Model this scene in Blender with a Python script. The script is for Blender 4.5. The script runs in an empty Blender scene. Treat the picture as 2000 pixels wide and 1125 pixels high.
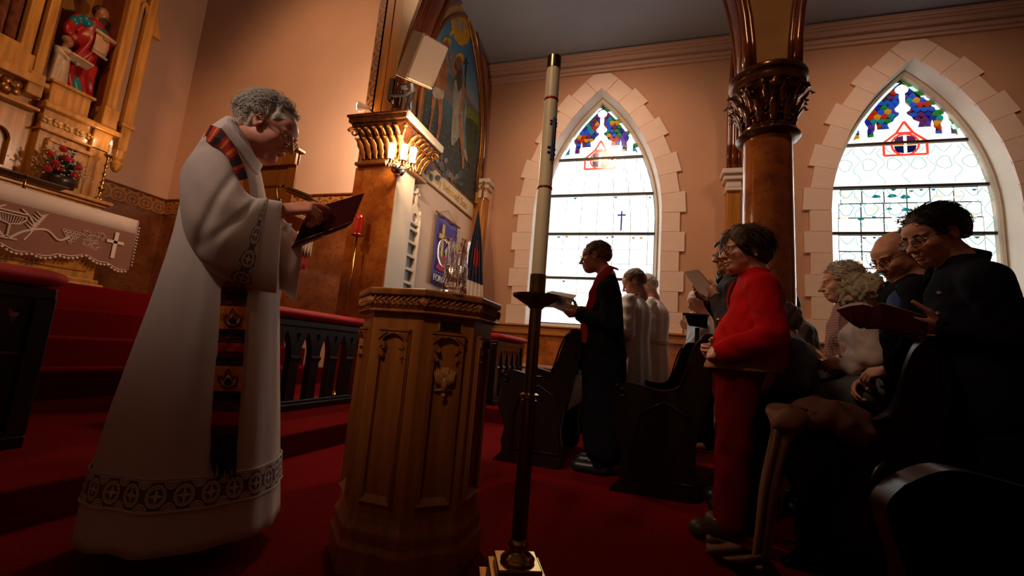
import bpy, bmesh, math, random
import numpy as np
from mathutils import Vector, Matrix
import openvdb
PI = math.pi
random.seed(7)
SC = bpy.context.scene
COL = SC.collection

# ------------------------------------------------------------------ camera
CAMH = 0.78
FPX = 850.0
CR = np.array([0.9548, 0.2859, 0.0812]); CU = np.array([-0.0350, -0.1633, 0.9860]); CF = np.array([-0.2952, 0.9442, 0.1459])
CAM0 = np.array([0, 0, CAMH])
cd = bpy.data.cameras.new('camera'); cam = bpy.data.objects.new('camera', cd); COL.objects.link(cam)
cd.sensor_width = 36; cd.lens = 36 * FPX / 2000; cd.clip_start = 0.02; cd.clip_end = 100
cam.matrix_world = Matrix(((CR[0], CU[0], -CF[0], 0), (CR[1], CU[1], -CF[1], 0), (CR[2], CU[2], -CF[2], CAMH), (0, 0, 0, 1)))
SC.camera = cam
SC.view_settings.view_transform = 'Standard'; SC.view_settings.look = 'None'
SC.view_settings.gamma = 1; SC.view_settings.use_curve_mapping = False
SC.view_settings.exposure = 0.0
# ------------------------------------------------------------------ world: dim interior outside the frame
w = bpy.data.worlds.new('world'); SC.world = w; w.use_nodes = True
w.node_tree.nodes['Background'].inputs[0].default_value = (0.9, 0.55, 0.38, 1)
w.node_tree.nodes['Background'].inputs[1].default_value = 0.004
# ------------------------------------------------------------------ lights
def lamp(kind, name, loc, power, col, size=.2, aim=None, spot=None, blend=.6, sy=None):
    d = bpy.data.lights.new(name, kind); d.energy = power; d.color = col
    if kind == 'AREA':
        d.size = size
        if sy: d.shape = 'RECTANGLE'; d.size_y = sy
    else: d.shadow_soft_size = size
    if kind == 'SPOT': d.spot_size = math.radians(spot); d.spot_blend = blend
    o = bpy.data.objects.new(name, d); COL.objects.link(o); o.location = loc
    if aim is not None:
        o.rotation_euler = (Vector(aim) - Vector(loc)).to_track_quat('-Z', 'Y').to_euler()
    return o
WARM = (1.0, 0.50, 0.22); WARM2 = (1.0, 0.62, 0.38); COOL = (1.0, 0.93, 0.86)
SCONCE_W = 26; FLOOD_W = 130
lamp('SPOT', 'chancel_spot', (-4.2, 0.5, 7.6), 460, WARM, .5, aim=(-7.5, 3.6, 4.0), spot=43, blend=1)
lamp('SPOT', 'chancel_wall_spot', (-4.6, 1.2, 7.8), 560, (1, .54, .27), .5, aim=(-5.0, 5.17, 4.2), spot=66, blend=1)
lamp('SPOT', 'pulpit_spot', (-4.3, -.6, 6.0), 420, WARM, .3, aim=(-3.3, 3.9, 2.6), spot=30, blend=1)
lamp('SPOT', 'priest_fill', (-2.6, -2.2, 5.2), 640, (1, .76, .62), .25, aim=(-1.75, 1.3, 1.75), spot=20, blend=1)  # added spot, no known fixture: lifts the upper robe, leaves the hem dark
lamp('SPOT', 'font_fill', (-.6, -2.4, 4.6), 300, (1, .66, .42), .25, aim=(-.9, 1.6, 1.0), spot=14, blend=1)  # added fill that brightens the carved font front
lamp('SPOT', 'candle_fill', (-1.6, -2.0, 5.0), 330, (1, .74, .5), .2, aim=(-.38, 1.62, 1.6), spot=15, blend=1)  # narrow fill added only to lift the tall candle's wax
lamp('SPOT', 'nave_spot', (-1.9, .6, 5.0), 230, WARM2, .3, aim=(0.5, 2.75, 1.45), spot=26, blend=1)
lamp('SPOT', 'pier_fill', (1.2, .8, 5.4), 420, WARM2, .3, aim=(-2.8, 4.9, 3.4), spot=30, blend=1)  # added fill for the speaker, pier face and mural
lamp('SPOT', 'arcade_spot', (.2, .6, 6.4), 160, WARM, .3, aim=(1.0, 4.3, 3.6), spot=40, blend=1)
lamp('SPOT', 'aisle_spot', (-.9, 4.7, 5.5), 210, WARM2, .3, aim=(-.6, 7, 3.0), spot=130, blend=1)
lamp('SPOT', 'aisle_spot.001', (3.0, 4.7, 5.5), 120, WARM2, .3, aim=(3.2, 7, 3.0), spot=130, blend=1)
lamp('SPOT', 'server_fill', (-1.6, 4.9, 5.6), 330, COOL, .2, aim=(.05, 4.3, 1.2), spot=22, blend=1)  # added fill in place of window spill on the white robes


# ------------------------------------------------------------------ materials
def newmat(name):
    m = bpy.data.materials.new(name); m.use_nodes = True
    nt = m.node_tree; b = nt.nodes['Principled BSDF']
    return m, nt, b
def lk(nt, a, b): nt.links.new(a, b)
def mth(nt, op, a, b=None, c=None):
    n = nt.nodes.new('ShaderNodeMath'); n.operation = op
    for i, v in enumerate((a, b, c)):
        if v is None: continue
        if isinstance(v, (int, float)): n.inputs[i].default_value = v
        else: nt.links.new(v, n.inputs[i])
    return n.outputs[0]
def mix(nt, f, a, b):
    n = nt.nodes.new('ShaderNodeMix'); n.data_type = 'RGBA'
    for s, v in ((n.inputs[0], f), (n.inputs[6], a), (n.inputs[7], b)):
        if isinstance(v, (int, float)): s.default_value = v
        elif isinstance(v, tuple): s.default_value = (*v[:3], 1)
        else: nt.links.new(v, s)
    return n.outputs[2]
def coord(nt, scale=(1, 1, 1), kind='Object'):
    t = nt.nodes.new('ShaderNodeTexCoord'); mp = nt.nodes.new('ShaderNodeMapping')
    mp.inputs['Scale'].default_value = scale; lk(nt, t.outputs[kind], mp.inputs[0]); return mp.outputs[0]
def noise(nt, vec, scale, detail=3, rough=.55):
    n = nt.nodes.new('ShaderNodeTexNoise'); n.inputs['Scale'].default_value = scale
    n.inputs['Detail'].default_value = detail; n.inputs['Roughness'].default_value = rough; lk(nt, vec, n.inputs[0]); return n.outputs[0]
def M(name, col, rough=.6, metal=0., vary=.25, scale=6., stretch=(1, 1, 1), col2=None, bump=0., bscale=None, spec=.5, detail=4, emit=None, estr=0., alpha=1., sheen=0., coat=0., trans=0., ior=1.45):
    m, nt, b = newmat(name)
    v = coord(nt, stretch); n = noise(nt, v, scale, detail)
    r = nt.nodes.new('ShaderNodeMapRange'); r.inputs[1].default_value = .35; r.inputs[2].default_value = .65; lk(nt, n, r.inputs[0])
    c2 = col2 or tuple(max(0, c * (1 - vary)) for c in col)
    lk(nt, mix(nt, r.outputs[0], c2, col), b.inputs['Base Color'])
    b.inputs['Roughness'].default_value = rough; b.inputs['Metallic'].default_value = metal
    b.inputs['Specular IOR Level'].default_value = spec; b.inputs['IOR'].default_value = ior
    if coat: b.inputs['Coat Weight'].default_value = coat; b.inputs['Coat Roughness'].default_value = .12
    if sheen: b.inputs['Sheen Weight'].default_value = sheen
    if trans: b.inputs['Transmission Weight'].default_value = trans
    if alpha < 1: b.inputs['Alpha'].default_value = alpha
    if emit: b.inputs['Emission Color'].default_value = (*emit, 1); b.inputs['Emission Strength'].default_value = estr
    if bump:
        n2 = noise(nt, v, bscale or scale * 4, 3); bp = nt.nodes.new('ShaderNodeBump'); bp.inputs['Strength'].default_value = bump
        bp.inputs['Distance'].default_value = .004; lk(nt, n2, bp.inputs['Height']); lk(nt, bp.outputs[0], b.inputs['Normal'])
    return m
def marble(name, c1, c2, c3, scale=2.5, rough=.18, coat=.6):
    m, nt, b = newmat(name); v = coord(nt)
    n1 = noise(nt, v, scale, 8, .65); n2 = noise(nt, v, scale * 6, 5, .6)
    ds = nt.nodes.new('ShaderNodeVectorMath'); ds.operation = 'ADD'; lk(nt, v, ds.inputs[0])
    cr = nt.nodes.new('ShaderNodeValToRGB'); e = cr.color_ramp.elements
    e[0].position = .32; e[0].color = (*c1, 1); e[1].position = .7; e[1].color = (*c3, 1)
    x = e.new(.5); x.color = (*c2, 1); lk(nt, n1, cr.inputs[0])
    f = mth(nt, 'MULTIPLY', mth(nt, 'GREATER_THAN', n2, .58), .3)
    lk(nt, mix(nt, f, cr.outputs[0], tuple(c * .45 for c in c1)), b.inputs['Base Color'])
    b.inputs['Roughness'].default_value = rough; b.inputs['Coat Weight'].default_value = coat; b.inputs['Coat Roughness'].default_value = .06
    return m
def stencil(name, bg, fg, scale=7.):
    m, nt, b = newmat(name); v = coord(nt, (scale, scale, scale))
    sx = nt.nodes.new('ShaderNodeSeparateXYZ'); lk(nt, v, sx.inputs[0])
    h = mth(nt, 'ADD', sx.outputs[0], sx.outputs[1])
    fx = mth(nt, 'SUBTRACT', mth(nt, 'FRACT', h), .5); fz = mth(nt, 'SUBTRACT', mth(nt, 'FRACT', sx.outputs[2]), .5)
    ax = mth(nt, 'ABSOLUTE', fx); az = mth(nt, 'ABSOLUTE', fz)
    r = mth(nt, 'POWER', mth(nt, 'ADD', mth(nt, 'MULTIPLY', fx, fx), mth(nt, 'MULTIPLY', fz, fz)), .5)
    ring = mth(nt, 'LESS_THAN', mth(nt, 'ABSOLUTE', mth(nt, 'SUBTRACT', r, .36)), .05)
    pet = mth(nt, 'LESS_THAN', mth(nt, 'MULTIPLY', ax, az), .006)
    inr = mth(nt, 'LESS_THAN', r, .28)
    out = mth(nt, 'GREATER_THAN', mth(nt, 'ADD', ax, az), .82)
    p = mth(nt, 'MAXIMUM', mth(nt, 'MAXIMUM', ring, mth(nt, 'MULTIPLY', pet, inr)), out)
    n = noise(nt, coord(nt), 9, 4)
    lk(nt, mix(nt, mth(nt, 'MULTIPLY', p, .85), mix(nt, n, bg, tuple(c * .6 for c in bg)), fg), b.inputs['Base Color'])
    b.inputs['Roughness'].default_value = .45
    return m
def lace_mat(name, col, base=(.03, .02, .02), hole=.8):
    # white openwork lace laid out by UV: u in repeats along the band, v across it
    m, nt, b = newmat(name); uv = nt.nodes.new('ShaderNodeUVMap'); sx = nt.nodes.new('ShaderNodeSeparateXYZ'); lk(nt, uv.outputs[0], sx.inputs[0])
    fx = mth(nt, 'SUBTRACT', mth(nt, 'FRACT', sx.outputs[0]), .5); fz = mth(nt, 'SUBTRACT', sx.outputs[1], .5)
    ax = mth(nt, 'ABSOLUTE', fx); az = mth(nt, 'ABSOLUTE', fz)
    r = mth(nt, 'POWER', mth(nt, 'ADD', mth(nt, 'MULTIPLY', fx, fx), mth(nt, 'MULTIPLY', fz, fz)), .5)
    def near(v, c, wd): return mth(nt, 'LESS_THAN', mth(nt, 'ABSOLUTE', mth(nt, 'SUBTRACT', v, c)), wd)
    ring = near(r, .34, .03); ring2 = near(r, .27, .018)
    cross = mth(nt, 'MULTIPLY', mth(nt, 'LESS_THAN', mth(nt, 'MINIMUM', ax, az), .022), mth(nt, 'LESS_THAN', r, .27))
    cross2 = mth(nt, 'MULTIPLY', mth(nt, 'LESS_THAN', mth(nt, 'MINIMUM', ax, az), .05), mth(nt, 'LESS_THAN', r, .15))
    px = mth(nt, 'SUBTRACT', .5, ax)
    r2 = mth(nt, 'POWER', mth(nt, 'ADD', mth(nt, 'MULTIPLY', px, px), mth(nt, 'MULTIPLY', mth(nt, 'SUBTRACT', az, .5), mth(nt, 'SUBTRACT', az, .5))), .5)
    fan = mth(nt, 'MAXIMUM', near(r2, .26, .02), near(r2, .17, .02)); fan = mth(nt, 'MAXIMUM', fan, near(r2, .08, .02))
    an = mth(nt, 'SINE', mth(nt, 'MULTIPLY', mth(nt, 'ARCTAN2', mth(nt, 'SUBTRACT', .5, az), px), 14))
    fan = mth(nt, 'MAXIMUM', fan, mth(nt, 'MULTIPLY', mth(nt, 'LESS_THAN', r2, .26), mth(nt, 'GREATER_THAN', an, .6)))
    bord = mth(nt, 'GREATER_THAN', az, .455)
    s = ring
    for q in (ring2, cross, cross2, fan, bord): s = mth(nt, 'MAXIMUM', s, q)
    b.inputs['Base Color'].default_value = (*col, 1); b.inputs['Roughness'].default_value = .8
    lk(nt, mth(nt, 'ADD', mth(nt, 'MULTIPLY', s, hole), 1 - hole), b.inputs['Alpha'])
    return m

MT = {}
def mat(k): return MT[k]
MT['plaster'] = M('peach_plaster', (.58, .33, .22), .75, vary=.07, scale=1.2, bump=.15, bscale=60)
MT['plaster_apse'] = M('ochre_plaster', (.62, .37, .25), .75, vary=.08, scale=1.4, bump=.3, bscale=40)
MT['stone'] = M('pink_stone', (.86, .68, .61), .7, vary=.08, scale=3, bump=.15, bscale=80)
MT['ceiling'] = M('bluegrey_paint', (.26, .29, .36), .8, vary=.12, scale=.8)
MT['white'] = M('cream_paint', (.78, .70, .60), .5, vary=.05)
MT['carpet'] = M('red_carpet', (.17, .004, .005), .95, vary=.35, scale=60, bump=.5, bscale=300, spec=.05)
MT['marble'] = marble('orange_marble', (.22, .06, .015), (.42, .14, .03), (.60, .24, .06))
MT['marble_dark'] = marble('dark_marble', (.10, .028, .01), (.19, .055, .016), (.26, .09, .03), 2.2)
MT['marble_col'] = marble('column_marble', (.20, .055, .012), (.38, .115, .025), (.50, .19, .05), 3, .12, 1)
MT['stencil'] = stencil('stencilled_band', (.45, .17, .035), (.09, .03, .012), 5)
MT['stencil_gold'] = stencil('gold_stencil', (.62, .36, .07), (.32, .12, .02), 6)
MT['oak'] = M('golden_oak', (.56, .25, .05), .32, vary=.4, scale=3, stretch=(6, 6, .5), bump=.1, coat=.4)
MT['oak_panel'] = M('amber_oak_panel', (.52, .20, .03), .3, vary=.35, scale=2, stretch=(5, 5, .4), coat=.4)
MT['oak_shaded'] = M('shaded_oak', (.20, .07, .025), .4, vary=.3, scale=3, stretch=(6, 6, .5))  # oak darkened in colour to paint shade into niche and pier recesses
MT['font_wood'] = M('carved_oak', (.42, .15, .035), .38, col2=(.27, .085, .018), scale=3.5, stretch=(7, 7, .45), bump=.12, bscale=14, coat=.3)
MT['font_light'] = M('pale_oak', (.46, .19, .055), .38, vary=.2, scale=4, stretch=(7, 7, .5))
MT['dark_wood'] = M('black_stained_wood', (.012, .005, .004), .3, vary=.4, scale=3, stretch=(4, 4, .5), coat=.15)
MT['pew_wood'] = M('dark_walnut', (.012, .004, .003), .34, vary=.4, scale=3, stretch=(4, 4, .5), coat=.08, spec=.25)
MT['gilt'] = M('old_gilt', (.36, .15, .04), .34, metal=.65, vary=.4, scale=14)
MT['bronze'] = M('dark_bronze', (.14, .05, .018), .22, metal=.55, vary=.5, scale=14, coat=.6)
MT['mahog'] = M('mahogany_moulding', (.16, .035, .01), .2, vary=.3, coat=.8)
MT['brass'] = M('polished_brass', (.70, .42, .12), .18, metal=1, vary=.2)
MT['brass_old'] = M('aged_brass', (.30, .20, .08), .26, metal=1, vary=.3)
MT['steel'] = M('dull_steel', (.45, .42, .38), .25, metal=1)
MT['black'] = M('black_metal', (.015, .015, .015), .4)
MT['cushion'] = M('red_velvet', (.42, .006, .012), .8, vary=.25, scale=8)
MT['lead'] = M('lead_came', (.02, .02, .022), .6)
MT['ivory'] = M('ivory_wax', (.90, .74, .48), .4, vary=.05)
MT['redwax'] = M('red_wax', (.45, .01, .01), .4)
MT['bluewax'] = M('navy_wax', (.03, .03, .10), .4)
MT['paper'] = M('paper', (.72, .66, .62), .8, vary=.05)
MT['paper_dim'] = M('cream_paper', (.52, .42, .36), .8, vary=.08)
MT['maroon'] = M('maroon_leatherette', (.050, .003, .006), .8, vary=.2, scale=30, spec=.1)
MT['speaker'] = M('beige_speaker', (.62, .50, .40), .7, vary=.05, scale=120)
MT['speaker_side'] = M('taupe_cabinet', (.40, .28, .19), .6, vary=.05)
def emitmat(name, col, s, pat=0.):
    m, nt, b = newmat(name)
    b.inputs['Base Color'].default_value = (*[c * .3 for c in col], 1); b.inputs['Roughness'].default_value = .15
    if pat:
        n = noise(nt, coord(nt), 9, 3)
        lk(nt, mix(nt, n, col, tuple(c * (1 - pat) for c in col)), b.inputs['Emission Color'])
    else: b.inputs['Emission Color'].default_value = (*col, 1)
    b.inputs['Emission Strength'].default_value = s
    return m

# ------------------------------------------------------------------ geometry helpers
def ray(px, py):
    return CR * ((px - 1000) / FPX) + CU * ((562.5 - py) / FPX) + CF
def at(px, py, axis, val):
    """the point of the plane axis=val that the photograph's pixel (px, py) shows"""
    d = ray(px, py); i = 'XYZ'.index(axis)
    return CAM0 + d * ((val - CAM0[i]) / d[i])
def link_obj(name, mesh, parent=None, loc=(0, 0, 0)):
    o = bpy.data.objects.new(name, mesh); COL.objects.link(o)
    if parent is not None:
        o.parent = parent
    o.location = loc
    return o
def wloc(o):
    v = Vector((0, 0, 0))
    while o is not None: v += Vector(o.location); o = o.parent
    return v
def setp(o, label=None, cat=None, group=None, kind=None):
    if label: o['label'] = label
    if cat: o['category'] = cat
    if group: o['group'] = group
    if kind: o['kind'] = kind
    return o
def thing(name, label, cat, loc, group=None):
    o = bpy.data.objects.new(name, None); COL.objects.link(o); o.location = tuple(float(q) for q in loc); o.empty_display_size = .05
    return setp(o, label, cat, group)
class G:
    """collects vertices and faces, in world coordinates"""
    def __init__(s): s.v = []; s.f = []; s.m = []; s.uv = None; s.cur = 0
    def add(s, vs, fs, mi=None):
        n = len(s.v); s.v += [tuple(map(float, q)) for q in vs]
        for f in fs: s.f.append([n + i for i in f]); s.m.append(s.cur if mi is None else mi)
        return s
    def box(s, x0, x1, y0, y1, z0, z1, mi=None):
        vs = [(x, y, z) for z in (z0, z1) for y in (y0, y1) for x in (x0, x1)]
        return s.add(vs, [(0, 2, 3, 1), (4, 5, 7, 6), (0, 1, 5, 4), (2, 6, 7, 3), (0, 4, 6, 2), (1, 3, 7, 5)], mi)
    def obox(s, c, a, b, d, mi=None):
        """box: centre and three half-edge vectors"""
        c, a, b, d = (np.array(q, float) for q in (c, a, b, d))
        vs = [c + i * a + j * b + k * d for k in (-1, 1) for j in (-1, 1) for i in (-1, 1)]
        return s.add(vs, [(0, 2, 3, 1), (4, 5, 7, 6), (0, 1, 5, 4), (2, 6, 7, 3), (0, 4, 6, 2), (1, 3, 7, 5)], mi)
    def prism(s, poly, vec, holes=(), mi=None):
        """polygon of 3-D points (with holes) swept by vec"""
        vec = np.array(vec, float)
        bm = bmesh.new(); loops = []
        for lp in [poly] + list(holes):
            vs = [bm.verts.new(tuple(map(float, q))) for q in lp]; loops.append(vs)
            for i in range(len(vs)): bm.edges.new((vs[i], vs[(i + 1) % len(vs)]))
        bm.verts.index_update()
        if holes or len(poly) > 4:
            nrm = Vector(tuple(vec)).normalized()
            bmesh.ops.triangle_fill(bm, use_beauty=True, use_dissolve=False, edges=bm.edges[:], normal=nrm)
            fs = [[v.index for v in f.verts] for f in bm.faces]
        else: fs = [[v.index for v in loops[0]]]
        pts = [np.array(v.co) for v in bm.verts]; n = len(pts)
        idx = [[v.index for v in l] for l in loops]
        bm.free()
        allf = [list(f) for f in fs] + [[i + n for i in reversed(f)] for f in fs]
        for l in idx:
            for i in range(len(l)):
                a, b = l[i], l[(i + 1) % len(l)]; allf.append([a, a + n, b + n, b])
        return s.add(pts + [p + vec for p in pts], allf, mi)
    def lathe(s, prof, c=(0, 0, 0), n=24, axis=(0, 0, 1), mi=None, sx=1, sy=1, a0=0., a1=2 * PI, mod=None):
        c = np.array(c, float); ax = np.array(axis, float); ax /= np.linalg.norm(ax)
        t = np.array((1, 0, 0)) if abs(ax[0]) < .8 else np.array((0, 1, 0)); u = np.cross(ax, t)
        u = np.array((1., 0, 0)) if abs(ax[2]) > .999 else u / np.linalg.norm(u); v = np.cross(ax, u)
        full = abs(a1 - a0 - 2 * PI) < 1e-6; m = n if full else n + 1
        vs = []
        for r, z in prof:
            for i in range(m):
                a = a0 + (a1 - a0) * i / n; rr = r * (mod(a, z) if mod else 1)
                vs.append(c + ax * z + u * (rr * math.cos(a) * sx) + v * (rr * math.sin(a) * sy))
        fs = []
        for k in range(len(prof) - 1):
            for i in range(n):
                j = (i + 1) % m; fs.append((k * m + i, k * m + j, (k + 1) * m + j, (k + 1) * m + i))
        if full:
            fs.append(tuple(reversed(range(m)))); fs.append(tuple((len(prof) - 1) * m + i for i in range(m)))
        return s.add(vs, fs, mi)
    def tube(s, pts, r, n=8, mi=None, closed=False, flat=None):
        pts = [np.array(p, float) for p in pts]; m = len(pts); rs = r if hasattr(r, '__len__') else [r] * m
        up = None; vs = []
        for i, p in enumerate(pts):
            a = pts[(i - 1) % m] if (closed or i > 0) else p; b = pts[(i + 1) % m] if (closed or i < m - 1) else p
            t = b - a; t = t / (np.linalg.norm(t) + 1e-9)
            if up is None:
                up = np.array((0, 0, 1.)) if abs(t[2]) < .9 else np.array((1., 0, 0))
            u = up - t * (up @ t); u /= (np.linalg.norm(u) + 1e-9); up = u; w_ = np.cross(t, u)
            for k in range(n):
                an = 2 * PI * k / n; vs.append(p + rs[i] * (u * math.cos(an) + w_ * math.sin(an) * (flat or 1)))
        fs = []
        for i in range(m if closed else m - 1):
            for k in range(n):
                j = (i + 1) % m; fs.append((i * n + k, i * n + (k + 1) % n, j * n + (k + 1) % n, j * n + k))
        if not closed: fs.append(tuple(reversed(range(n)))); fs.append(tuple((m - 1) * n + k for k in range(n)))
        return s.add(vs, fs, mi)
    def ball(s, c, r, n=10, m=7, mi=None):
        rx, ry, rz = r if hasattr(r, '__len__') else (r, r, r)
        vs = [(c[0], c[1], c[2] - rz)]
        for k in range(1, m):
            ph = -PI / 2 + PI * k / m
            for i in range(n): a = 2 * PI * i / n; vs.append((c[0] + rx * math.cos(ph) * math.cos(a), c[1] + ry * math.cos(ph) * math.sin(a), c[2] + rz * math.sin(ph)))
        vs.append((c[0], c[1], c[2] + rz)); fs = []
        for i in range(n): fs.append((0, 1 + (i + 1) % n, 1 + i)); fs.append((len(vs) - 1, 1 + (m - 2) * n + i, 1 + (m - 2) * n + (i + 1) % n))
        for k in range(m - 2):
            for i in range(n): a = 1 + k * n + i; b = 1 + k * n + (i + 1) % n; fs.append((a, b, b + n, a + n))
        return s.add(vs, fs, mi)
    def grid(s, rows, closed=False, mi=None, flip=False):
        n = len(rows[0]); m = len(rows); vs = [q for r in rows for q in r]; fs = []
        for i in range(m - 1):
            for k in range(n if closed else n - 1):
                f = (i * n + k, i * n + (k + 1) % n, (i + 1) * n + (k + 1) % n, (i + 1) * n + k)
                fs.append(tuple(reversed(f)) if flip else f)
        return s.add(vs, fs, mi)
    def build(s, name, material, parent=None, smooth=False, solid=0., bev=0., base=None, sub=0, sharp=None, offset=-1):
        me = bpy.data.meshes.new(name)
        if parent is not None: o0 = wloc(parent)
        elif base is not None: o0 = Vector(tuple(map(float, base)))
        else:
            arr = np.array(s.v); lo = arr.min(0); hi = arr.max(0); o0 = Vector(((lo[0] + hi[0]) / 2, (lo[1] + hi[1]) / 2, lo[2]))
        me.from_pydata([(x - o0.x, y - o0.y, z - o0.z) for x, y, z in s.v], [], s.f)
        for m_ in (material if isinstance(material, (list, tuple)) else [material]): me.materials.append(m_)
        if any(s.m): me.polygons.foreach_set('material_index', s.m)
        if s.uv:
            ul = me.uv_layers.new(name='UVMap'); li = 0
            vi = [0] * len(me.loops); me.loops.foreach_get('vertex_index', vi)
            ul.data.foreach_set('uv', [c for i in vi for c in s.uv[i]])
        bm = bmesh.new(); bm.from_mesh(me); bmesh.ops.recalc_face_normals(bm, faces=bm.faces); bm.to_mesh(me); bm.free()
        if smooth:
            me.polygons.foreach_set('use_smooth', [True] * len(me.polygons))
            if sharp: me.set_sharp_from_angle(angle=math.radians(sharp))
        o = link_obj(name, me, parent, (0, 0, 0) if parent is not None else tuple(o0))
        if solid: q = o.modifiers.new('solid', 'SOLIDIFY'); q.thickness = solid; q.offset = offset
        if bev: q = o.modifiers.new('bevel', 'BEVEL'); q.width = bev; q.segments = 2; q.limit_method = 'ANGLE'
        if sub: q = o.modifiers.new('sub', 'SUBSURF'); q.levels = sub; q.render_levels = sub
        return o
def B(name, m, parent, *boxes, bev=0., **k):
    g = G()
    for b in boxes: g.box(*b)
    return g.build(name, m, parent, bev=bev, **k)
def st(o): o['kind'] = 'structure'; return o
def bez(a, b, c, n=8):
    a, b, c = (np.array(q, float) for q in (a, b, c))
    return [(1 - t) ** 2 * a + 2 * t * (1 - t) * b + t * t * c for t in np.linspace(0, 1, n)]
def crom(pts, n=6):
    pts = [np.array(p, float) for p in pts]; out = []
    for i in range(len(pts) - 1):
        p0 = pts[max(i - 1, 0)]; p1 = pts[i]; p2 = pts[i + 1]; p3 = pts[min(i + 2, len(pts) - 1)]
        for t in np.linspace(0, 1, n, endpoint=False):
            out.append(.5 * ((2 * p1) + (p2 - p0) * t + (2 * p0 - 5 * p1 + 4 * p2 - p3) * t * t + (3 * p1 - p0 - 3 * p2 + p3) * t ** 3))
    out.append(pts[-1]); return out
def arch(a, zs, zp, n=10, sub=0.):
    """half arcs of a pointed arch, from (-a,zs) over (0,zp) to (a,zs), as (u,z)"""
    h = zp - zs; R_ = (a * a + h * h) / (2 * a); L = []
    th = math.asin(min(1, h / R_))
    for i in range(n + 1):
        t = th * i / n; L.append((-(a - R_ + R_ * math.cos(t)), zs + R_ * math.sin(t)))
    L[-1] = (0, zp)
    return L + [(-u, z) for u, z in reversed(L[:-1])]
def text(body, name, m, parent, loc, xdir, ydir, size, depth=.004, align='LEFT'):
    cu = bpy.data.curves.new(name, 'FONT'); cu.body = body; cu.size = size; cu.extrude = depth; cu.align_x = align; cu.resolution_u = 3
    cu.materials.append(m)
    o = bpy.data.objects.new('tmp', cu); COL.objects.link(o)
    dg = bpy.context.evaluated_depsgraph_get(); me = bpy.data.meshes.new_from_object(o.evaluated_get(dg)); bpy.data.objects.remove(o)
    x = Vector(xdir).normalized(); y = Vector(ydir).normalized(); z = x.cross(y)
    p = wloc(parent)
    mt_ = Matrix(((x.x, y.x, z.x, loc[0] - p.x), (x.y, y.y, z.y, loc[1] - p.y), (x.z, y.z, z.z, loc[2] - p.z), (0, 0, 0, 1)))
    me.transform(mt_); return link_obj(name, me, parent)
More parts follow.
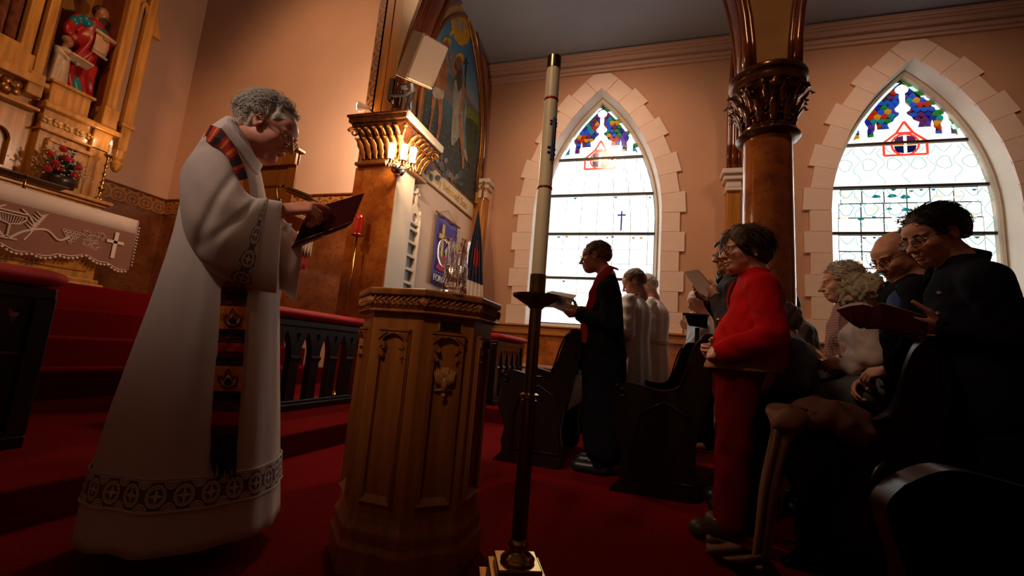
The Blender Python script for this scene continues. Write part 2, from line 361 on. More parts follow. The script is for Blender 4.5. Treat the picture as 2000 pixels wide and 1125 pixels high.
# ------------------------------------------------------------------ smooth solid modelling: distance field -> mesh
class Vol:
    def __init__(s, lo, hi, h):
        s.lo = np.array([float(q) for q in lo]); s.h = h; s.n = np.ceil((np.array([float(q) for q in hi]) - s.lo) / h).astype(int) + 1
        s.d = np.full(s.n, 1.0, np.float32)
    def _win(s, lo, hi, pad):
        i0 = np.clip(np.floor((lo - pad - s.lo) / s.h).astype(int), 0, s.n); i1 = np.clip(np.ceil((hi + pad - s.lo) / s.h).astype(int) + 1, 0, s.n)
        sl = tuple(slice(a, b) for a, b in zip(i0, i1)); ax = [(s.lo[k] + s.h * np.arange(i0[k], i1[k])).astype(np.float32) for k in range(3)]
        return sl, ax[0][:, None, None], ax[1][None, :, None], ax[2][None, None, :]
    def _op(s, sl, f, k, op):
        d = s.d[sl]
        if d.size == 0: return
        if op == 'add':
            if k > 0:
                hh = np.clip(.5 + .5 * (d - f) / k, 0, 1); s.d[sl] = d + (f - d) * hh - k * hh * (1 - hh)
            else: s.d[sl] = np.minimum(d, f)
        elif op == 'sub':
            if k > 0:
                hh = np.clip(.5 - .5 * (d + f) / k, 0, 1); s.d[sl] = d + (-f - d) * hh + k * hh * (1 - hh)
            else: s.d[sl] = np.maximum(d, -f)
    def cone(s, a, b, ra, rb=None, k=.0, op='add', sq=None):
        """round cone from a to b; sq=(dir, factor) flattens the section along a direction"""
        a = np.array(a, float); b = np.array(b, float); rb = ra if rb is None else rb; r = max(ra, rb)
        sl, X, Y, Z = s._win(np.minimum(a, b) - r, np.maximum(a, b) + r, k + 3 * s.h + .012)
        ab = b - a; L = float(ab @ ab) + 1e-9
        px, py, pz = X - a[0], Y - a[1], Z - a[2]
        t = np.clip((px * ab[0] + py * ab[1] + pz * ab[2]) / L, 0, 1)
        dx, dy, dz = px - t * ab[0], py - t * ab[1], pz - t * ab[2]
        q = dx * dx + dy * dy + dz * dz
        if sq is not None:
            u, f_ = sq; u = np.array(u, float); u /= np.linalg.norm(u); w_ = dx * u[0] + dy * u[1] + dz * u[2]; q = q + w_ * w_ * (1 / (f_ * f_) - 1)
        f = np.sqrt(q) - (ra + (rb - ra) * t)
        s._op(sl, f.astype(np.float32), k, op); return s
    def ell(s, c, r, Rm=None, k=.0, op='add'):
        c = np.array(c, float); r = np.array(r, float) if hasattr(r, '__len__') else np.array((r, r, r), float)
        m = r.max(); ext = np.array((m, m, m)); sl, X, Y, Z = s._win(c - ext, c + ext, k + 3 * s.h + .012)
        px, py, pz = X - c[0], Y - c[1], Z - c[2]
        if Rm is not None: px, py, pz = (px * Rm[i][0] + py * Rm[i][1] + pz * Rm[i][2] for i in range(3))
        k0 = np.sqrt((px / r[0]) ** 2 + (py / r[1]) ** 2 + (pz / r[2]) ** 2); k1 = np.sqrt((px / r[0] ** 2) ** 2 + (py / r[1] ** 2) ** 2 + (pz / r[2] ** 2) ** 2)
        f = k0 * (k0 - 1) / np.maximum(k1, 1e-6)
        s._op(sl, np.broadcast_to(f, s.d[sl].shape).astype(np.float32), k, op); return s
    def half(s, p, n, op='sub', k=0.):
        """cut away everything on the side n points to"""
        n = np.array(n, float); n /= np.linalg.norm(n); sl, X, Y, Z = s._win(s.lo, s.lo + s.n * s.h, 0)
        f = -((X - p[0]) * n[0] + (Y - p[1]) * n[1] + (Z - p[2]) * n[2]); s._op(sl, f.astype(np.float32), k, op); return s
    def fn(s, f, k=0., op='add'):
        sl, X, Y, Z = s._win(s.lo, s.lo + s.n * s.h, 0); s._op(sl, np.broadcast_to(f(X, Y, Z), s.n).astype(np.float32), k, op); return s
    def disp(s, f):
        sl, X, Y, Z = s._win(s.lo, s.lo + s.n * s.h, 0); s.d += np.where(np.abs(s.d) < .06, f(X, Y, Z), 0).astype(np.float32) if True else 0; return s
    def smooth(s, n=1):
        for _ in range(n):
            for ax in range(3):
                d = s.d; a = [slice(None)] * 3; b = [slice(None)] * 3; c = [slice(None)] * 3
                a[ax] = slice(0, -2); b[ax] = slice(1, -1); c[ax] = slice(2, None); d[tuple(b)] = .25 * d[tuple(a)] + .5 * d[tuple(b)] + .25 * d[tuple(c)]
        return s
    def mesh(s, name, m, parent=None, base=None, adapt=0.0):
        bd = 3 * s.h; arr = np.clip(s.d, -bd, bd); arr[0], arr[-1] = bd, bd; arr[:, 0], arr[:, -1] = bd, bd; arr[:, :, 0], arr[:, :, -1] = bd, bd
        g = openvdb.FloatGrid(bd); g.copyFromArray(np.ascontiguousarray(arr)); r = g.convertToPolygons(isovalue=0.0, adaptivity=adapt)
        if len(r) == 3: pts, tri, quad = r
        else: pts, quad = r; tri = np.zeros((0, 3), int)
        pts = np.array(pts) * s.h + s.lo
        o0 = np.array(wloc(parent)) if parent is not None else (np.array([float(q) for q in base]) if base is not None else np.array((0, 0, 0.)))
        pts = pts - o0; me = bpy.data.meshes.new(name); nt_, nq = len(tri), len(quad)
        me.vertices.add(len(pts)); me.vertices.foreach_set('co', pts.astype(np.float32).ravel())
        idx = np.concatenate([np.array(tri)[:, ::-1].ravel(), np.array(quad)[:, ::-1].ravel()]).astype(np.int32) if nt_ else np.array(quad)[:, ::-1].ravel().astype(np.int32)
        me.loops.add(len(idx)); me.loops.foreach_set('vertex_index', idx)
        tot = np.concatenate([np.full(nt_, 3), np.full(nq, 4)]).astype(np.int32); start = np.concatenate([[0], np.cumsum(tot)[:-1]]).astype(np.int32)
        me.polygons.add(len(tot)); me.polygons.foreach_set('loop_start', start)
        try: me.polygons.foreach_set('loop_total', tot)
        except Exception: pass
        me.polygons.foreach_set('use_smooth', np.ones(len(tot), bool)); me.update(calc_edges=True); me.validate()
        for m_ in (m if isinstance(m, (list, tuple)) else [m]): me.materials.append(m_)
        return link_obj(name, me, parent, (0, 0, 0) if parent is not None else tuple(o0))
def rotm(f, u):
    """rows: forward, left, up"""
    f = np.array(f, float); f /= np.linalg.norm(f); u = np.array(u, float); u = u - f * (u @ f); u /= np.linalg.norm(u); return np.array((f, np.cross(u, f), u))
def wrinkle(amp, fr, seed=0.):
    def f(x, y, z):
        return amp * (np.sin(fr * (x * .8 + y * .45 + z * .3) + 2.2 * np.sin(fr * .55 * (y - z * .7) + seed)) + .6 * np.sin(fr * 1.7 * (z * .6 - x * .4 + y * .5) + 1.7 * np.sin(fr * .8 * x + seed * 2)))
    return f
# ================================================================== STRUCTURE
YW = 7.0; XE = -2.95; YA = 4.3; XB = -8.0; YS = 5.17
st(B('floor', mat('carpet'), None, (-2.15, 9, -6, 7, -.1, 0)))
st(B('floor_platform', mat('carpet'), None, (-4.25, -2.15, -6, 7, -.1, .15), (-2.15, -1.35, 4.7, 7, 0.0, .15), bev=.012))
# altar steps
z_ = .15
for i, (x, z) in enumerate(((-4.25, .36), (-4.62, .60), (-5.0, .85), (-5.4, 1.10))):
    s_ = st(B('altar_step' if i == 0 else 'altar_step.%03d' % i, mat('carpet'), None, (-8.0 if i == 3 else x - .42, x, -5.1, YS, -.1, z), bev=.015))
# window wall with two pointed openings
WIN = [(-.86, 1.05, .96), (3.53, 1.05, .96)]; ZSILL, ZSPR, ZAPX = 1.26, 3.1, 5.40
g = G()
outer = [(XE - .3, YW, 0), (9, YW, 0), (9, YW, 6), (XE - .3, YW, 6)]
holes = [[(cx + u, YW, z) for u, z in ([(-a, ZSILL)] + arch(a, ZSPR, ZAPX, 14) + [(a, ZSILL)])] for cx, a, _ in WIN]
g.prism(outer, (0, .45, 0), holes); wall_n = st(g.build('wall_north', mat('plaster')))
st(B('trim_wainscot', mat('marble'), None, (XE, 9, 6.93, 7, 0, 1.1)))
g = G(); g.box(XE, 9, 6.88, 7, 1.10, 1.16); g.box(XE, 9, 6.90, 7, 1.16, 1.225); g.box(XE, 9, 6.86, 7, 1.225, 1.25)
st(g.build('trim_dado_cap', M('orange_varnish', (.52, .22, .05), .3, vary=.2, coat=.5), bev=.006))
# cornice
g = G()
for z0, z1, d in ((5.70, 5.745, .05), (5.745, 5.80, .09), (5.80, 5.83, .06), (5.83, 5.90, .14), (5.90, 5.93, .18), (5.93, 5.98, .22)): g.box(XE, 9, YW - d, YW, z0, z1)
st(g.build('trim_cornice', M('mauve_plaster', (.56, .38, .32), .6, vary=.05), bev=.006))
st(B('ceiling', mat('ceiling'), None, (XE - .3, 9, 4.1, 7.4, 6.0, 6.1)))
st(B('ceiling_nave', mat('ceiling'), None, (XB - .3, 9, -6.3, 4.1, 8.5, 8.6), (XB - .3, XE - .3, 4.1, 5.4, 8.5, 8.6)))
# walls of the chancel, of the side aisle end and behind the camera
st(B('wall_chancel_north', mat('plaster_apse'), None, (XB - .2, -3.3, YS, YS + .2, 0, 8.5)))
st(B('wall_chancel_east', mat('plaster_apse'), None, (XB - .2, XB, -5.3, YS + .2, 0, 8.5)))
st(B('wall_chancel_south', mat('plaster_apse'), None, (XB - .2, -3.3, -5.3, -5.1, 0, 8.5)))
st(B('wall_east', mat('plaster'), None, (XE - .3, XE, 4.45, 7.0, 0, 6.0)))
st(B('wall_south', mat('plaster'), None, (-3.3, 9.2, -6.3, -6.1, 0, 8.5)))
st(B('wall_west', mat('plaster'), None, (9, 9.2, -6.3, 7.3, 0, 8.5)))
# dado of the chancel side wall
st(B('trim_dado_marble', mat('marble_dark'), None, (XB, -3.3, YS - .04, YS, .9, 2.62), (XB, XB + .04, -5.1, YS, .9, 2.62)))
st(B('trim_dado_band', mat('stencil'), None, (XB, -3.3, YS - .05, YS, 2.62, 2.86), (XB, XB + .05, -5.1, YS, 2.62, 2.86)))
st(B('trim_dado_rail', mat('mahog'), None, (XB, -3.3, YS - .07, YS, 2.86, 2.89), (XB, XB + .07, -5.1, YS, 2.86, 2.89), bev=.005))
# radiator cover along the window wall
g = G(); g.box(-2.2, 8.8, 6.62, 6.93, .58, .62)
for i in range(11): g.box(-2.15 + i, -1.21 + i, 6.66, 6.68, .06, .57)
g.box(-2.2, 8.8, 6.68, 6.92, 0, .58)
rc = g.build('radiator_cover', M('cream_metal', (.62, .47, .36), .5, vary=.05)); setp(rc, 'long low cream radiator cover under the stained glass windows', 'radiator')

# ---- carved pilasters: pier of the chancel arch
PX0, PX1, PY = -3.30, -2.78, 4.12
pier = st(B('chancel_pier', mat('marble'), None, (-3.24, PX1, PY, 4.50, .1, 2.80), (-3.36, XE - .01, PY + .01, 5.2, .1, 2.80), bev=.008, base=(-3, 4.6, .1)))
B('gold_strip', mat('stencil'), pier, (PX0 - .06, -3.24, PY + .03, 5.2, 2.30, 8.4))
B('glare_face', mat('white'), pier, (PX1, PX1 + .012, PY + .01, 4.50, .1, 2.80))  # cream sheet paints the sconce's glare onto the marble's nave side
g = G(); g.box(-3.33, PX1 + .06, PY - .06, 4.70, 2.80, 2.84); g.box(-3.30, PX1 + .03, PY - .03, 4.67, 2.84, 2.87)
g.build('necking', mat('gilt'), pier, bev=.008)
# bell of the capital, flaring outwards
g = G(); rows = []
for t in np.linspace(0, 1, 9):
    f = .12 * t ** 2.2; z = 2.87 + .36 * t
    x0, x1, y0, y1 = -3.26 - f * .6, PX1 + .01 + f, PY - .01 - f, 4.64 + f * .7
    ring = []
    for (ax, ay), (bx, by) in zip(((x0, y0), (x1, y0), (x1, y1), (x0, y1)), ((x1, y0), (x1, y1), (x0, y1), (x0, y0))):
        for k in range(18):
            q = k / 18; fl = .012 * math.cos(q * 2 * PI * 5); nx, ny = (by - ay), -(bx - ax); l = math.hypot(nx, ny)
            ring.append((ax + (bx - ax) * q + nx / l * fl, ay + (by - ay) * q + ny / l * fl, z))
    rows.append(ring)
g.grid(rows, True); g.build('capital_bell', mat('bronze'), pier, smooth=True)
g = G(); g.box(-3.36, PX1 + .12, PY - .16, 4.78, 3.23, 3.27); g.box(-3.39, PX1 + .15, PY - .19, 4.81, 3.27, 3.33); g.box(-3.41, PX1 + .17, PY - .21, 4.83, 3.33, 3.36)
g.build('abacus', mat('bronze'), pier, bev=.01)
B('abacus_edge', mat('white'), pier, (PX1 + .151, PX1 + .185, PY - .19, 4.82, 3.275, 3.355), bev=.006)
def acanthus(g, base, top, out, w, n=7):
    """a leaf standing against the bell, curling outwards at its tip"""
    base = np.array(base, float); top = np.array(top, float); out = np.array(out, float); side = np.cross(out, (0, 0, 1)); rows = []
    for i in range(n + 1):
        t = i / n; c = base + (top - base) * min(1, t * 1.12) + out * (.012 + .07 * max(0, t - .45) ** 1.5 * 2.2) - np.array((0, 0, 1)) * (.05 * max(0, t - .82) * 4)
        ww = w * (.55 + .6 * math.sin(PI * min(1, t * .9 + .08))) * (1 + .18 * (-1) ** i) * (1 if t < .9 else .55)
        rows.append([c + side * (ww * s) + out * (.018 * (1 - abs(s))) for s in (-1, -.5, 0, .5, 1)] + [c - out * .012 + side * (ww * s) for s in (1, 0, -1)])
    g.grid(rows, True)
g = G()
for k in range(7): acanthus(g, (-3.24 + k * .083, PY - .01, 2.88), (-3.27 + k * .094, PY - .10, 3.10), (0, -1, 0), .032)
for k in range(6): acanthus(g, (-3.20 + k * .083, PY - .03, 3.02), (-3.24 + k * .098, PY - .13, 3.21), (0, -1, 0), .026)
for k in range(6): acanthus(g, (PX1 + .01, 4.17 + k * .085, 2.88), (PX1 + .10, 4.16 + k * .09, 3.10), (1, 0, 0), .032)
for k in range(5): acanthus(g, (PX1 + .03, 4.2 + k * .09, 3.02), (PX1 + .13, 4.2 + k * .1, 3.21), (1, 0, 0), .026)
g.build('acanthus_leaves', mat('gilt'), pier, smooth=True)
g = G()
for c in ((PX1 + .12, PY - .13, 3.17), (-3.34, PY - .13, 3.17), (PX1 + .12, 4.72, 3.17)):
    d = np.array((c[0] + 3.03, c[1] - 4.4, 0)); d /= np.linalg.norm(d)
    sp = [np.array(c) + d * (.055 * (1 - t) * math.cos(t * 9)) + np.array((0, 0, 1)) * (.055 * (1 - t) * math.sin(t * 9)) for t in np.linspace(0, .85, 22)]
    g.tube(sp, [.022 * (1 - .6 * i / 22) for i in range(22)], 6)
g.build('volute', mat('gilt'), pier, smooth=True)
for i, (a, b_) in enumerate(((-3.27, -3.14), (-3.13, -2.98), (-2.97, -2.85))):
    B('jamb_board', mat('oak_panel'), pier, (a, b_, PY + .03, PY + .10, 3.36, 8.4), bev=.006)
B('jamb_core', mat('oak_panel'), pier, (-3.28, -2.86, PY + .09, 4.6, 3.36, 8.4))
B('jamb_edge', mat('stencil_gold'), pier, (-3.36, -3.28, PY + .06, 5.2, 3.36, 8.4))
B('upper_wall', mat('plaster'), pier, (-2.95, -2.90, PY + .3, 4.62, 3.36, 8.4))

# ---- arcade column with its capital and the arcade wall above
def column(cx, cy, name):
    c = thing(name, None, None, (cx, cy, 0)); c['kind'] = 'structure'
    g = G(); g.lathe([(.30, 0), (.30, .12), (.27, .14), (.28, .2), (.24, .24), (.225, .30)], (cx, cy, 0), 32); g.build('column_base', mat('marble_col'), c, smooth=True, sharp=40)
    g = G(); g.lathe([(.215, .30), (.212, 1.6), (.200, 2.93)], (cx, cy, 0), 48); g.build('shaft', mat('marble_col'), c, smooth=True, sharp=60)
    g = G(); g.lathe([(.20, 2.90), (.25, 2.91), (.268, 2.935), (.25, 2.965), (.235, 2.975), (.24, 2.99), (.225, 3.01), (.20, 3.02)], (cx, cy, 0), 40); g.build('astragal', mat('bronze'), c, smooth=True, sharp=50)
    g = G(); g.lathe([(.205, 3.01), (.205, 3.1), (.215, 3.22), (.25, 3.32), (.30, 3.38)], (cx, cy, 0), 64, mod=lambda a, z: 1 + .03 * math.cos(16 * a)); g.build('capital_bell', mat('bronze'), c, smooth=True)
    g = G()
    for k in range(12):
        a = 2 * PI * k / 12; o = np.array((math.cos(a), math.sin(a), 0))
        acanthus(g, np.array((cx, cy, 3.02)) + o * .20, np.array((cx, cy, 3.24)) + o * .25, o, .036)
        a += PI / 12; o = np.array((math.cos(a), math.sin(a), 0)); acanthus(g, np.array((cx, cy, 3.12)) + o * .21, np.array((cx, cy, 3.35)) + o * .29, o, .03)
    g.build('acanthus_leaves', mat('bronze'), c, smooth=True)
    g = G()
    for k in range(12):
        a = 2 * PI * (k + .5) / 12; o = np.array((math.cos(a), math.sin(a), 0))
        for q in range(5): g.ball(np.array((cx, cy, 3.08 + q * .05)) + o * (.225 + .012 * q), .016 - .001 * q, 7, 5)
    for k in range(4):
        a = 2 * PI * (k + .5) / 4 + .1; o = np.array((math.cos(a), math.sin(a), 0)); c0 = np.array((cx, cy, 3.30)) + o * .30
        g.tube([c0 + o * (.05 * (1 - t) * math.cos(t * 9)) + np.array((0, 0, .05 * (1 - t) * math.sin(t * 9))) for t in np.linspace(0, .85, 20)], [.024 * (1 - .6 * i / 20) for i in range(20)], 6)
    g.build('bead_and_scroll', mat('bronze'), c, smooth=True)
    g = G(); g.lathe([(.27, 3.37), (.31, 3.385), (.318, 3.41), (.318, 3.44), (.30, 3.455), (.305, 3.47), (.33, 3.485), (.335, 3.51), (.33, 3.53), (.28, 3.545), (.1, 3.55)], (cx, cy, 0), 48); g.build('abacus', mat('bronze'), c, smooth=True, sharp=40)
    return c
CXc = 1.03
column(CXc, YA, 'column'); column(CXc + 4.0, YA, 'column.001')
# arcade wall: spandrels between pointed arches, edged with dark rolls
ZA = 3.54
def harc(c, a, zp, n=16): return [(c + u, z) for u, z in arch(a, ZA, zp, n)]
arcs = [harc((CXc - .2 - 2.90) / 2, (CXc - .2 + 2.90) / 2, 7.3), harc(CXc + 2.0, 1.8, 7.3), harc(CXc + 6, 1.8, 7.3)]
poly = [(-3.0, 8.5), (-3.0, ZA)]
for a in arcs: poly += a
poly += [(9, ZA), (9, 8.5)]
g = G(); g.prism([(x, YA - .16, z) for x, z in poly], (0, .32, 0)); st(g.build('wall_arcade', M('tan_glaze', (.50, .30, .13), .22, vary=.3, scale=2, coat=.7)))
for i, a in enumerate(arcs[:2]):
    g = G()
    for dy in (-.19, .19):
        g.tube([(x, YA + dy, z) for x, z in a], .042, 10)
        g.tube([(x + (0.05 if x > (a[0][0] + a[-1][0]) / 2 else -.05), YA + dy * .9, z + .01) for x, z in a], .028, 8)
    g.tube([(x, YA, z) for x, z in a], .05, 10, flat=3)
    st(g.build('trim_arch_roll' if i == 0 else 'trim_arch_roll.001', mat('mahog'), smooth=True))

# ---- wall pilasters with white corbels, and the transverse ribs
def rib_pilaster(x0, x1, name, xr):
    c = thing(name, None, None, ((x0 + x1) / 2, 6.9, 0)); c['kind'] = 'structure'
    B('pilaster_shaft', mat('oak_panel'), c, (x0, x1, 6.84, 7, 0, 3.45), bev=.01)
    g = G(); g.box(x0 - .02, x1 + .02, 6.80, 7, 3.42, 3.47); g.box(x0 - .01, x1 + .01, 6.80, 7, 3.47, 3.58); g.box(x0 - .05, x1 + .05, 6.76, 7, 3.58, 3.66); g.box(x0 - .08, x1 + .08, 6.72, 7, 3.66, 3.74)
    g.build('corbel', M('white_plaster', (.72, .62, .56), .5, vary=.05), c, bev=.012)
    if xr is not None:
        g = G()
        for dx, r in ((0, .05), (.075, .032), (-.075, .032)):
            g.tube([(xr + dx, y, z) for y, z in [(6.88, 3.74)] + [(7 - .12 - 1.25 * (1 - math.cos(t)), 4.2 + 1.85 * math.sin(t)) for t in np.linspace(0, 1.5, 14)]], r, 8)
        g.build('rib', mat('mahog'), c, smooth=True)
    return c
rib_pilaster(1.10, 1.28, 'pilaster', 1.20)
rib_pilaster(XE + .0, XE + .2, 'pilaster.001', None)
# ================================================================== WINDOWS
def hexcol(rnd, dark=False):
    return rnd.choice(['blue', 'blue', 'violet', 'teal', 'green', 'cobalt', 'amber', 'red', 'plum'] if not dark else ['navy', 'violet', 'plum'])
GL = {}
for k, c, s_ in (('blue', (.02, .12, .70), .8), ('cobalt', (.01, .03, .42), .8), ('violet', (.14, .05, .52), .7), ('teal', (.01, .34, .38), .75), ('green', (.02, .32, .04), .7),
                 ('amber', (.85, .35, .02), .8), ('red', (.70, .04, .01), .7), ('plum', (.22, .04, .20), .6), ('navy', (.01, .015, .14), .6), ('pale_green', (.45, 1, .6), 1.6), ('pale_blue', (.5, .8, 1.), 2.0),
                 ('rose', (1, .45, .35), 2.0), ('lemon', (1, .92, .6), 1.3), ('clear', (1, .99, .97), 1.9), ('milk', (1, .99, .95), 1.6), ('aqua', (.9, 1., .99), 1.5), ('scarlet', (.85, .06, .03), 1.1), ('straw', (1, .95, .78), 1.5)):
    GL[k] = emitmat('glass_' + k, c, s_, .85 if s_ < 1 else .12)
MESHC = {}
def piece(par, name, poly, y, t, m, o0):
    """one flat piece of glass, polygon (u,z) at depth y, t thick"""
    cx = sum(p[0] for p in poly) / len(poly); cz = sum(p[1] for p in poly) / len(poly)
    key = (tuple((round(p[0] - cx, 4), round(p[1] - cz, 4)) for p in poly), m.name, t)
    if key not in MESHC:
        n = len(poly); me = bpy.data.meshes.new(name)
        me.from_pydata([(p[0] - cx, 0, p[1] - cz) for p in poly] + [(p[0] - cx, t, p[1] - cz) for p in poly], [],
                       [list(range(n)), list(range(2 * n - 1, n - 1, -1))] + [[i, i + n, (i + 1) % n + n, (i + 1) % n] for i in range(n)])
        bm = bmesh.new(); bm.from_mesh(me); bmesh.ops.recalc_face_normals(bm, faces=bm.faces); bm.to_mesh(me); bm.free()
        me.materials.append(m); MESHC[key] = me
    o = bpy.data.objects.new(name, MESHC[key]); COL.objects.link(o); o.parent = par; o.location = (cx - o0[0], y - o0[1], cz - o0[2])
    return o
def window(n, cx, seed):
    rnd = random.Random(seed); YG = 7.32; a = .96; zs, zp = 3.1, 5.30
    c0 = (cx, YG, ZSILL); win = thing('window_%d' % n, None, None, c0); win['kind'] = 'structure'
    # splayed reveal, and the moulded frame round the glass
    ow = [(-1.05, ZSILL)] + arch(1.05, ZSPR, ZAPX, 14) + [(1.05, ZSILL)]
    gl = [(-a - .05, ZSILL + .02)] + arch(a + .05, zs, zp + .07, 14) + [(a + .05, ZSILL + .02)]
    ig = [(-a, ZSILL + .06)] + arch(a, zs, zp, 14) + [(a, ZSILL + .06)]
    g = G(); g.grid([[(cx + u, 6.985, z) for u, z in ow], [(cx + u, 7.0, z) for u, z in ow], [(cx + u, YG - .06, z) for u, z in gl]], True)
    g.build('reveal', mat('white'), win)
    g = G(); g.grid([[(cx + u, YG - .06, z) for u, z in gl], [(cx + u * .985, YG - .10, z - .01) for u, z in gl], [(cx + u * 1.01, YG - .07, z) for u, z in ig], [(cx + u, YG - .05, z) for u, z in ig], [(cx + u, YG + .05, z) for u, z in ig]], True)
    g.build('frame', M('umber_cream_frame%d' % n if 0 else 'cream_frame', (.62, .52, .42), .5, vary=.1), win)
    g = G(); g.prism([(cx + u, YG + .03, z) for u, z in ig], (0, .02, 0)); g.build('leading', mat('lead'), win)
    # inside test for the pointed outline
    h = zp - zs; R_ = (a * a + h * h) / (2 * a)
    def halfw(z): return a if z <= zs else (math.sqrt(max(0, R_ * R_ - (z - zs) ** 2)) - (R_ - a) if z < zp else 0)
    bars = [1.62, 2.12, 2.90, 3.60, 4.27]       # saddle bars
    g = G()
    for z in bars:
        w_ = halfw(z); g.box(cx - w_ - .01, cx + w_ + .01, YG - .035, YG + .0, z - .02, z + .02)
    # ties of wire beside each bar
    gb = g.build('saddle_bars', M('iron_bar', (.05, .045, .03), .5, metal=.5), win)
    # border of little panes following the outline
    def pane(poly, m, y=YG, t=.012): piece(win, 'pane', [(cx + u, z) for u, z in poly], y, t, m, c0)
    def shrink(poly, e):
        mu = sum(p[0] for p in poly) / len(poly); mz = sum(p[1] for p in poly) / len(poly)
        r = []
        for u, z in poly:
            d = math.hypot(u - mu, z - mz); k = max(.2, 1 - e / max(d, .01)); r.append((mu + (u - mu) * k, mz + (z - mz) * k))
        return r
    # lower lights: courses of rectangular panes between the bars
    levels = [ZSILL + .08] + bars
    for li in range(len(levels) - 1):
        z0, z1 = levels[li] + (.02 if li else 0), levels[li + 1] - .02; rows = max(1, round((z1 - z0) / .24)); hz = (z1 - z0) / rows
        for r in range(rows):
            za, zb = z0 + r * hz, z0 + (r + 1) * hz; hw = min(halfw(za), halfw(zb)) - .01; hwb = hw - .10; nc = 6
            for s in (-1, 1):
                pane([(s * hwb + .003, za + .004), (s * (halfw(za) - .012), za + .004), (s * (halfw(zb) - .012), zb - .004), (s * hwb + .003, zb - .004)] if s > 0 else
                     [(-(halfw(za) - .012), za + .004), (-hwb - .003, za + .004), (-hwb - .003, zb - .004), (-(halfw(zb) - .012), zb - .004)], GL[rnd.choice(['aqua', 'milk', 'aqua', 'clear'])])
            for c in range(nc):
                ua = -hwb + 2 * hwb * c / nc; ub = ua + 2 * hwb / nc
                k = 'clear'
                q = rnd.random()
                if li == 0: k = rnd.choice(['straw', 'clear', 'lemon', 'milk'])
                elif li == 1: k = rnd.choice(['milk', 'straw', 'clear', 'straw', 'clear'])
                elif q < .25: k = 'milk'
                elif q < .45: k = 'aqua'
                e_ = .011 if n == 2 and li in (1, 2, 3) else .004
                pane([(ua + e_, za + e_), (ub - e_, za + e_), (ub - e_, zb - e_), (ua + e_, zb - e_)], GL[k])
    # coloured ornament laid over the clear panes under each bar
    def orn(poly, k): pane(poly, GL[k], YG - .012, .012)
    for z in bars[1:4]:
        for i in range(16):
            u = -.86 + i * .115 + rnd.uniform(-.02, .02); k = rnd.choice(['pale_green', 'rose', 'pale_blue', 'lemon', 'green', 'teal', 'violet', 'amber'])
            if n == 1 and rnd.random() < .35: continue
            s = rnd.uniform(.02, .035); zz = z - .045 - rnd.uniform(0, .03)
            orn([(u - s, zz + .012), (u + s, zz + .012), (u + s * .3, zz - .014), (u - s * .3, zz - .014)], k)
    if n == 2:
        for z in (3.42, 3.28, 3.12, 2.72, 2.5, 2.3):
            for i in range(9):
                u = -.78 + i * .195 + rnd.uniform(-.04, .04); s = rnd.uniform(.03, .065); zz = z + rnd.uniform(-.04, .04); tt = rnd.uniform(.008, .016); 
                orn([(u - s, zz), (u - s * .4, zz + s * .7), (u + s * .6, zz + s * .5), (u + s, zz), (u + s * .5, zz - tt), (u - s * .5, zz - tt)], rnd.choice(['pale_blue', 'pale_green', 'rose', 'lemon', 'teal']))
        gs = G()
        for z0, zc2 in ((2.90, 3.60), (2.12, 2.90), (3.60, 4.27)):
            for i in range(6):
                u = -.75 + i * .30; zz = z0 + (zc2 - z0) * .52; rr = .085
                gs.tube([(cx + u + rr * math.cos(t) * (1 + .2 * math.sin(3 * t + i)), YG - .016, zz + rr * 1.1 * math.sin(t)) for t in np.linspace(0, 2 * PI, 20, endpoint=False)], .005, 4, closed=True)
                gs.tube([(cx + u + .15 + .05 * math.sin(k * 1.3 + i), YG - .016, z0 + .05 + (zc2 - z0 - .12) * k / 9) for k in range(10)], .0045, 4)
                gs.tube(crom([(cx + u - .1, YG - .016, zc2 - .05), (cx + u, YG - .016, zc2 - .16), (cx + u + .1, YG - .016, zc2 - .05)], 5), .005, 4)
        gs.build('lead_tracery', M('glowing_lead', (.02, .10, .08), .5, emit=(.25, .75, .6), estr=.6), win)  # lead made to glow teal, as if washed by light through the glass
    else:
        for dz in (0,): 
            orn([(.40, 2.96), (.425, 2.96), (.425, 3.22), (.48, 3.22), (.48, 3.245), (.425, 3.245), (.425, 3.30), (.40, 3.30), (.40, 3.245), (.345, 3.245), (.345, 3.22), (.40, 3.22)], 'violet')
    # upper light: field of coloured cells above the canopy
    zt = bars[-1] + .02; cell = .088
    rows = int((zp - zt) / (cell * .86)) + 1
    for r in range(rows):
        zc = zt + .04 + r * cell * .86
        for c in range(-9, 10):
            uc = c * cell + (cell / 2 if r % 2 else 0)
            if abs(uc) + .02 > halfw(zc + .02) - .03 or zc < zt + .02: continue
            if abs(uc) < .035 and zc < zp - .3: continue
            low = zc < zt + .36 * (1) + .10 - .25 * 0
            pts = []
            for q in range(6):
                an = PI / 6 + q * PI / 3; jr = cell * .535 * (1 + .22 * math.sin(7.3 * (uc + cell * .577 * math.cos(an)) * 9 + 5.1 * (zc + cell * .577 * math.sin(an)) * 11 + seed))
                pts.append((uc + jr * math.cos(an), zc + jr * math.sin(an)))
            pane(pts, GL[hexcol(rnd)])
    # pale strip along the pointed head
    for s in (-1, 1):
        zz = np.linspace(zt, zp - .06, 13)
        for i in range(12):
            z0, z1 = zz[i] + .003, zz[i + 1] - .003; w0, w1 = halfw(z0) - .008, halfw(z1) - .008
            v0, v1 = max(.012, w0 - .042), max(.012, w1 - .042)
            k = 'green' if (n == 2 and s > 0 and i % 2) or (n == 1 and s > 0 and i % 3 == 2) else rnd.choice(['milk', 'aqua', 'pale_green'])
            if w1 > v1 + .005: pane([(s * v0, z0), (s * w0, z0), (s * w1, z1), (s * v1, z1)], GL[k])
    # white canopy: central spire, side pinnacles, wall behind them
    def white(poly, dy=-.014): pane(poly, GL['milk'], YG + dy, .012)
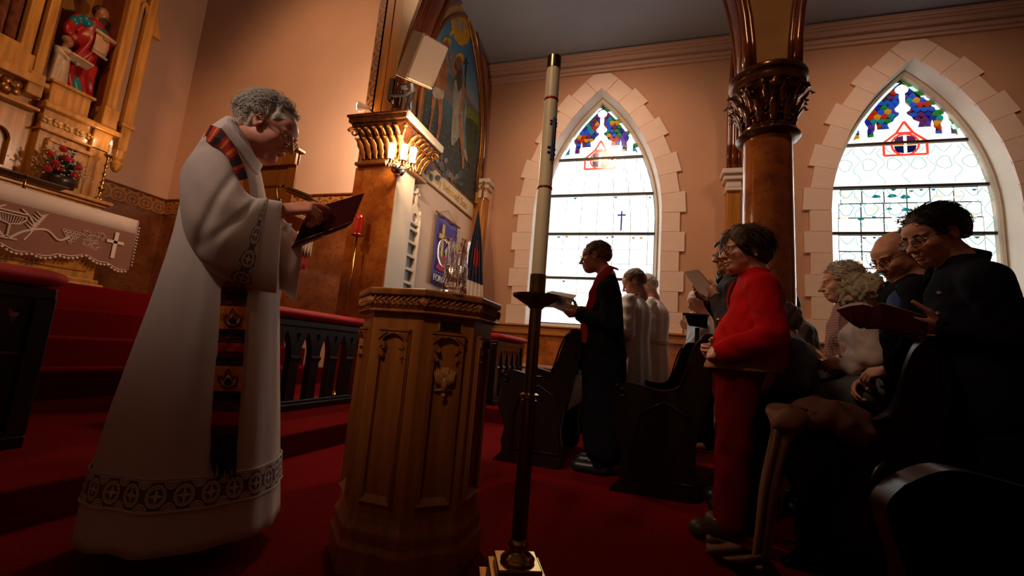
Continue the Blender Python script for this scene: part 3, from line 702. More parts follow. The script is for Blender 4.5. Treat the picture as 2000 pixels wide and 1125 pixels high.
    white([(-.80, zt), (.80, zt), (.80, zt + .03), (.62, zt + .05), (.60, zt + .08), (.34, zt + .10), (.32, zt + .21), (-.32, zt + .21), (-.34, zt + .10), (-.60, zt + .08), (-.62, zt + .05), (-.80, zt + .03)], -.012)
    sp = [(.17, .22), (.19, .29), (.12, .33), (.10, .38), (.05, .42), (.04, .46), (.085, .49), (.095, .53), (.05, .58), (.03, .62), (.035, .72), (.03, .76), (.07, .79), (.085, .84), (.05, .88), (0, .91)]
    white([(-.17, zt + .2), (.17, zt + .2)] + [(u, zt + z) for u, z in sp] + [(-u, zt + z) for u, z in reversed(sp[:-1])], -.016)
    for s in (-1, 1):
        for uc, hh, ww in ((.50, .44, .8), (.34, .26, .45), (.66, .20, .55)):
            pr = [(.06, 0), (.06, .12), (.075, .16), (.04, .20), (.02, .24), (.03, .27), (.012, .31), (0, .36)]
            p = [(uc * s + u * ww, zt + .05 + z * hh / .36) for u, z in pr] + [(uc * s - u * ww, zt + .05 + z * hh / .36) for u, z in reversed(pr[:-1])]
            white(p, -.018)
    # red gable and roundel with a dark quartered cross
    def bar_(p, q, w_, k, dy=-.026):
        p = np.array(p, float); q = np.array(q, float); d = q - p; d /= np.linalg.norm(d); nn = np.array((-d[1], d[0])) * w_
        pane([tuple(p - nn), tuple(q - nn), tuple(q + nn), tuple(p + nn)], GL[k], YG + dy, .01)
    zc = bars[-1] - .03
    apx = (0, zc + .36); bl, br = (-.26, zc - .16), (.26, zc - .16)
    for p, q in ((apx, (-.10, zc + .18)), (apx, (.10, zc + .18)), ((-.10, zc + .18), (-.26, zc + .04)), ((.10, zc + .18), (.26, zc + .04)), ((-.26, zc + .04), bl), ((.26, zc + .04), br), (bl, br), ((-.10, zc + .18), (.10, zc + .18))): bar_(p, q, .015, 'scarlet')
    m_ = 16
    for i in range(m_):
        t0, t1 = 2 * PI * i / m_, 2 * PI * (i + 1) / m_
        bar_((.165 * math.cos(t0), zc + .165 * math.sin(t0)), (.165 * math.cos(t1), zc + .165 * math.sin(t1)), .013, 'scarlet', -.028)
    for sx, sz, k in ((-1, 1, 'plum'), (1, 1, 'plum'), (-1, -1, 'navy'), (1, -1, 'navy')):
        pane([(sx * .022, zc + sz * .022), (sx * .135, zc + sz * .022), (sx * .12, zc + sz * .09), (sx * .09, zc + sz * .12), (sx * .022, zc + sz * .135)], GL[k], YG - .03, .01)
    bar_((-.135, zc + .0), (.135, zc + .0), .012, 'amber', -.031); bar_((0, zc - .135), (0, zc + .135), .012, 'clear', -.034)
    return win
def surround(cx):
    """stone blocks round an opening: toothed jambs, voussoirs and keystone, parts of the wall"""
    o0 = tuple(wloc(wall_n))
    def blk(poly, t=.035):
        mu = sum(p[0] for p in poly) / 4; mz = sum(p[1] for p in poly) / 4
        poly = [(mu + (u - mu) * .985, mz + (z - mz) * .985) for u, z in poly]
        piece(wall_n, 'stone_block', [(cx + u, z) for u, z in poly], YW - t, t + .03, mat('stone'), o0)
    zj = np.linspace(ZSILL, ZSPR + .05, 7)
    for i in range(6):
        w_ = .27 if i % 2 else .345
        for s in (-1, 1): blk([(s * 1.05, zj[i]), (s * (1.05 + w_), zj[i]), (s * (1.05 + w_), zj[i + 1]), (s * 1.05, zj[i + 1])])
    a, zs, zp = 1.05, ZSPR, ZAPX; h = zp - zs; R_ = (a * a + h * h) / (2 * a); cu = a - R_; th = math.asin(h / R_); t0 = .05 / R_
    tt = np.linspace(t0, th - .035, 9)
    for s in (-1, 1):
        for i in range(8):
            w_ = (.28 if i % 2 else .36); w_ = w_ if i < 7 else .30
            A, Bt = tt[i], tt[i + 1]
            P_ = lambda r, t: (s * (cu + r * math.cos(t)), zs + r * math.sin(t))
            blk([P_(R_, A), P_(R_ + w_, A), P_(R_ + w_, Bt), P_(R_, Bt)])
    x = cu + R_ * math.cos(tt[-1]); z = zs + R_ * math.sin(tt[-1]); d = .30
    x2, z2 = cu + (R_ + .30) * math.cos(tt[-1]), zs + (R_ + .30) * math.sin(tt[-1])
    piece(wall_n, 'stone_block', [(cx - x * .98, z), (cx, zp + .0), (cx + x * .98, z), (cx + x2 * .98, z2), (cx + x2 * .5, z2 + .12), (cx - x2 * .5, z2 + .12), (cx - x2 * .98, z2)], YW - .04, .07, mat('stone'), o0)
for i, (cx, _, _) in enumerate(WIN):
    window(i + 1, cx, 11 + 7 * i); surround(cx)
# daylight entering through the glass is carried by the glowing panes themselves
# ================================================================== EAST WALL OF THE AISLE: mural, text, banner, hymn board, flag
PC, PA, PZ0, PZS, PZP = 5.68, 1.02, 3.30, 4.2, 6.0
mur = thing('mural', 'tall pointed mural of a river baptism in a gilt arch frame on the end wall', 'painting', (XE, PC, PZ0))
ow = [(-PA, PZ0)] + arch(PA, PZS, PZP, 14) + [(PA, PZ0)]
def murmat():
    m, nt, b = newmat('painted_sky_and_water'); tc = nt.nodes.new('ShaderNodeTexCoord'); sx = nt.nodes.new('ShaderNodeSeparateXYZ'); lk(nt, tc.outputs['Object'], sx.inputs[0])
    z = sx.outputs[2]
    v = coord(nt, (1, .8, 2.2)); n = noise(nt, v, 3.2, 5, .65); v2 = coord(nt, (1, 1.4, 3)); n2 = noise(nt, v2, 9, 4, .7)
    cr = nt.nodes.new('ShaderNodeValToRGB'); lk(nt, mth(nt, 'MULTIPLY', mth(nt, 'ADD', z, mth(nt, 'MULTIPLY', mth(nt, 'SUBTRACT', n, .5), .35)), 1 / 2.7), cr.inputs[0])
    e = cr.color_ramp.elements; e[0].position = 0; e[0].color = (.012, .022, .018, 1); e[1].position = 1; e[1].color = (.02, .16, .34, 1)
    for p, c in ((.16, (.02, .035, .03)), (.28, (.035, .06, .06)), (.40, (.05, .14, .18)), (.48, (.10, .17, .19)), (.55, (.06, .12, .10)), (.60, (.22, .26, .30)), (.70, (.10, .24, .36)), (.82, (.03, .17, .34))): q = e.new(p); q.color = (*c, 1)
    f = mth(nt, 'MULTIPLY', mth(nt, 'GREATER_THAN', n2, .60), .35)
    lk(nt, mix(nt, f, cr.outputs[0], (.26, .30, .30)), b.inputs['Base Color']); b.inputs['Roughness'].default_value = .5
    return m
g = G(); g.prism([(XE + .01, PC + u, z) for u, z in ow], (.02, 0, 0)); canvas = g.build('canvas', murmat(), mur)
# figures painted on the wall: thin flat patches of paint
def patch(name, pts, col, par, lift=.004, px=True, m=None):
    if 8 < len(pts) < 17 and name != 'painted_cross': pts = [(p[0], p[1]) for p in crom([(x, y, 0) for x, y in list(pts) + [pts[0]]], 3)[:-1]]
    g = G(); q = [(XE + .03 + lift, *at(x, y, 'X', XE + .03)[1:]) if px else (XE + .03 + lift, PC + x, y) for x, y in pts]
    g.prism(q, (.003, 0, 0)); return g.build(name, m or M('paint_' + name, col, .55, vary=.35, scale=8), par)
SKIN = (.42, .17, .07)
def ell_px(cx, cy, rx, ry, n=18, tilt=0): return [(cx + rx * math.cos(t) * math.cos(tilt) - ry * math.sin(t) * math.sin(tilt), cy + rx * math.cos(t) * math.sin(tilt) + ry * math.sin(t) * math.cos(tilt)) for t in np.linspace(0, 2 * PI, n, endpoint=False)]
patch('painted_sun', ell_px(900, 50, 19, 40, tilt=-.12), (.70, .38, .01), mur, .002)
patch('painted_ray', [(898, 8), (903, 12), (901, 28), (897, 28)], (.7, .4, .05), mur, .003)
patch('painted_ray', [(877, 66), (884, 56), (886, 60), (880, 72)], (.7, .4, .05), mur, .003)
patch('painted_ray', [(925, 40), (917, 44), (917, 48), (926, 46)], (.7, .4, .05), mur, .003)
patch('painted_dove', [(885, 17), (890, 24), (895, 38), (898, 42), (907, 46), (913, 53), (908, 57), (900, 58), (897, 62), (894, 57), (890, 44)], (.42, .33, .26), mur, .006)
patch('painted_hill', [(905, 212), (914, 205), (925, 218), (936, 228), (936, 262), (920, 240), (908, 235)], (.16, .22, .03), mur, .003)
patch('painted_bank', [(896, 236), (908, 228), (922, 234), (934, 246), (930, 300), (918, 330), (908, 300), (904, 270)], (.05, .07, .04), mur, .0035)
patch('painted_hill', [(850, 160), (862, 150), (878, 165), (892, 190), (886, 215), (866, 190), (852, 185)], (.20, .17, .16), mur, .003)
# bathing figure
patch('painted_figure', [(866, 118), (873, 120), (874, 140), (872, 160), (866, 184), (864, 196), (862, 232), (858, 262), (853, 280), (850, 274), (854, 250), (856, 220), (854, 196), (851, 192), (846, 222), (841, 248), (837, 262), (836, 252), (841, 222), (843, 192), (847, 176), (848, 160), (853, 136), (860, 126)], SKIN, mur, .005)
patch('painted_arm', [(858, 130), (864, 138), (872, 156), (875, 172), (869, 172), (860, 152), (855, 140)], (.34, .13, .05), mur, .007)
patch('painted_loincloth', [(847, 168), (866, 178), (865, 192), (856, 194), (846, 188), (843, 180)], (.55, .46, .33), mur, .007)
patch('painted_head', ell_px(870, 92, 6, 13, tilt=.05), (.30, .12, .05), mur, .007)
patch('painted_halo', ell_px(872, 82, 8, 10), (.70, .42, .03), mur, .0045)
# baptising figure with a tall cross staff
patch('painted_robe', [(886, 158), (902, 150), (909, 170), (911, 210), (908, 240), (910, 290), (912, 318), (905, 300), (900, 282), (896, 268), (886, 282), (880, 280), (882, 240), (884, 200)], (.36, .34, .26), mur, .005)
patch('painted_cloak', [(900, 150), (908, 152), (911, 190), (906, 222), (911, 300), (906, 290), (902, 230), (901, 180)], (.10, .22, .24), mur, .006)
patch('painted_body', [(888, 128), (900, 130), (903, 146), (900, 172), (894, 180), (889, 150)], (.10, .05, .03), mur, .0065)
patch('painted_arm', [(878, 104), (881, 106), (885, 130), (892, 140), (888, 148), (880, 132), (876, 112)], SKIN, mur, .0075)
patch('painted_arm', [(903, 158), (909, 178), (905, 208), (897, 222), (895, 216), (901, 202), (902, 180)], SKIN, mur, .0075)
patch('painted_leg', [(894, 222), (901, 222), (902, 262), (906, 300), (905, 330), (901, 328), (901, 300), (896, 262)], SKIN, mur, .0075)
patch('painted_head', ell_px(895, 124, 6, 14), (.24, .09, .04), mur, .008)
patch('painted_halo', ell_px(897, 114, 8.5, 11), (.70, .42, .03), mur, .0045)
for i in range(26):
    r_ = random.Random(i); x = r_.uniform(824, 905); y = r_.uniform(270, 345) + (x - 824) * .25
    patch('painted_rock', ell_px(x, y, r_.uniform(2.5, 5.5), r_.uniform(4, 9), 7), r_.choice([(.13, .13, .12), (.22, .12, .09), (.07, .10, .09), (.25, .24, .22)]), mur, .0035 + .0002 * i)
patch('painted_cross', [(909, 112), (911, 112), (911, 122), (915, 123), (915, 126), (911, 125), (908, 170), (906, 170), (909, 125), (905, 124), (905, 121), (909, 122)], (.06, .04, .03), mur, .009)
# the gilt frame: rolls of gilding and brown
def fr_tube(off, r, m, nm, lift=.05):
    g = G(); a = PA + off; g.tube([(XE + lift, PC + u, z) for u, z in [(-a, PZ0 + .2)] + arch(a, PZS, PZP + off * 1.6, 16) + [(a, PZ0 + .2)]], r, 8); return g.build(nm, m, mur, smooth=True)
fr_tube(.02, .035, mat('gilt'), 'inner_roll'); fr_tube(.15, .04, mat('mahog'), 'outer_roll', .07); fr_tube(.19, .022, mat('gilt'), 'edge_bead', .05)
g = G(); o1 = [(-PA - .02, PZ0)] + arch(PA + .02, PZS, PZP + .03, 14) + [(PA + .02, PZ0)]; o2 = [(-PA - .16, PZ0)] + arch(PA + .16, PZS, PZP + .25, 14) + [(PA + .16, PZ0)]
g.grid([[(XE + .04, PC + u, z) for u, z in o1], [(XE + .05, PC + u, z) for u, z in o2]]); g.build('frame_band', mat('stencil_gold'), mur, solid=.02)
# inscription panel below
ins = thing('inscription_panel', 'cream panel under the mural with gold gothic lettering', 'sign', (XE, PC, 3.02))
B('board', M('cream_board', (.70, .60, .42), .5, vary=.06), ins, (XE + .002, XE + .02, 4.66, 6.72, 3.02, 3.26)); B('board_edge', mat('gilt'), ins, (XE + .002, XE + .03, 4.66, 6.74, 2.99, 3.015), (XE + .002, XE + .03, 4.66, 6.74, 3.265, 3.29))
MG = M('gold_leaf', (.62, .34, .06), .4, metal=.2)
text('This is my beloved Son', 'lettering', MG, ins, (XE + .022, 4.74, 3.08), (0, 1, 0), (0, 0, 1), .185)
B('pale_panel', M('pale_plaster', (.66, .50, .38), .6, vary=.05), wall_e_ if 0 else ins, (XE + .002, XE + .010, 4.52, 6.72, 1.3, 2.98))
st(B('trim_east_wainscot', mat('marble'), None, (XE, XE + .06, 4.62, 6.8, .1, 1.2)))
# banner
pts = [at(x, y, 'X', XE + .06) for x, y in ((854, 415), (894, 436), (884, 570), (843, 553))]
by0, by1 = (pts[0][1] + pts[3][1]) / 2, (pts[1][1] + pts[2][1]) / 2; bz1 = pts[0][2]; bz0 = pts[3][2]; bw_ = by1 - by0
ban = thing('banner', 'violet cloth banner with gold cross hanging behind the glass pitcher', 'banner', (XE + .06, (by0 + by1) / 2, bz0))
g = G(); g.grid([[(XE + .05 + .012 * math.sin(k * 1.1 + z), by0 + (by1 - by0) * k / 12, z) for k in range(13)] for z in np.linspace(bz0, bz1, 8)]); g.build('cloth', M('violet_cloth', (.10, .08, .36), .8, vary=.15), ban, smooth=True, solid=.006)
g = G(); g.tube([(XE + .06, by0 - .06, bz1 + .01), (XE + .06, by1 + .06, bz1 + .01)], .014); g.tube([(XE + .06, by0, bz1), (XE + .03, (by0 + by1) / 2, bz1 + .16), (XE + .06, by1, bz1)], .004, 5); g.build('rod', mat('gilt'), ban)
gx = XE + .078; bo = .25
B('gold_cross', M('gold_cloth', (.70, .45, .08), .5), ban, (gx, gx + .006, 5.32 + bo, 5.39 + bo, 1.98, 2.55), (gx, gx + .008, 5.24 + bo, 5.47 + bo, 2.32, 2.39))
g = G(); g.prism([(gx, u + bo, v + .12) for u, v in ((5.24, 1.76), (5.34, 1.92), (5.44, 2.0), (5.58, 1.96), (5.62, 1.84), (5.50, 1.75), (5.36, 1.74))], (.006, 0, 0)); g.build('pink_bloom', M('pink_felt', (.45, .04, .14), .8), ban)
g = G(); g.prism([(gx, u + bo, v + .06) for u, v in ((5.32, 1.95), (5.36, 2.08), (5.46, 2.14), (5.44, 2.05))], (.005, 0, 0)); g.build('green_leaf', M('green_felt', (.02, .22, .13), .8), ban)
g = G(); g.prism([(gx + .004, u + bo - .06, v) for u, v in ((5.52, 2.18), (5.66, 2.36), (5.80, 2.3), (5.70, 2.06), (5.58, 2.06))], (.004, 0, 0)); g.build('white_dove', mat('white'), ban)
text('FORGIVEN', 'lettering', M('white_felt', (.75, .70, .72), .8), ban, (XE + .075, by0 + .03, bz0 + .05), (0, 1, 0), (0, 0, 1), .135)
B('stitching', M('lilac_thread', (.35, .30, .55), .8), ban, (gx - .004, gx, by0 + .04, by1 - .04, bz0 + .18, bz0 + .187), (gx - .004, gx, by0 + .04, by1 - .04, bz1 - .08, bz1 - .073))
# hymn board with white gothic frame
hb = thing('hymn_board', 'white gothic hymn board with small crosses on the pier', 'board', (XE + .02, 4.69, 1.35)); hx = XE + .1
hy0, hy1, hz0, hz1 = 4.56, 4.86, 1.32, 2.28
B('frame_post', mat('white'), hb, (XE + .012, hx + .03, hy0, hy0 + .05, hz0, hz1 + .05), bev=.006); B('frame_post', mat('white'), hb, (XE + .012, hx + .03, hy1 - .04, hy1 + .0, hz0, hz1 + .08), bev=.006)
B('backing', M('grey_slate', (.16, .18, .17), .4), hb, (XE + .012, hx - .02, hy0, hy1, hz0, hz1))
for k in range(6): B('slat', mat('white'), hb, (hx - .02, hx + .02, hy0 + .05, hy1 - .04, hz0 + .02 + k * .17, hz0 + .055 + k * .17), bev=.004)
g = G(); g.prism([(hx - .012, hy0, hz1), (hx - .012, hy1, hz1), (hx - .012, hy1, hz1 + .05), (hx - .012, (hy0 + hy1) / 2 + .02, hz1 + .26), (hx - .012, (hy0 + hy1) / 2 - .02, hz1 + .26), (hx - .012, hy0, hz1 + .05)], (.03, 0, 0), [[(hx - .012, (hy0 + hy1) / 2 + .06 * math.cos(t), hz1 + .08 + .06 * math.sin(t)) for t in np.linspace(0, 2 * PI, 12, endpoint=False)]])
g.build('gable', mat('white'), hb)
def cross_g(g, x, y, z, s): g.box(x - .01, x + .02, y - .12 * s, y + .12 * s, z + .24 * s, z + .30 * s); g.box(x - .01, x + .02, y - .03 * s, y + .03 * s, z, z + .46 * s)
g = G(); cross_g(g, hx, (hy0 + hy1) / 2, hz1 + .25, .55); cross_g(g, hx, hy1 - .02, hz1 + .06, .32); g.build('cross', mat('white'), hb, bev=.004)
# flag on its pole in the corner
fl = thing('flag', 'dark blue and white flag with red cross on a brass topped pole', 'flag', (-2.62, 6.35, .15))
g = G(); g.tube([(-2.62, 6.35, .15), (-2.62, 6.35, 3.25)], .014); g.build('pole', mat('oak'), fl)
g = G(); g.lathe([(.16, .15), (.16, .18), (.05, .23), (.03, .3), (.02, .34)], (-2.62, 6.35, 0), 20); g.build('flag_base', mat('brass'), fl, smooth=True)
g = G(); g.box(-2.635, -2.605, 6.335, 6.365, 3.22, 3.52); g.box(-2.635, -2.605, 6.27, 6.43, 3.38, 3.42); g.ball((-2.62, 6.35, 3.22), .03); g.build('finial_cross', mat('brass'), fl)
rows = []
NV = 26
for i in range(15):
    t = i / 14; z = 3.02 - 2.0 * t; wdt = .05 + .36 * min(1, t * 1.25) ** .8
    rows.append([(-2.62 + (k / NV - .42) * wdt, 6.33 - .045 - .05 * math.sin(k * 1.25 + t * 1.5) * min(1, t * 3), z - .25 * (k / NV) * (1 - t)) for k in range(NV + 1)])
g = G(); g.grid(rows)
for fi in range(len(g.f)):
    r_, c_ = divmod(fi, NV); g.m[fi] = 0 if r_ < 8 else 1
    if 3 <= r_ <= 6 and ((9 <= c_ <= 18 and r_ in (4, 5)) or 12 <= c_ <= 15): g.m[fi] = 2
g.build('cloth', [M('flag_navy', (.012, .02, .05), .7), M('flag_white', (.66, .60, .55), .7, vary=.05), M('flag_red', (.30, .01, .02), .7)], fl, smooth=True, solid=.004)

# ---- speaker on its bracket
sp = thing('wall_speaker', 'beige boxy loudspeaker tilted out from the chancel pier above its capital', 'speaker', (-2.75, 4.0, 3.75))
TL, BL, BR_, TR = at(828, 64, 'Y', 3.62), at(790, 154, 'Y', 3.60), at(844, 176, 'Y', 3.92), at(876, 93, 'Y', 3.96)
cf = (TL + BL + BR_ + TR) / 4; ev = (TL + TR - BL - BR_) / 4; eh = (TR + BR_ - TL - BL) / 4
nr = np.cross(eh, ev); nr /= np.linalg.norm(nr); nr = nr if nr[0] > 0 else -nr
g = G()
f4 = [BL, BR_, TR, TL]; back = at(772, 146, 'Y', 3.66), at(806, 59, 'Y', 3.68)
BLb, TLb = back; BRb = BR_ + (BLb - BL) * .8; TRb = TR + (TLb - TL) * .8
g.add([BL, BR_, TR, TL, BLb, BRb, TRb, TLb], [(0, 1, 2, 3), (7, 6, 5, 4), (0, 4, 5, 1), (1, 5, 6, 2), (2, 6, 7, 3), (3, 7, 4, 0)]); g.build('cabinet', mat('speaker_side'), sp, bev=.008)
g = G(); s_ = .94; g.obox(cf + nr * .008, eh * s_, ev * s_, nr * .008); g.build('grille', mat('speaker'), sp, bev=.004)
for a in (-1, 1):
    for b_ in (-1, 1): g = G(); g.ball(cf + nr * .018 + eh * a * .88 + ev * b_ * .92, .009, 8, 5); g.build('corner_screw', mat('steel'), sp)
g = G(); a0 = at(764, 172, 'Y', 4.10); g.box(a0[0] - .03, a0[0] + .03, 4.09, 4.15, a0[2] - .15, a0[2] + .12); g.tube([a0 + (0, 0, -.1), at(792, 186, 'Y', 3.98), at(806, 176, 'Y', 3.85), at(804, 160, 'Y', 3.75)], .022); g.tube([at(788, 170, 'Y', 3.98), at(800, 168, 'Y', 3.8)], .035); g.build('bracket', mat('black'), sp)
g = G(); g.tube(crom([at(806, 166, 'Y', 3.85), at(812, 180, 'Y', 3.95), at(800, 200, 'Y', 4.05), at(800, 214, 'Y', 4.07)], 5), .008, 6); g.build('cable', mat('black'), sp)

# ---- sconce with three glass cups
sc = thing('wall_sconce', 'three light crystal sconce glowing below the gilded capital', 'lamp', (-2.72, 4.05, 2.55))
mglow = emitmat('frosted_glow', (1, .72, .42), 26)
mcr = M('crystal', (1, .95, .85), .05, trans=.9, vary=0, emit=(1, .6, .3), estr=.6)
cups = [at(765, 298, 'Y', 3.98), at(789, 300, 'Y', 3.90), at(806, 306, 'Y', 4.03)]
hubc = at(775, 330, 'Y', 4.02)
g = G(); g.ball(hubc, .065, 16, 10); g.tube([hubc, (hubc[0] - .02, 4.12, hubc[2] + .02)], .03); g.lathe([(.07, 0), (.06, .02)], (hubc[0] - .02, 4.12, hubc[2] + .02), 16, axis=(0, -1, 0)); g.build('hub', mat('steel'), sc, smooth=True)
for c in cups:
    g = G(); g.lathe([(.032, -.07), (.036, 0), (.038, .09), (.036, .10)], c, 16); g.build('glass_cup', mglow, sc, smooth=True, sharp=50)
    g = G(); g.tube(bez(hubc, (c[0], c[1], hubc[2] - .02), c + (0, 0, -.1), 8), .009); g.lathe([(.015, -.115), (.05, -.10), (.055, -.09), (.02, -.075)], c, 14); g.build('arm', mat('brass'), sc, smooth=True)
    for k in range(8):
        a = 2 * PI * k / 8; g = G(); p = c + np.array((.05 * math.cos(a), .05 * math.sin(a), -.12)); g.lathe([(.001, .02), (.009, .0), (.001, -.035)], p, 5); g.build('crystal_drop', mcr, sc)
    lamp('POINT', 'sconce_light', tuple(c + (0.16, -.04, .13)), SCONCE_W, (1, .62, .33), .035)
# ---- little flood lamp on the pier edge
fp = at(712, 210, 'Y', 4.02)
fd = thing('flood_lamp', 'small white spotlight at the top of the chancel pier', 'lamp', tuple(fp))
g = G(); ax = np.array((-.93, -.25, .1)); ax /= np.linalg.norm(ax); g.lathe([(.018, -.07), (.03, -.02), (.055, .06), (.06, .07)], fp, 16, axis=ax); g.build('lamp_housing', mat('white'), fd, smooth=True)
g = G(); g.lathe([(.055, .0), (.05, .012), (.0, .022)], fp + ax * .066, 16, axis=ax); g.build('lamp_lens', emitmat('flood_lens', (1, .93, .85), 40), fd, smooth=True)
g = G(); g.tube([fp - ax * .05, fp - ax * .05 + (0.02, .12, -.02)], .012); g.build('mount', mat('black'), fd)
lamp('POINT', 'flood_light', tuple(fp + ax * .22 + (0, .25, 0)), FLOOD_W, (1, .72, .5), .05)
# ================================================================== BAPTISMAL FONT
FC = np.array((-.881, 1.676)) * CAMH / .72 * .9; FA = -.387
K_ = CAMH / .72 * .9
def octr(r, z, c=FC, a0=None): return [(c[0] + r * math.cos((FA if a0 is None else a0) + k * PI / 4), c[1] + r * math.sin((FA if a0 is None else a0) + k * PI / 4), z) for k in range(8)]
ZM = .894      # underside of the carved moulding
font = thing('baptismal_font', 'octagonal carved oak font with a trefoil headed panel on each face', 'font', (FC[0], FC[1], 0))
RT, RB = .30 * K_, .29 * K_
def octlayers(lay, name, m, bev=.004):
    g = G(); g.grid([octr(r, z) for r, z in lay], True); n = len(g.v); g.f.append(list(range(8))[::-1]); g.m.append(0); g.f.append(list(range(n - 8, n))); g.m.append(0)
    return g.build(name, m, font, bev=bev)
octlayers([(.292, 0), (.292, .085), (.284, .095), (.280, .105), (.283, .135), (.281, .145), (.272, .160), (.268, .168), (.262, .195)], 'plinth', mat('font_wood'))
octlayers([(.2625, .19), (.2625, .60), (.2625, ZM)], 'body', mat('font_wood'), .0)
octlayers([(.262, ZM - .010), (.290, ZM - .003), (.290, ZM + .003), (.27, ZM + .010)], 'lower_bead', mat('font_wood'), .003)
octlayers([(.270, ZM + .008), (.282, ZM + .018), (.285, ZM + .040), (.276, ZM + .054)], 'carved_frieze', mat('font_wood'), .003)
octlayers([(.270, ZM + .054), (.294, ZM + .058), (.297, ZM + .078), (.290, ZM + .083), (.25, ZM + .085)], 'top_slab', mat('font_wood'))
ZT = ZM + .085
# carved scallops and berries round the frieze
g = G(); sc_ = []
for k in range(8):
    a, b_ = np.array(octr(.2845, ZM + .032))[[k, (k + 1) % 8]]; d = b_ - a; L = np.linalg.norm(d); d /= L; nn = np.array((d[1], -d[0], 0)); nn = nn if nn @ (a + b_ - 2 * np.array((*FC, ZM + .032))) > 0 else -nn
    for i in range(9):
        c = a + d * L * (i + .5) / 9 + nn * .001
        for rr in (.0125, .0075): g.tube([c + d * (rr * math.cos(t)) + np.array((0, 0, 1)) * (rr * math.sin(t) - .012) for t in np.linspace(0, PI, 8)], .0022, 5)
        g.ball(c + np.array((0, 0, .012)), .0055, 6, 4); g.ball(c + d * L / 18 + np.array((0, 0, .006)), .005, 6, 4); g.ball(c + d * .006 + np.array((0, 0, .017)), .0045, 6, 4)
    for q in np.linspace(-1, 1, 7):
        c = a + nn * .004 - np.array((0, 0, .018)); g.tube([c, c + d * (.016 * q) + np.array((0, 0, 1)) * (.036 - .008 * abs(q))], [.002, .004], 5)
g.build('frieze_carving', mat('font_wood'), font, smooth=True)
# panel tracery on each face
fw_ = 2 * .29 * math.sin(PI / 8)
for k in range(8):
    a = np.array(octr(.2630, 0)[k]); b_ = np.array(octr(.2630, 0)[(k + 1) % 8]); mid = (a + b_) / 2; d = (b_ - a) / np.linalg.norm(b_ - a); nn = mid - np.array((*FC, 0)); nn[2] = 0; nn /= np.linalg.norm(nn)
    if d @ np.array((1, 0, 0)) < 0: d = -d
    base = np.array((*FC, 0)) + nn * (.2630 * math.cos(PI / 8) + .000)
    def F(u, z, o=0.): return base + d * u + np.array((0, 0, z)) + nn * o
    hw = .060; zt, zb = ZM - .075, .235
    # raised head with cusped arch cut out
    cut = []
    zA = zt - .012; zS = zt - .062
    for u, z in ((-.050, zS - .035), (-.050, zS - .022), (-.034, zS - .024), (-.040, zS - .006), (-.052, zS + .004), (-.046, zS + .012), (-.030, zS + .010), (-.034, zS + .024), (-.044, zS + .03), (-.036, zS + .042), (-.020, zS + .052), (0, zS + .058)): cut.append((u, z))
    cut = cut + [(-u, z) for u, z in reversed(cut[:-1])]
    g = G(); g.prism([F(-hw, zS - .035, .0)] + [F(u, z, .0) for u, z in cut] + [F(hw, zS - .035, .0), F(hw, zt, .0), F(-hw, zt, .0)], nn * .016)
    g.build('panel_tracery', mat('font_wood'), font)
    g = G()
    for s in (-1, 1):
        g.prism([F(s * hw, zb), F(s * (hw - .012), zb + .02), F(s * (hw - .012), zS - .03), F(s * hw, zS - .03)], nn * .016)
        g.prism([F(s * (hw + .004), zb - .01), F(s * hw, zb - .01), F(s * hw, zt + .006), F(s * (hw + .004), zt + .006)], nn * .008)
        g.tube([F(s * .045, zS + .004, .012), F(s * .030, zS + .006, .014)], [.004, .008], 6); g.tube([F(s * .045, zS - .026, .012), F(s * .034, zS - .026, .014)], [.004, .007], 6)
        g.prism([F(s * hw * .98, zt - .002, .016), F(s * hw * .4, zt - .002, .016), F(s * hw * .98, zt - .030, .016)], nn * .005)
    g.prism([F(-hw - .004, zt + .004), F(hw + .004, zt + .004), F(hw + .004, zt + .012), F(-hw - .004, zt + .012)], nn * .018)
    g.build('panel_moulding', mat('font_wood'), font)
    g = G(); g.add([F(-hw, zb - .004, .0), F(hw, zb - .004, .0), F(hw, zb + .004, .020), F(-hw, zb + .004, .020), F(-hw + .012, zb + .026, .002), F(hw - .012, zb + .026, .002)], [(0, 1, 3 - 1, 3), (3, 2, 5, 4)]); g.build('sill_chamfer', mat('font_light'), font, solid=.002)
    s_mid = base
    if abs(at(873, 700, 'Z', .5)[0] * 0 + (k)) < 99:
        px_ = base + np.array((0, 0, .6)) - CAM0; 
    fr_u = (px_ @ CR) / (px_ @ CF) * FPX + 1000
    if 845 < fr_u < 905 and base[1] < FC[1]:
        # the face with the brass plate and the descending dove
        g = G(); g.obox(F(.005, ZM - .040, .003), d * .040, nn * .003, np.array((0, 0, .0165))); g.build('name_plate', M('dark_brass_plate', (.03, .022, .014), .35, metal=.5), font, bev=.001)
        g = G(); g.obox(F(.005, ZM - .040, .0015), d * .048, nn * .0015, np.array((0, 0, .0175))); g.build('plate_rim', mat('font_light'), font)
        g = G(); zc = .66
        for s in (-1, 1):
            for j in range(5): g.tube([F(s * .006, zc - .028, .008), F(s * (.012 + .005 * j), zc + .0, .012), F(s * (.012 + .007 * j), zc + .034 + .004 * (2 - abs(j - 2)), .006)], [.006, .005, .003], 6)
        for j in range(-2, 3): g.tube([F(j * .002, zc - .005, .01), F(j * .0065, zc + .046, .006)], [.004, .0055], 6)
        g.ball(F(0, zc - .014, .01), (.014, .014, .028), 10, 8); g.ball(F(0, zc - .052, .012), .010, 10, 7); g.tube([F(0, zc - .056, .014), F(0, zc - .076, .010)], [.006, .001], 6)
        g.tube([F(-.033, zc - .036, .006), F(0, zc - .030, .01), F(.033, zc - .036, .006)], [.003, .007, .003], 6)
        g.build('carved_dove', mat('font_light'), font, smooth=True)

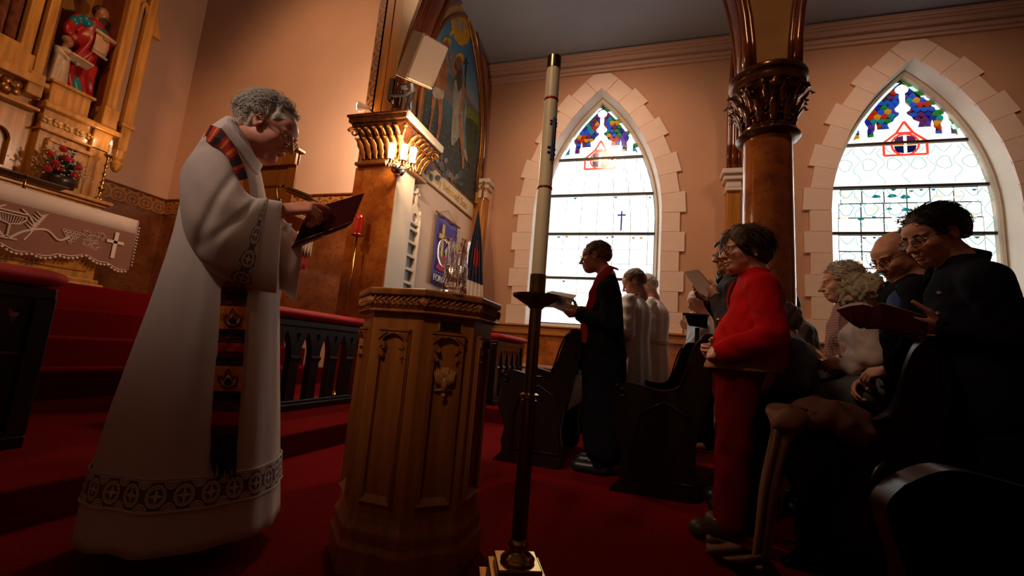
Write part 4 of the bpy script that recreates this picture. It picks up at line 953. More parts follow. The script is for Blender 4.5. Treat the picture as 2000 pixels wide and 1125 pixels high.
# ---- cut glass pitcher standing on the font
pc = at(886, 573, 'Z', ZT)
pit = thing('glass_pitcher', 'tall cut glass pitcher with faceted base standing on the font', 'pitcher', tuple(pc))
mg = M('cut_glass', (1, 1, 1), .02, trans=1., vary=0, ior=1.5)
H_ = .228 * (np.linalg.norm(pc[:2]) / 1.83)
R0 = .048 * (np.linalg.norm(pc[:2]) / 1.83)
pr = [(R0 * 1.12, 0), (R0 * 1.14, .03 * H_), (R0 * 1.04, .12 * H_), (R0 * .98, .2 * H_), (R0 * .98, .26 * H_)]
for i in range(7):
    z = (.27 + i * .035) * H_; pr += [(R0 * 1.03, z), (R0 * .94, z + .017 * H_)]
pr += [(R0 * .97, .55 * H_), (R0 * .93, .8 * H_), (R0 * .95, .97 * H_), (R0 * .955, H_), (R0 * .90, H_), (R0 * .87, .8 * H_), (R0 * .86, .3 * H_), (R0 * .7, .1 * H_)]
g = G(); g.lathe(pr, pc, 40, mod=lambda a, z: 1 + (.035 * (1 if (a * 20 / PI) % 2 < 1 else -1) if z < .5 * H_ else (.02 * math.cos(14 * a) if z < .95 * H_ else 0)) + (.10 * max(0, math.cos(a - PI * .05)) ** 9 if z > .85 * H_ else 0))
g.build('pitcher_body', mg, pit, smooth=True, sharp=25)
g = G(); hx_ = -.86; hy_ = -.5
hp = [(R0 * .9, .93), (R0 * 1.25, 1.0), (R0 * 1.6, .9), (R0 * 1.6, .68), (R0 * 1.3, .52), (R0 * .95, .47)]
g.tube(crom([pc + np.array((hx_ * r * 1.0, hy_ * r, z * H_)) for r, z in hp], 5), [.008] * 26, 8); g.build('handle', mg, pit, smooth=True)

# ================================================================== PASCHAL CANDLE AND STAND
sb = at(1011, 1088, 'Z', .11); SCX, SCY = float(sb[0]), float(sb[1])
std = thing('candle_stand', 'tall brass floor stand with square stepped base and wide drip pan', 'candle stand', (SCX, SCY, 0))
g = G(); q1, q2 = np.array((math.cos(.42), math.sin(.42), 0)), np.array((-math.sin(.42), math.cos(.42), 0))
for hw_, z0, z1 in ((.118, 0, .026), (.092, .026, .072), (.072, .072, .10)): g.obox((SCX, SCY, (z0 + z1) / 2), q1 * hw_, q2 * hw_, (0, 0, (z1 - z0) / 2))
g.build('stepped_base', mat('brass'), std, bev=.004)
g = G(); g.lathe([(.056, .10), (.058, .108), (.048, .118), (.03, .126), (.026, .14), (.036, .15), (.03, .165), (.024, .17)], (SCX, SCY, 0), 28); g.build('base_collar', mat('brass'), std, smooth=True)
zp_ = at(1048, 577, 'Y', SCY)[2]
g = G(); g.lathe([(.026, .165), (.026, .62)], (SCX, SCY, 0), 20); g.lathe([(.0215, .62), (.0215, zp_ - .03)], (SCX, SCY, 0), 20); g.build('pole', mat('brass_old'), std, smooth=True, sharp=40)
g = G(); g.lathe([(.022, .622), (.034, .628), (.034, .640), (.022, .646)], (SCX, SCY, 0), 24); g.build('collar', mat('brass'), std, smooth=True, sharp=40)
g = G(); g.lathe([(.022, zp_ - .05), (.03, zp_ - .042), (.05, zp_ - .03), (.086, zp_ - .008), (.088, zp_), (.075, zp_ - .004), (.03, zp_ - .012)], (SCX, SCY, 0), 36); g.build('drip_pan', M('bronze_pan', (.30, .16, .10), .3, metal=.9), std, smooth=True, sharp=40)
zs_ = at(1050, 537, 'Y', SCY)[2]
g = G(); g.lathe([(.029, zp_ - .01), (.0295, zs_), (.027, zs_)], (SCX, SCY, 0), 24); g.build('socket', mat('brass_old'), std, smooth=True, sharp=40)
zt_ = at(1080, 114, 'Y', SCY)[2]; zc_ = at(1080, 134, 'Y', SCY)[2]
can = thing('paschal_candle', 'very tall ivory paschal candle with red bands and blue relief on brass stand', 'candle', (SCX, SCY, zs_ - .02))
g = G(); g.lathe([(.0265, zs_ - .02), (.0262, zc_)], (SCX, SCY, 0), 28); g.build('wax_column', mat('ivory'), can, smooth=True, sharp=40)
g = G(); g.lathe([(.0275, zc_ - .005), (.0275, zt_), (.02, zt_ + .003), (.008, zt_ + .003)], (SCX, SCY, 0), 24); g.build('brass_cap', mat('brass_old'), can, smooth=True, sharp=40)
for py in (197, 368):
    z = at(1074, py, 'Y', SCY)[2]; g = G(); g.lathe([(.0265, z - .005), (.0285, z - .003), (.0285, z + .003), (.0265, z + .005)], (SCX, SCY, 0), 24); g.build('red_band', mat('redwax'), can, smooth=True)
za, zb = at(1076, 322, 'Y', SCY)[2], at(1076, 228, 'Y', SCY)[2]
def onc(a, z, r=.028): return np.array((SCX + r * math.sin(a), SCY - r * math.cos(a), z))
g = G()
for a in (.75, 1.0, 1.25): g.tube([onc(a, za + .05 * abs(a - 1)), onc(a, zb - .06 * abs(a - 1))], .004, 6)
for z in (zb - .03, zb - .042): g.tube([onc(a, z) for a in np.linspace(.3, 1.7, 7)], .003, 6)
for z in (za + .04, za + .06): g.tube([onc(a, z) for a in np.linspace(.2, 1.7, 7)], .0035, 6)
g.build('cross_relief', mat('bluewax'), can)

# ================================================================== COMMUNION RAIL
def rail(name, label, x, y0, y1, z0, n, rounded_end=0):
    r = thing(name, label, 'altar rail', (x, (y0 + y1) / 2, z0))
    B('base_rail', mat('dark_wood'), r, (x - .07, x + .07, y0, y1, z0, z0 + .055), (x - .045, x + .045, y0, y1, z0 + .055, z0 + .08), bev=.006)
    B('top_rail', mat('dark_wood'), r, (x - .06, x + .06, y0, y1, z0 + .70, z0 + .755), bev=.006)
    g = G(); rows = []
    L = [y0 - .03, y0 - .01, y0 + .05] + [y1 - .05, y1 + .01, y1 + .03]; S_ = [.35, .8, 1, 1, .8, .35]
    for y, s in zip(L, S_): rows.append([(x + s * .125 * math.cos(t) * (1 if True else 0), y, z0 + .80 + s * .048 * (math.sin(t) if math.sin(t) > 0 else math.sin(t) * .9)) for t in np.linspace(0, 2 * PI, 20, endpoint=False)])
    g.grid(rows, True); g.f.append(list(range(20))[::-1]); g.m.append(0); g.f.append([len(g.v) - 20 + i for i in range(20)]); g.m.append(0)
    g.build('kneeler_cushion', mat('cushion'), r, smooth=True)
    bw = (y1 - y0) / n
    for k in range(n):
        yc = y0 + bw * (k + .5); hw = .052; zt = z0 + .70; L = []
        arcp = [(hw, z0 + .08), (hw, z0 + .46)] + [(hw + (bw / 2 - hw) * math.sin(t) ** 1.6, z0 + .46 + .20 * math.sin(t) ** .9) for t in np.linspace(0.15, PI / 2, 7)] + [(bw / 2, zt)]
        poly = [(u, z) for u, z in arcp] + [(-u, z) for u, z in reversed(arcp)]
        hc = z0 + .615
        heart = [(.0, hc - .05), (.012, hc - .01), (.022, hc + .012), (.018, hc + .03), (.007, hc + .034), (0, hc + .026), (-.007, hc + .034), (-.018, hc + .03), (-.022, hc + .012), (-.012, hc - .01)]
        g = G(); g.prism([(x - .03, yc + u, z) for u, z in poly], (.06, 0, 0), [[(x - .03, yc + u, z) for u, z in heart]]); g.build('baluster', mat('dark_wood'), r, bev=0)
        g = G(); g.add([(x + .03, yc - .055, z0 + .455), (x + .03, yc + .055, z0 + .455), (x + .05, yc + .055, z0 + .435), (x + .05, yc - .055, z0 + .435), (x + .03, yc - .055, z0 + .40), (x + .03, yc + .055, z0 + .40)], [(0, 1, 2, 3), (3, 2, 5, 4), (0, 3, 4), (1, 5, 2)]); g.build('weathering_cap', mat('dark_wood'), r)
    for y in ((y0 + .03, y1 - .03)): B('end_post', mat('dark_wood'), r, (x - .05, x + .05, y - .04, y + .04, z0 + .05, z0 + .72), bev=.005)
    return r
rail('communion_rail', 'black gothic altar rail with red velvet top between the priest and the font', -2.85, 2.45, 4.13, .15, 7)
rail('communion_rail', 'dark altar rail end left of the robed priest before the altar steps', -2.85, -1.6, 1.40, .15, 12)
rail('communion_rail', 'short altar rail with red velvet top right of the font near the wainscot', -1.72, 4.95, 6.15, .15, 5)

# ---- sanctuary lamp on its brass pole
lc = at(700, 440, 'Y', 4.0); lz0 = at(694, 458, 'Y', 4.0)[2]; lz1 = at(704, 420, 'Y', 4.0)[2]
sl = thing('sanctuary_lamp', 'red glass sanctuary lamp on a slim brass pole behind the altar rail', 'lamp', (lc[0], 4.0, .15))
g = G(); g.lathe([(.014, .2), (.013, 1.2), (.016, 1.21), (.016, 1.23), (.012, 1.24), (.011, lz0 - .02)], (lc[0], 4.0, 0), 14); g.build('pole', mat('brass'), sl, smooth=True)
g = G(); g.lathe([(.12, .15), (.12, .17), (.04, .19), (.02, .23)], (lc[0], 4.0, 0), 20); g.build('foot', mat('brass'), sl, smooth=True)
g = G(); g.lathe([(.02, lz0 - .03), (.065, lz0 - .012), (.065, lz0), (.04, lz0 + .004)], (lc[0], 4.0, 0), 20); g.build('dish', mat('brass'), sl, smooth=True)
hh = lz1 - lz0
g = G(); g.lathe([(.038, lz0), (.045, lz0 + .3 * hh), (.046, lz0 + .75 * hh), (.050, lz1)], (lc[0], 4.0, 0), 20); g.build('red_glass', M('ruby_glass', (.35, .005, .008), .1, vary=.1, emit=(.7, .02, .01), estr=.25, coat=1), sl, smooth=True)
g = G(); g.lathe([(.047, lz1 - .045), (.052, lz1 - .042), (.052, lz1 - .035), (.047, lz1 - .032)], (lc[0], 4.0, 0), 20)
for k in range(4): a = k * PI / 2 + .6; g.tube([(lc[0] + .05 * math.cos(a), 4 + .05 * math.sin(a), lz0 + hh * t) for t in (0, .35, .7, .9)], .004, 5)
g.build('brass_gallery', mat('brass'), sl, smooth=True)

# ---- pulpit with its backboard, reading lamp and red fall
YP_ = 3.05
pul = thing('pulpit', 'tall orange oak pulpit with panelled back board behind the priest', 'pulpit', (-3.1, YP_, .15))
def Q(x, y, yy=YP_): return at(x, y, 'Y', yy)
a = Q(582, 292); b_ = Q(505, 292); c = Q(566, 392)
g = G(); xr = a[0] + .02; xl = xr - .85; zt = a[2]; zb = Q(575, 395)[2]
g.box(xl + .05, xr - .05, YP_, YP_ + .02, zb, zt - .10); g.build('back_board', mat('oak_panel'), pul)
B('back_stile', mat('oak_panel'), pul, (xr - .10, xr, YP_ - .01, YP_ + .02, zb - .1, zt - .02), bev=.006); B('back_stile', mat('oak_panel'), pul, (xl, xl + .10, YP_ - .03, YP_ + .06, zb - .1, zt - .02), bev=.006)
g = G(); g.box(xl - .03, xr + .03, YP_ - .05, YP_ + .05, zt - .03, zt); g.box(xl, xr, YP_ - .035, YP_ + .03, zt - .16, zt - .03); g.box(xl + .1, xr - .1, YP_ - .015, YP_ + .06, zb + .16, zb + .19); g.build('cornice_rail', mat('oak_panel'), pul, bev=.006)
B('pulpit_body', mat('oak'), pul, (xl + .02, xr + .0, YP_ - .30, YP_ + .06, .15, zb - .32), bev=.01)
g = G(); g.obox(((xl + xr) / 2 + .05, YP_ + .2, zb - .10), (.46, 0, -.02), (0, .32, 0), (.001, 0, .02)); g.build('book_desk', mat('oak'), pul, bev=.006)
rl = thing('reading_lamp', 'brass reading lamp on the pulpit desk above the open folder', 'lamp', tuple(Q(545, 400, 2.9)))
L0, L1 = Q(564, 371, 2.9), Q(606, 388, 2.9)
g = G(); g.tube([L0, L1], .032, 14, flat=.8); g.build('lamp_shade', mat('brass'), rl, smooth=True, sharp=40)
g = G(); g.tube(crom([Q(544, 398, 2.92), Q(541, 385, 2.92), Q(540, 366, 2.92), Q(545, 364, 2.92), Q(564, 370, 2.9)], 4), .006, 6); g.ball(Q(545, 392, 2.92), .022); g.ball(Q(545, 364, 2.92), .014); g.tube([L1, Q(622, 395, 2.9), Q(612, 401, 2.9)], .006, 6); g.build('lamp_arm', mat('brass_old'), rl, smooth=True)
fallo = thing('pulpit_fall', 'red cloth with white lace edge hanging from the pulpit', 'cloth', tuple(at(590, 500, 'X', xr + .02)))
xf = xr + .035
g = G(); P0 = at(583, 470, 'X', xr + .02); g.grid([[(P0[0], P0[1] - .04 + k * .018, P0[2] + .06 - (.34 - .05 * abs(k - 5) / 5) * t + .012 * math.sin(k * 2)) for k in range(11)] for t in np.linspace(0, 1, 6)]); g.build('red_cloth', mat('cushion'), fallo, smooth=True, solid=.006)
g = G(); g.grid([[(P0[0] + .014 + .006 * math.sin(k * 1.7), P0[1] - .05 + k * .0105, P0[2] + .08 - (.12 + .10 * abs(math.sin(k * .9))) * t) for k in range(21)] for t in np.linspace(0, 1, 5)]); g.build('lace_edge', M('lace_white', (.75, .62, .52), .8), fallo, smooth=True, solid=.004)
# ================================================================== ALTAR
XAl = -6.2
ya1 = at(268, 430, 'X', XAl)[1]; zat = at(268, 430, 'X', XAl)[2]; zab = 1.10
alt = thing('altar', 'golden wooden altar body under the white lace cloth', 'altar', (XAl - .4, 0, zab))
B('altar_body', mat('oak'), alt, (XAl - .75, XAl - .06, -3.3, ya1 - .28, zab, zat - .03), bev=.01)
B('altar_plinth', mat('oak'), alt, (XAl - .8, XAl, -3.4, ya1 - .2, zab, zab + .07), (XAl - .8, XAl - .03, -3.36, ya1 - .24, zab + .07, zab + .12), bev=.01)
for k in range(6): B('front_panel', mat('oak_panel'), alt, (XAl - .065, XAl - .045, -3.2 + k * 1.12, -2.25 + k * 1.12, zab + .2, zat - .15), bev=.01)
clo = thing('altar_cloth', 'white altar cloth with deep scalloped lace frontal', 'cloth', (XAl, 0, zat))
mc = M('linen', (.72, .56, .48), .8, vary=.08, bump=.2, bscale=200)
g = G(); g.grid([[(XAl - .8, y, zat), (XAl - .01, y, zat + .0), (XAl + .012, y, zat - .015), (XAl + .02, y, zat - .20)] for y in np.linspace(-3.6, ya1, 40)]); g.build('linen_top', mc, clo, smooth=True, solid=.012)
g = G(); g.grid([[(x, ya1 + .0, zat + .0), (x, ya1 + .018, zat - .02), (x, ya1 + .025 + .01 * math.sin(x * 30), zat - .55)] for x in np.linspace(XAl - .8, XAl + .012, 16)]); g.build('side_drop', mc, clo, smooth=True, solid=.008)
def low(y): t = (ya1 - y) % .92 / .92; t2 = ((ya1 - y) % .46) / .46; return zat - .56 - .09 * abs(math.cos(PI * t)) ** 1.2 - .035 * abs(math.sin(PI * t2 * 2))
ms = M('sheer_lace', (.34, .15, .11), .85, vary=.15, scale=200, alpha=.80)
g = G(); ys = np.linspace(-3.6, ya1, 260); g.grid([[(XAl + .021, y, zat - .18) for y in ys], [(XAl + .03 + .004 * math.sin(y * 14), y, (zat - .2 + low(y)) / 2) for y in ys], [(XAl + .035 + .008 * math.sin(y * 14), y, low(y)) for y in ys]]); g.build('lace_ground', ms, clo, smooth=True)
mw = M('lace_thread', (.74, .58, .50), .8, vary=.05)
g = G()
for y in np.arange(-3.58, ya1, .038): g.ball((XAl + .038, y, low(y) - .008), (.012, .017, .015), 6, 4)
for z in np.arange(zat - .1, zat - .62, -.04): g.ball((XAl + .02, ya1 + .03, z), (.012, .012, .013), 6, 4)
g.tube([(XAl + .036, y, low(y) + .02) for y in ys[::2]], .006, 5); g.build('lace_edging', mw, clo, smooth=True)
g = G(); X_ = XAl + .036
def T(u, z): return (X_, u, zat + z)
def motif(g, y0, kind):
    if kind == 'cross': g.box(X_, X_ + .006, y0 - .02, y0 + .02, zat - .54, zat - .22); g.box(X_, X_ + .006, y0 - .09, y0 + .09, zat - .36, zat - .325)
    if kind == 'chalice':
        g.tube([T(y0 - .11, -.27), T(y0 - .11, -.33), T(y0 - .07, -.38), T(y0, -.40), T(y0 + .07, -.38), T(y0 + .11, -.33), T(y0 + .11, -.27), T(y0 - .11, -.27)], .008, 5)
        for k in range(-4, 5): g.tube([T(y0 + k * .022, -.31), T(y0 + k * .016, -.38)], .004, 4)
        g.tube([T(y0 - .11, -.30), T(y0 + .11, -.30)], .007, 4); g.tube([T(y0, -.40), T(y0, -.52), T(y0 - .08, -.545), T(y0 + .08, -.545), T(y0, -.52)], .009, 5)
        for s in (-1, 1): g.tube(crom([T(y0 + s * .06, -.22), T(y0 + s * .15, -.30), T(y0 + s * .18, -.40), T(y0 + s * .13, -.53)], 5), .008, 5)
    if kind == 'branch':
        for s in (-1, 1):
            g.tube(crom([T(y0 + s * .02, -.54), T(y0 + s * .12, -.44), T(y0 + s * .28, -.38), T(y0 + s * .40, -.46), T(y0 + s * .48, -.40)], 5), .012, 5)
            for k in range(6): 
                for q in (-1, 1): g.tube([T(y0 + s * (.16 + .012 * k), -.40 + .03 * k), T(y0 + s * (.16 + .012 * k) + q * .05, -.36 + .03 * k)], [.010, .004], 5)
    if kind == 'grape':
        for r_ in range(5):
            for k in range(5 - r_): g.tube([T(y0 + (k - (4 - r_) / 2) * .036 + .014 * math.cos(t), -.34 - r_ * .03 + .014 * math.sin(t)) for t in np.linspace(0, 2 * PI, 8, endpoint=False)], .004, 4, closed=True)
    if kind == 'leaf':
        for c in ((0, 0), (.07, .05), (-.07, .04), (.03, -.08), (-.05, -.06)):
            g.tube([T(y0 + c[0] + (.035 + .012 * math.cos(5 * t)) * math.cos(t), -.36 + c[1] + (.035 + .012 * math.cos(5 * t)) * math.sin(t)) for t in np.linspace(0, 2 * PI, 18, endpoint=False)], .005, 4, closed=True)
y0_ = ya1
for off, kd in ((.20, 'cross'), (.42, 'leaf'), (.62, 'grape'), (1.12, 'chalice'), (1.12, 'branch'), (1.62, 'grape'), (1.85, 'leaf'), (2.05, 'cross'), (2.3, 'leaf'), (2.5, 'grape'), (3.0, 'chalice'), (3.0, 'branch'), (3.5, 'leaf')): motif(g, y0_ - off, kd)
g.build('lace_pattern', mw, clo)

# ---- retable behind the altar (gradine) and the tall reredos
XR = -7.0; XRf = -7.30
def A2(x, y, X=XR): p = at(x, y, 'X', X); return (p[1], p[2])
re = thing('reredos', 'tall golden wooden reredos with niches, pinnacles and gothic panels behind the altar', 'altarpiece', (-7.6, 0, 1.10))
ye, ze = A2(217, 398)
B('gradine', mat('oak'), re, (XR - .5, XR - .03, -3.4, ye - .07, 1.1, ze - .05), bev=.008)
B('gradine_top', mat('oak'), re, (XR - .5, XR + .06, -3.45, ye, ze - .05, ze), (XR - .5, XR + .01, -3.4, ye - .04, ze - .09, ze - .05), bev=.01)
for k in range(3): 
    y1 = ye - .12 - k * 1.1; g = G(); g.prism([(XR - .03, y1 - .95, ze - .30), (XR - .03, y1, ze - .30), (XR - .03, y1, ze - .14), (XR - .03, y1 - .95, ze - .14)], (.03, 0, 0), [[(XR - .03, y1 - .9, ze - .26), (XR - .03, y1 - .05, ze - .26), (XR - .03, y1 - .05, ze - .18), (XR - .03, y1 - .9, ze - .18)]]); g.build('gradine_moulding', mat('oak'), re)
def boxp(name, m, x0, x1, pts, bev=.01, par=re, back=None):
    """part swept along the depth between x0 and x1; outline taken where it stands, at plane x1"""
    g = G(); g.prism([(x1, *at(px, py, 'X', x1)[1:]) for px, py in pts], (x0 - x1, 0, 0)); return g.build(name, m, par, bev=bev)
pR = lambda x, y: at(x, y, 'X', XRf)
yL, yRr = pR(64, 300)[1], pR(192, 330)[1]; zS = pR(150, 235)[2]
yPost = pR(205, 300)[1]
B('bay_body', mat('oak'), re, (-7.95, XRf, yL, yPost, ze, zS), bev=.01)
B('bay_body', mat('oak'), re, (-7.95, XRf - .12, -3.0, yL, ze, zS + .22), bev=.01)
B('bay_cornice', mat('oak'), re, (-7.95, XRf + .10, yL - .04, yPost + .10, zS - .02, zS + .05), (-7.95, XRf + .05, yL - .03, yPost + .05, zS + .05, zS + .08), bev=.01)
B('bay_string', mat('oak'), re, (-7.95, XRf + .06, yL - .02, yPost + .06, zS - .30, zS - .27), bev=.008)
for k in range(5):
    y = pR(92 + 21.5 * k, 230 + 8 * k)[1]; g = G()
    for q in range(4): a = q * PI / 2 + PI / 4; g.ball((XRf + .01, y + .030 * math.cos(a), zS - .15 + .030 * math.sin(a)), (.02, .026, .026), 8, 6)
    g.ball((XRf + .035, y, zS - .15), .022, 8, 6); g.build('carved_rosette', M('pale_gilt', (.70, .42, .14), .35, vary=.3), re, smooth=True)
# blind tracery panel
yc = (pR(92, 300)[1] + pR(164, 325)[1]) / 2; zt0 = zS - .42; w2 = abs(pR(164, 325)[1] - pR(92, 300)[1]) / 2
def trefoil_cut(w, z0, z1):
    r = w * .36; pts = [(-w * .95, z0), (-w * .95, z0 + .2)]
    for cx_, cz_, a0, a1 in ((-w * .5, z0 + .30, PI, PI * .25), (0, z0 + .52, PI * .95, PI * .05), (w * .5, z0 + .30, PI * .75, 0)):
        for t in np.linspace(a0, a1, 7): pts.append((cx_ + r * math.cos(t) * 1.25, cz_ + r * math.sin(t)))
    return pts + [(w * .95, z0 + .2), (w * .95, z0)]
g = G(); zb0 = ze + .02; out = [(-w2, zb0 - .0), (-w2, zt0), (w2, zt0), (w2, zb0)]
cut = trefoil_cut(w2 * .85, zb0 + .1, zt0)
g.prism([(XRf, yc + u, z) for u, z in out], (.05, 0, 0), [[(XRf, yc + u, z) for u, z in cut]]); g.build('blind_tracery', mat('oak'), re)
B('tracery_label', mat('oak'), re, (XRf, XRf + .08, yc - w2 - .04, yc + w2 + .04, zt0, zt0 + .05), (XRf, XRf + .07, yc - w2 - .05, yc - w2, ze, zt0 + .03), (XRf, XRf + .07, yc + w2, yc + w2 + .05, ze, zt0 + .03), bev=.008)
B('corner_buttress', mat('oak'), re, (-7.95, XRf + .06, yPost - .20, yPost + .02, ze, zS - .02), bev=.015)
# niche: posts, back and plinth
ztop = 7.9
B('niche_back', mat('oak_panel'), re, (-7.98, -7.94, yL - .2, yPost + .1, zS, ztop))
B('niche_side', M('niche_red', (.20, .04, .015), .5, vary=.3), re, (-7.95, XRf - .05, yPost - .10, yPost - .06, zS + .08, ztop))
B('niche_side', mat('oak_shaded'), re, (-7.95, XRf - .10, yL - .06, yL - .03, zS + .08, ztop))
def post(y, w, x=XRf, z0=None, name='niche_post', m=None):
    z0 = zS + .06 if z0 is None else z0
    B(name, m or mat('oak'), re, (x - .12, x + .02, y - w / 2, y + w / 2, z0 + .3, ztop), (x - .16, x + .05, y - w / 2 - .03, y + w / 2 + .03, z0, z0 + .3), bev=.015)
post(yL - .14, .09); post(yPost - .05, .12)
B('niche_plinth', mat('oak'), re, (-7.9, XRf - .02, yL + .02, yPost - .26, zS + .08, zS + .36), (-7.9, XRf + .02, yL + .0, yPost - .23, zS + .36, zS + .40), bev=.012)
# outer pinnacled shaft
yo = pR(236, 200)[1] + .0
g = G(); yo = yPost + .20
g.box(XRf - .14, XRf - .02, yo - .06, yo + .06, 3.2, 6.6); g.build('outer_shaft', mat('oak'), re, bev=.01)
g = G(); g.box(XRf - .17, XRf + .01, yo - .09, yo + .09, 3.55, 3.60); g.box(XRf - .15, XRf - .01, yo - .07, yo + .07, 3.60, 3.64); g.lathe([(.03, 2.88), (.06, 2.93), (.08, 3.0), (.05, 3.03), (.07, 3.08), (.075, 3.2)], (XRf - .08, yo, 0), 8); g.build('shaft_pendant', mat('oak'), re, bev=.006)
for zq in (5.1, 6.3):
    g = G(); g.prism([(XRf - .02, yo + .05, zq), (XRf - .02, yo + .17, zq), (XRf - .02, yo + .05, zq + .34)], (-.08, 0, 0)); g.build('shaft_gablet', mat('oak'), re)
g = G(); g.lathe([(.08, 6.6), (.02, 7.3), (.035, 7.36), (.0, 7.45)], (XRf - .08, yo, 0), 4)
for z in (6.7, 6.85, 7.0, 7.15): 
    for s in (-1, 1): g.ball((XRf - .08, yo + s * (.08 - (z - 6.6) * .07), z), .028, 6, 5)
g.build('pinnacle', mat('oak'), re)
g = G(); g.tube([(XRf - .06, yPost + .0 + .18 * t, 5.0 + .35 * math.sin(t * PI) + .3 * t) for t in np.linspace(0, 1, 8)], .03); g.build('flying_brace', mat('oak'), re)
# compound piers left of the niche, marble shafts, central part
for i, (y, w, m_) in enumerate(((yL - .28, .11, mat('oak')), (yL - .68, .16, mat('oak')),)): post(y, w, XRf - .02, zS + .25, 'pier_shaft', m_)
for y in (yL - .42, yL - .53): 
    g = G(); g.lathe([(.055, zS + .62), (.05, ztop)], (XRf - .08, y, 0), 12); g.build('marble_shaft', M('red_marble', (.24, .07, .035), .3, vary=.5, scale=14), re, smooth=True)
B('pier_backing', mat('oak_shaded'), re, (-7.95, XRf - .15, yL - .9, yL - .1, zS, ztop))
B('pier_pedestal', mat('oak'), re, (-7.9, XRf + .02, yL - .63, yL - .33, zS + .28, zS + .62), bev=.012)
B('pier_cornice', mat('oak'), re, (-7.9, XRf + .05, -3, yL - .02, zS + .22, zS + .28), (-7.9, XRf + .03, -3, yL - .04, zS - .1, zS - .06), (-7.9, XRf + .08, yL - .55, yL - .08, zS + .20, zS + .30), bev=.01)
g = G()
for q in range(4): a = q * PI / 2 + PI / 4; g.ball((XRf + .0, yL - .32 + .06 * math.cos(a), zS + .08 + .06 * math.sin(a)), (.03, .055, .055), 8, 6)
g.ball((XRf + .03, yL - .32, zS + .08), .03, 8, 6); g.build('carved_rosette', mat('gilt'), re, smooth=True)
g = G(); c_ = [(-.12, ze + .15), (-.12, zS - .55)] + [(-.12 + .12 * (1 - math.cos(t)), zS - .55 + .14 * math.sin(t)) for t in np.linspace(.2, PI / 2, 5)]; c_ = c_ + [(-u, z) for u, z in reversed(c_[:-1])]
g.prism([(XRf - .1, yL - .32 + u, z) for u, z in ((-.2, ze), (-.2, zS - .15), (.2, zS - .15), (.2, ze))], (.06, 0, 0), [[(XRf - .1, yL - .32 + u, z) for u, z in c_]]); g.build('lancet_panel', mat('oak'), re)
B('central_picture', M('dark_teal_picture', (.012, .022, .026), .4, col2=(.05, .07, .08), scale=2), re, (-7.85, -7.8, -2.4, yL - .9, zS + .3, ztop))

# ---- painted statues in the niche
def statue_vol(lo, hi, h=.012): return Vol(lo, hi, h)
xs0 = XRf - .28; ys0 = at(138, 202, 'X', xs0)[1]; zs0 = zS + .40
stt = thing('saint_statue', 'painted statue of a bearded saint in red mantle holding a scroll in niche', 'statue', (xs0, ys0, zs0))
V = Vol((xs0 - .3, ys0 - .45, zs0 - .02), (xs0 + .3, ys0 + .45, zs0 + 1.5), .012)
S0 = np.array((xs0, ys0, zs0))
def sp_(x, y, z): return S0 + np.array((x, y, z))
V.cone(sp_(0, 0, .05), sp_(0, .03, .85), .17, .13, .04); V.cone(sp_(0, .03, .85), sp_(.0, .05, 1.08), .14, .12, .05)
V.cone(sp_(.0, -.12, 1.08), sp_(.02, -.22, .84), .06, .065, .04); V.cone(sp_(.02, -.22, .84), sp_(.10, -.18, .72), .06, .05, .03)
V.cone(sp_(.0, .18, 1.06), sp_(.04, .27, .84), .06, .07, .04); V.cone(sp_(.04, .27, .84), sp_(.14, .14, .90), .06, .05, .03)
V.disp(lambda x, y, z: .017 * np.sin(46 * (y - ys0) + 4 * np.sin(5 * (z - zs0)) + 12 * (x - xs0)) * np.clip((zs0 + 1.0 - z) * 3, 0, 1))
V.mesh('red_mantle', M('statue_red', (.34, .012, .012), .35, vary=.3), stt)
V = Vol((xs0 - .3, ys0 - .45, zs0 - .02), (xs0 + .35, ys0 + .45, zs0 + 1.5), .012)
V.cone(sp_(.03, -.07, 1.06), sp_(.05, .10, 1.04), .085, .07, .05); V.cone(sp_(.0, -.12, 1.06), sp_(.02, -.18, .97), .062, .06, .04); V.cone(sp_(.12, -.04, .0), sp_(.09, -.01, .42), .085, .03, .03)
V.disp(lambda x, y, z: .008 * np.sin(50 * (y - ys0) + 20 * (z - zs0)))
V.mesh('blue_tunic', M('statue_blue', (.015, .16, .20), .35, vary=.3), stt)
V = Vol((xs0 - .25, ys0 - .4, zs0 + .6), (xs0 + .35, ys0 + .45, zs0 + 1.5), .008)
V.ell(sp_(.02, .09, 1.31), (.08, .073, .105)); V.cone(sp_(0, .06, 1.1), sp_(0, .08, 1.25), .05, .045, .03); V.ell(sp_(.075, .095, 1.29), (.02, .012, .02), k=.01); V.ell(sp_(.12, -.18, .72), (.05, .035, .04)); V.ell(sp_(.18, .12, .90), (.04, .05, .035))
V.mesh('head_and_hands', M('statue_flesh', (.34, .13, .06), .4), stt)
V = Vol((xs0 - .25, ys0 - .3, zs0 + 1.0), (xs0 + .3, ys0 + .45, zs0 + 1.5), .008)
V.ell(sp_(-.015, .085, 1.345), (.09, .088, .10)); V.ell(sp_(.07, .10, 1.30), (.05, .05, .065), k=.02, op='sub'); V.ell(sp_(.055, .105, 1.20), (.045, .05, .075), k=.02)
V.disp(lambda x, y, z: .006 * np.sin(90 * y + 60 * z) * np.sin(80 * x)); V.mesh('hair_and_beard', M('statue_hair', (.035, .014, .008), .6), stt)
g = G(); g.grid([[sp_(.17 + .03 * math.sin(t * 3), y, .97 - .30 * t - .02 * (y - .0)) for y in (0.0, .05, .10, .16)] for t in np.linspace(0, 1, 7)]); g.tube([sp_(.19, -.02, .96), sp_(.20, .22, .93)], .028, 10); g.tube([sp_(.18, .0, .66), sp_(.20, .17, .63)], .018, 8); g.build('scroll', M('parchment', (.50, .30, .16), .5), stt, smooth=True, solid=.006)
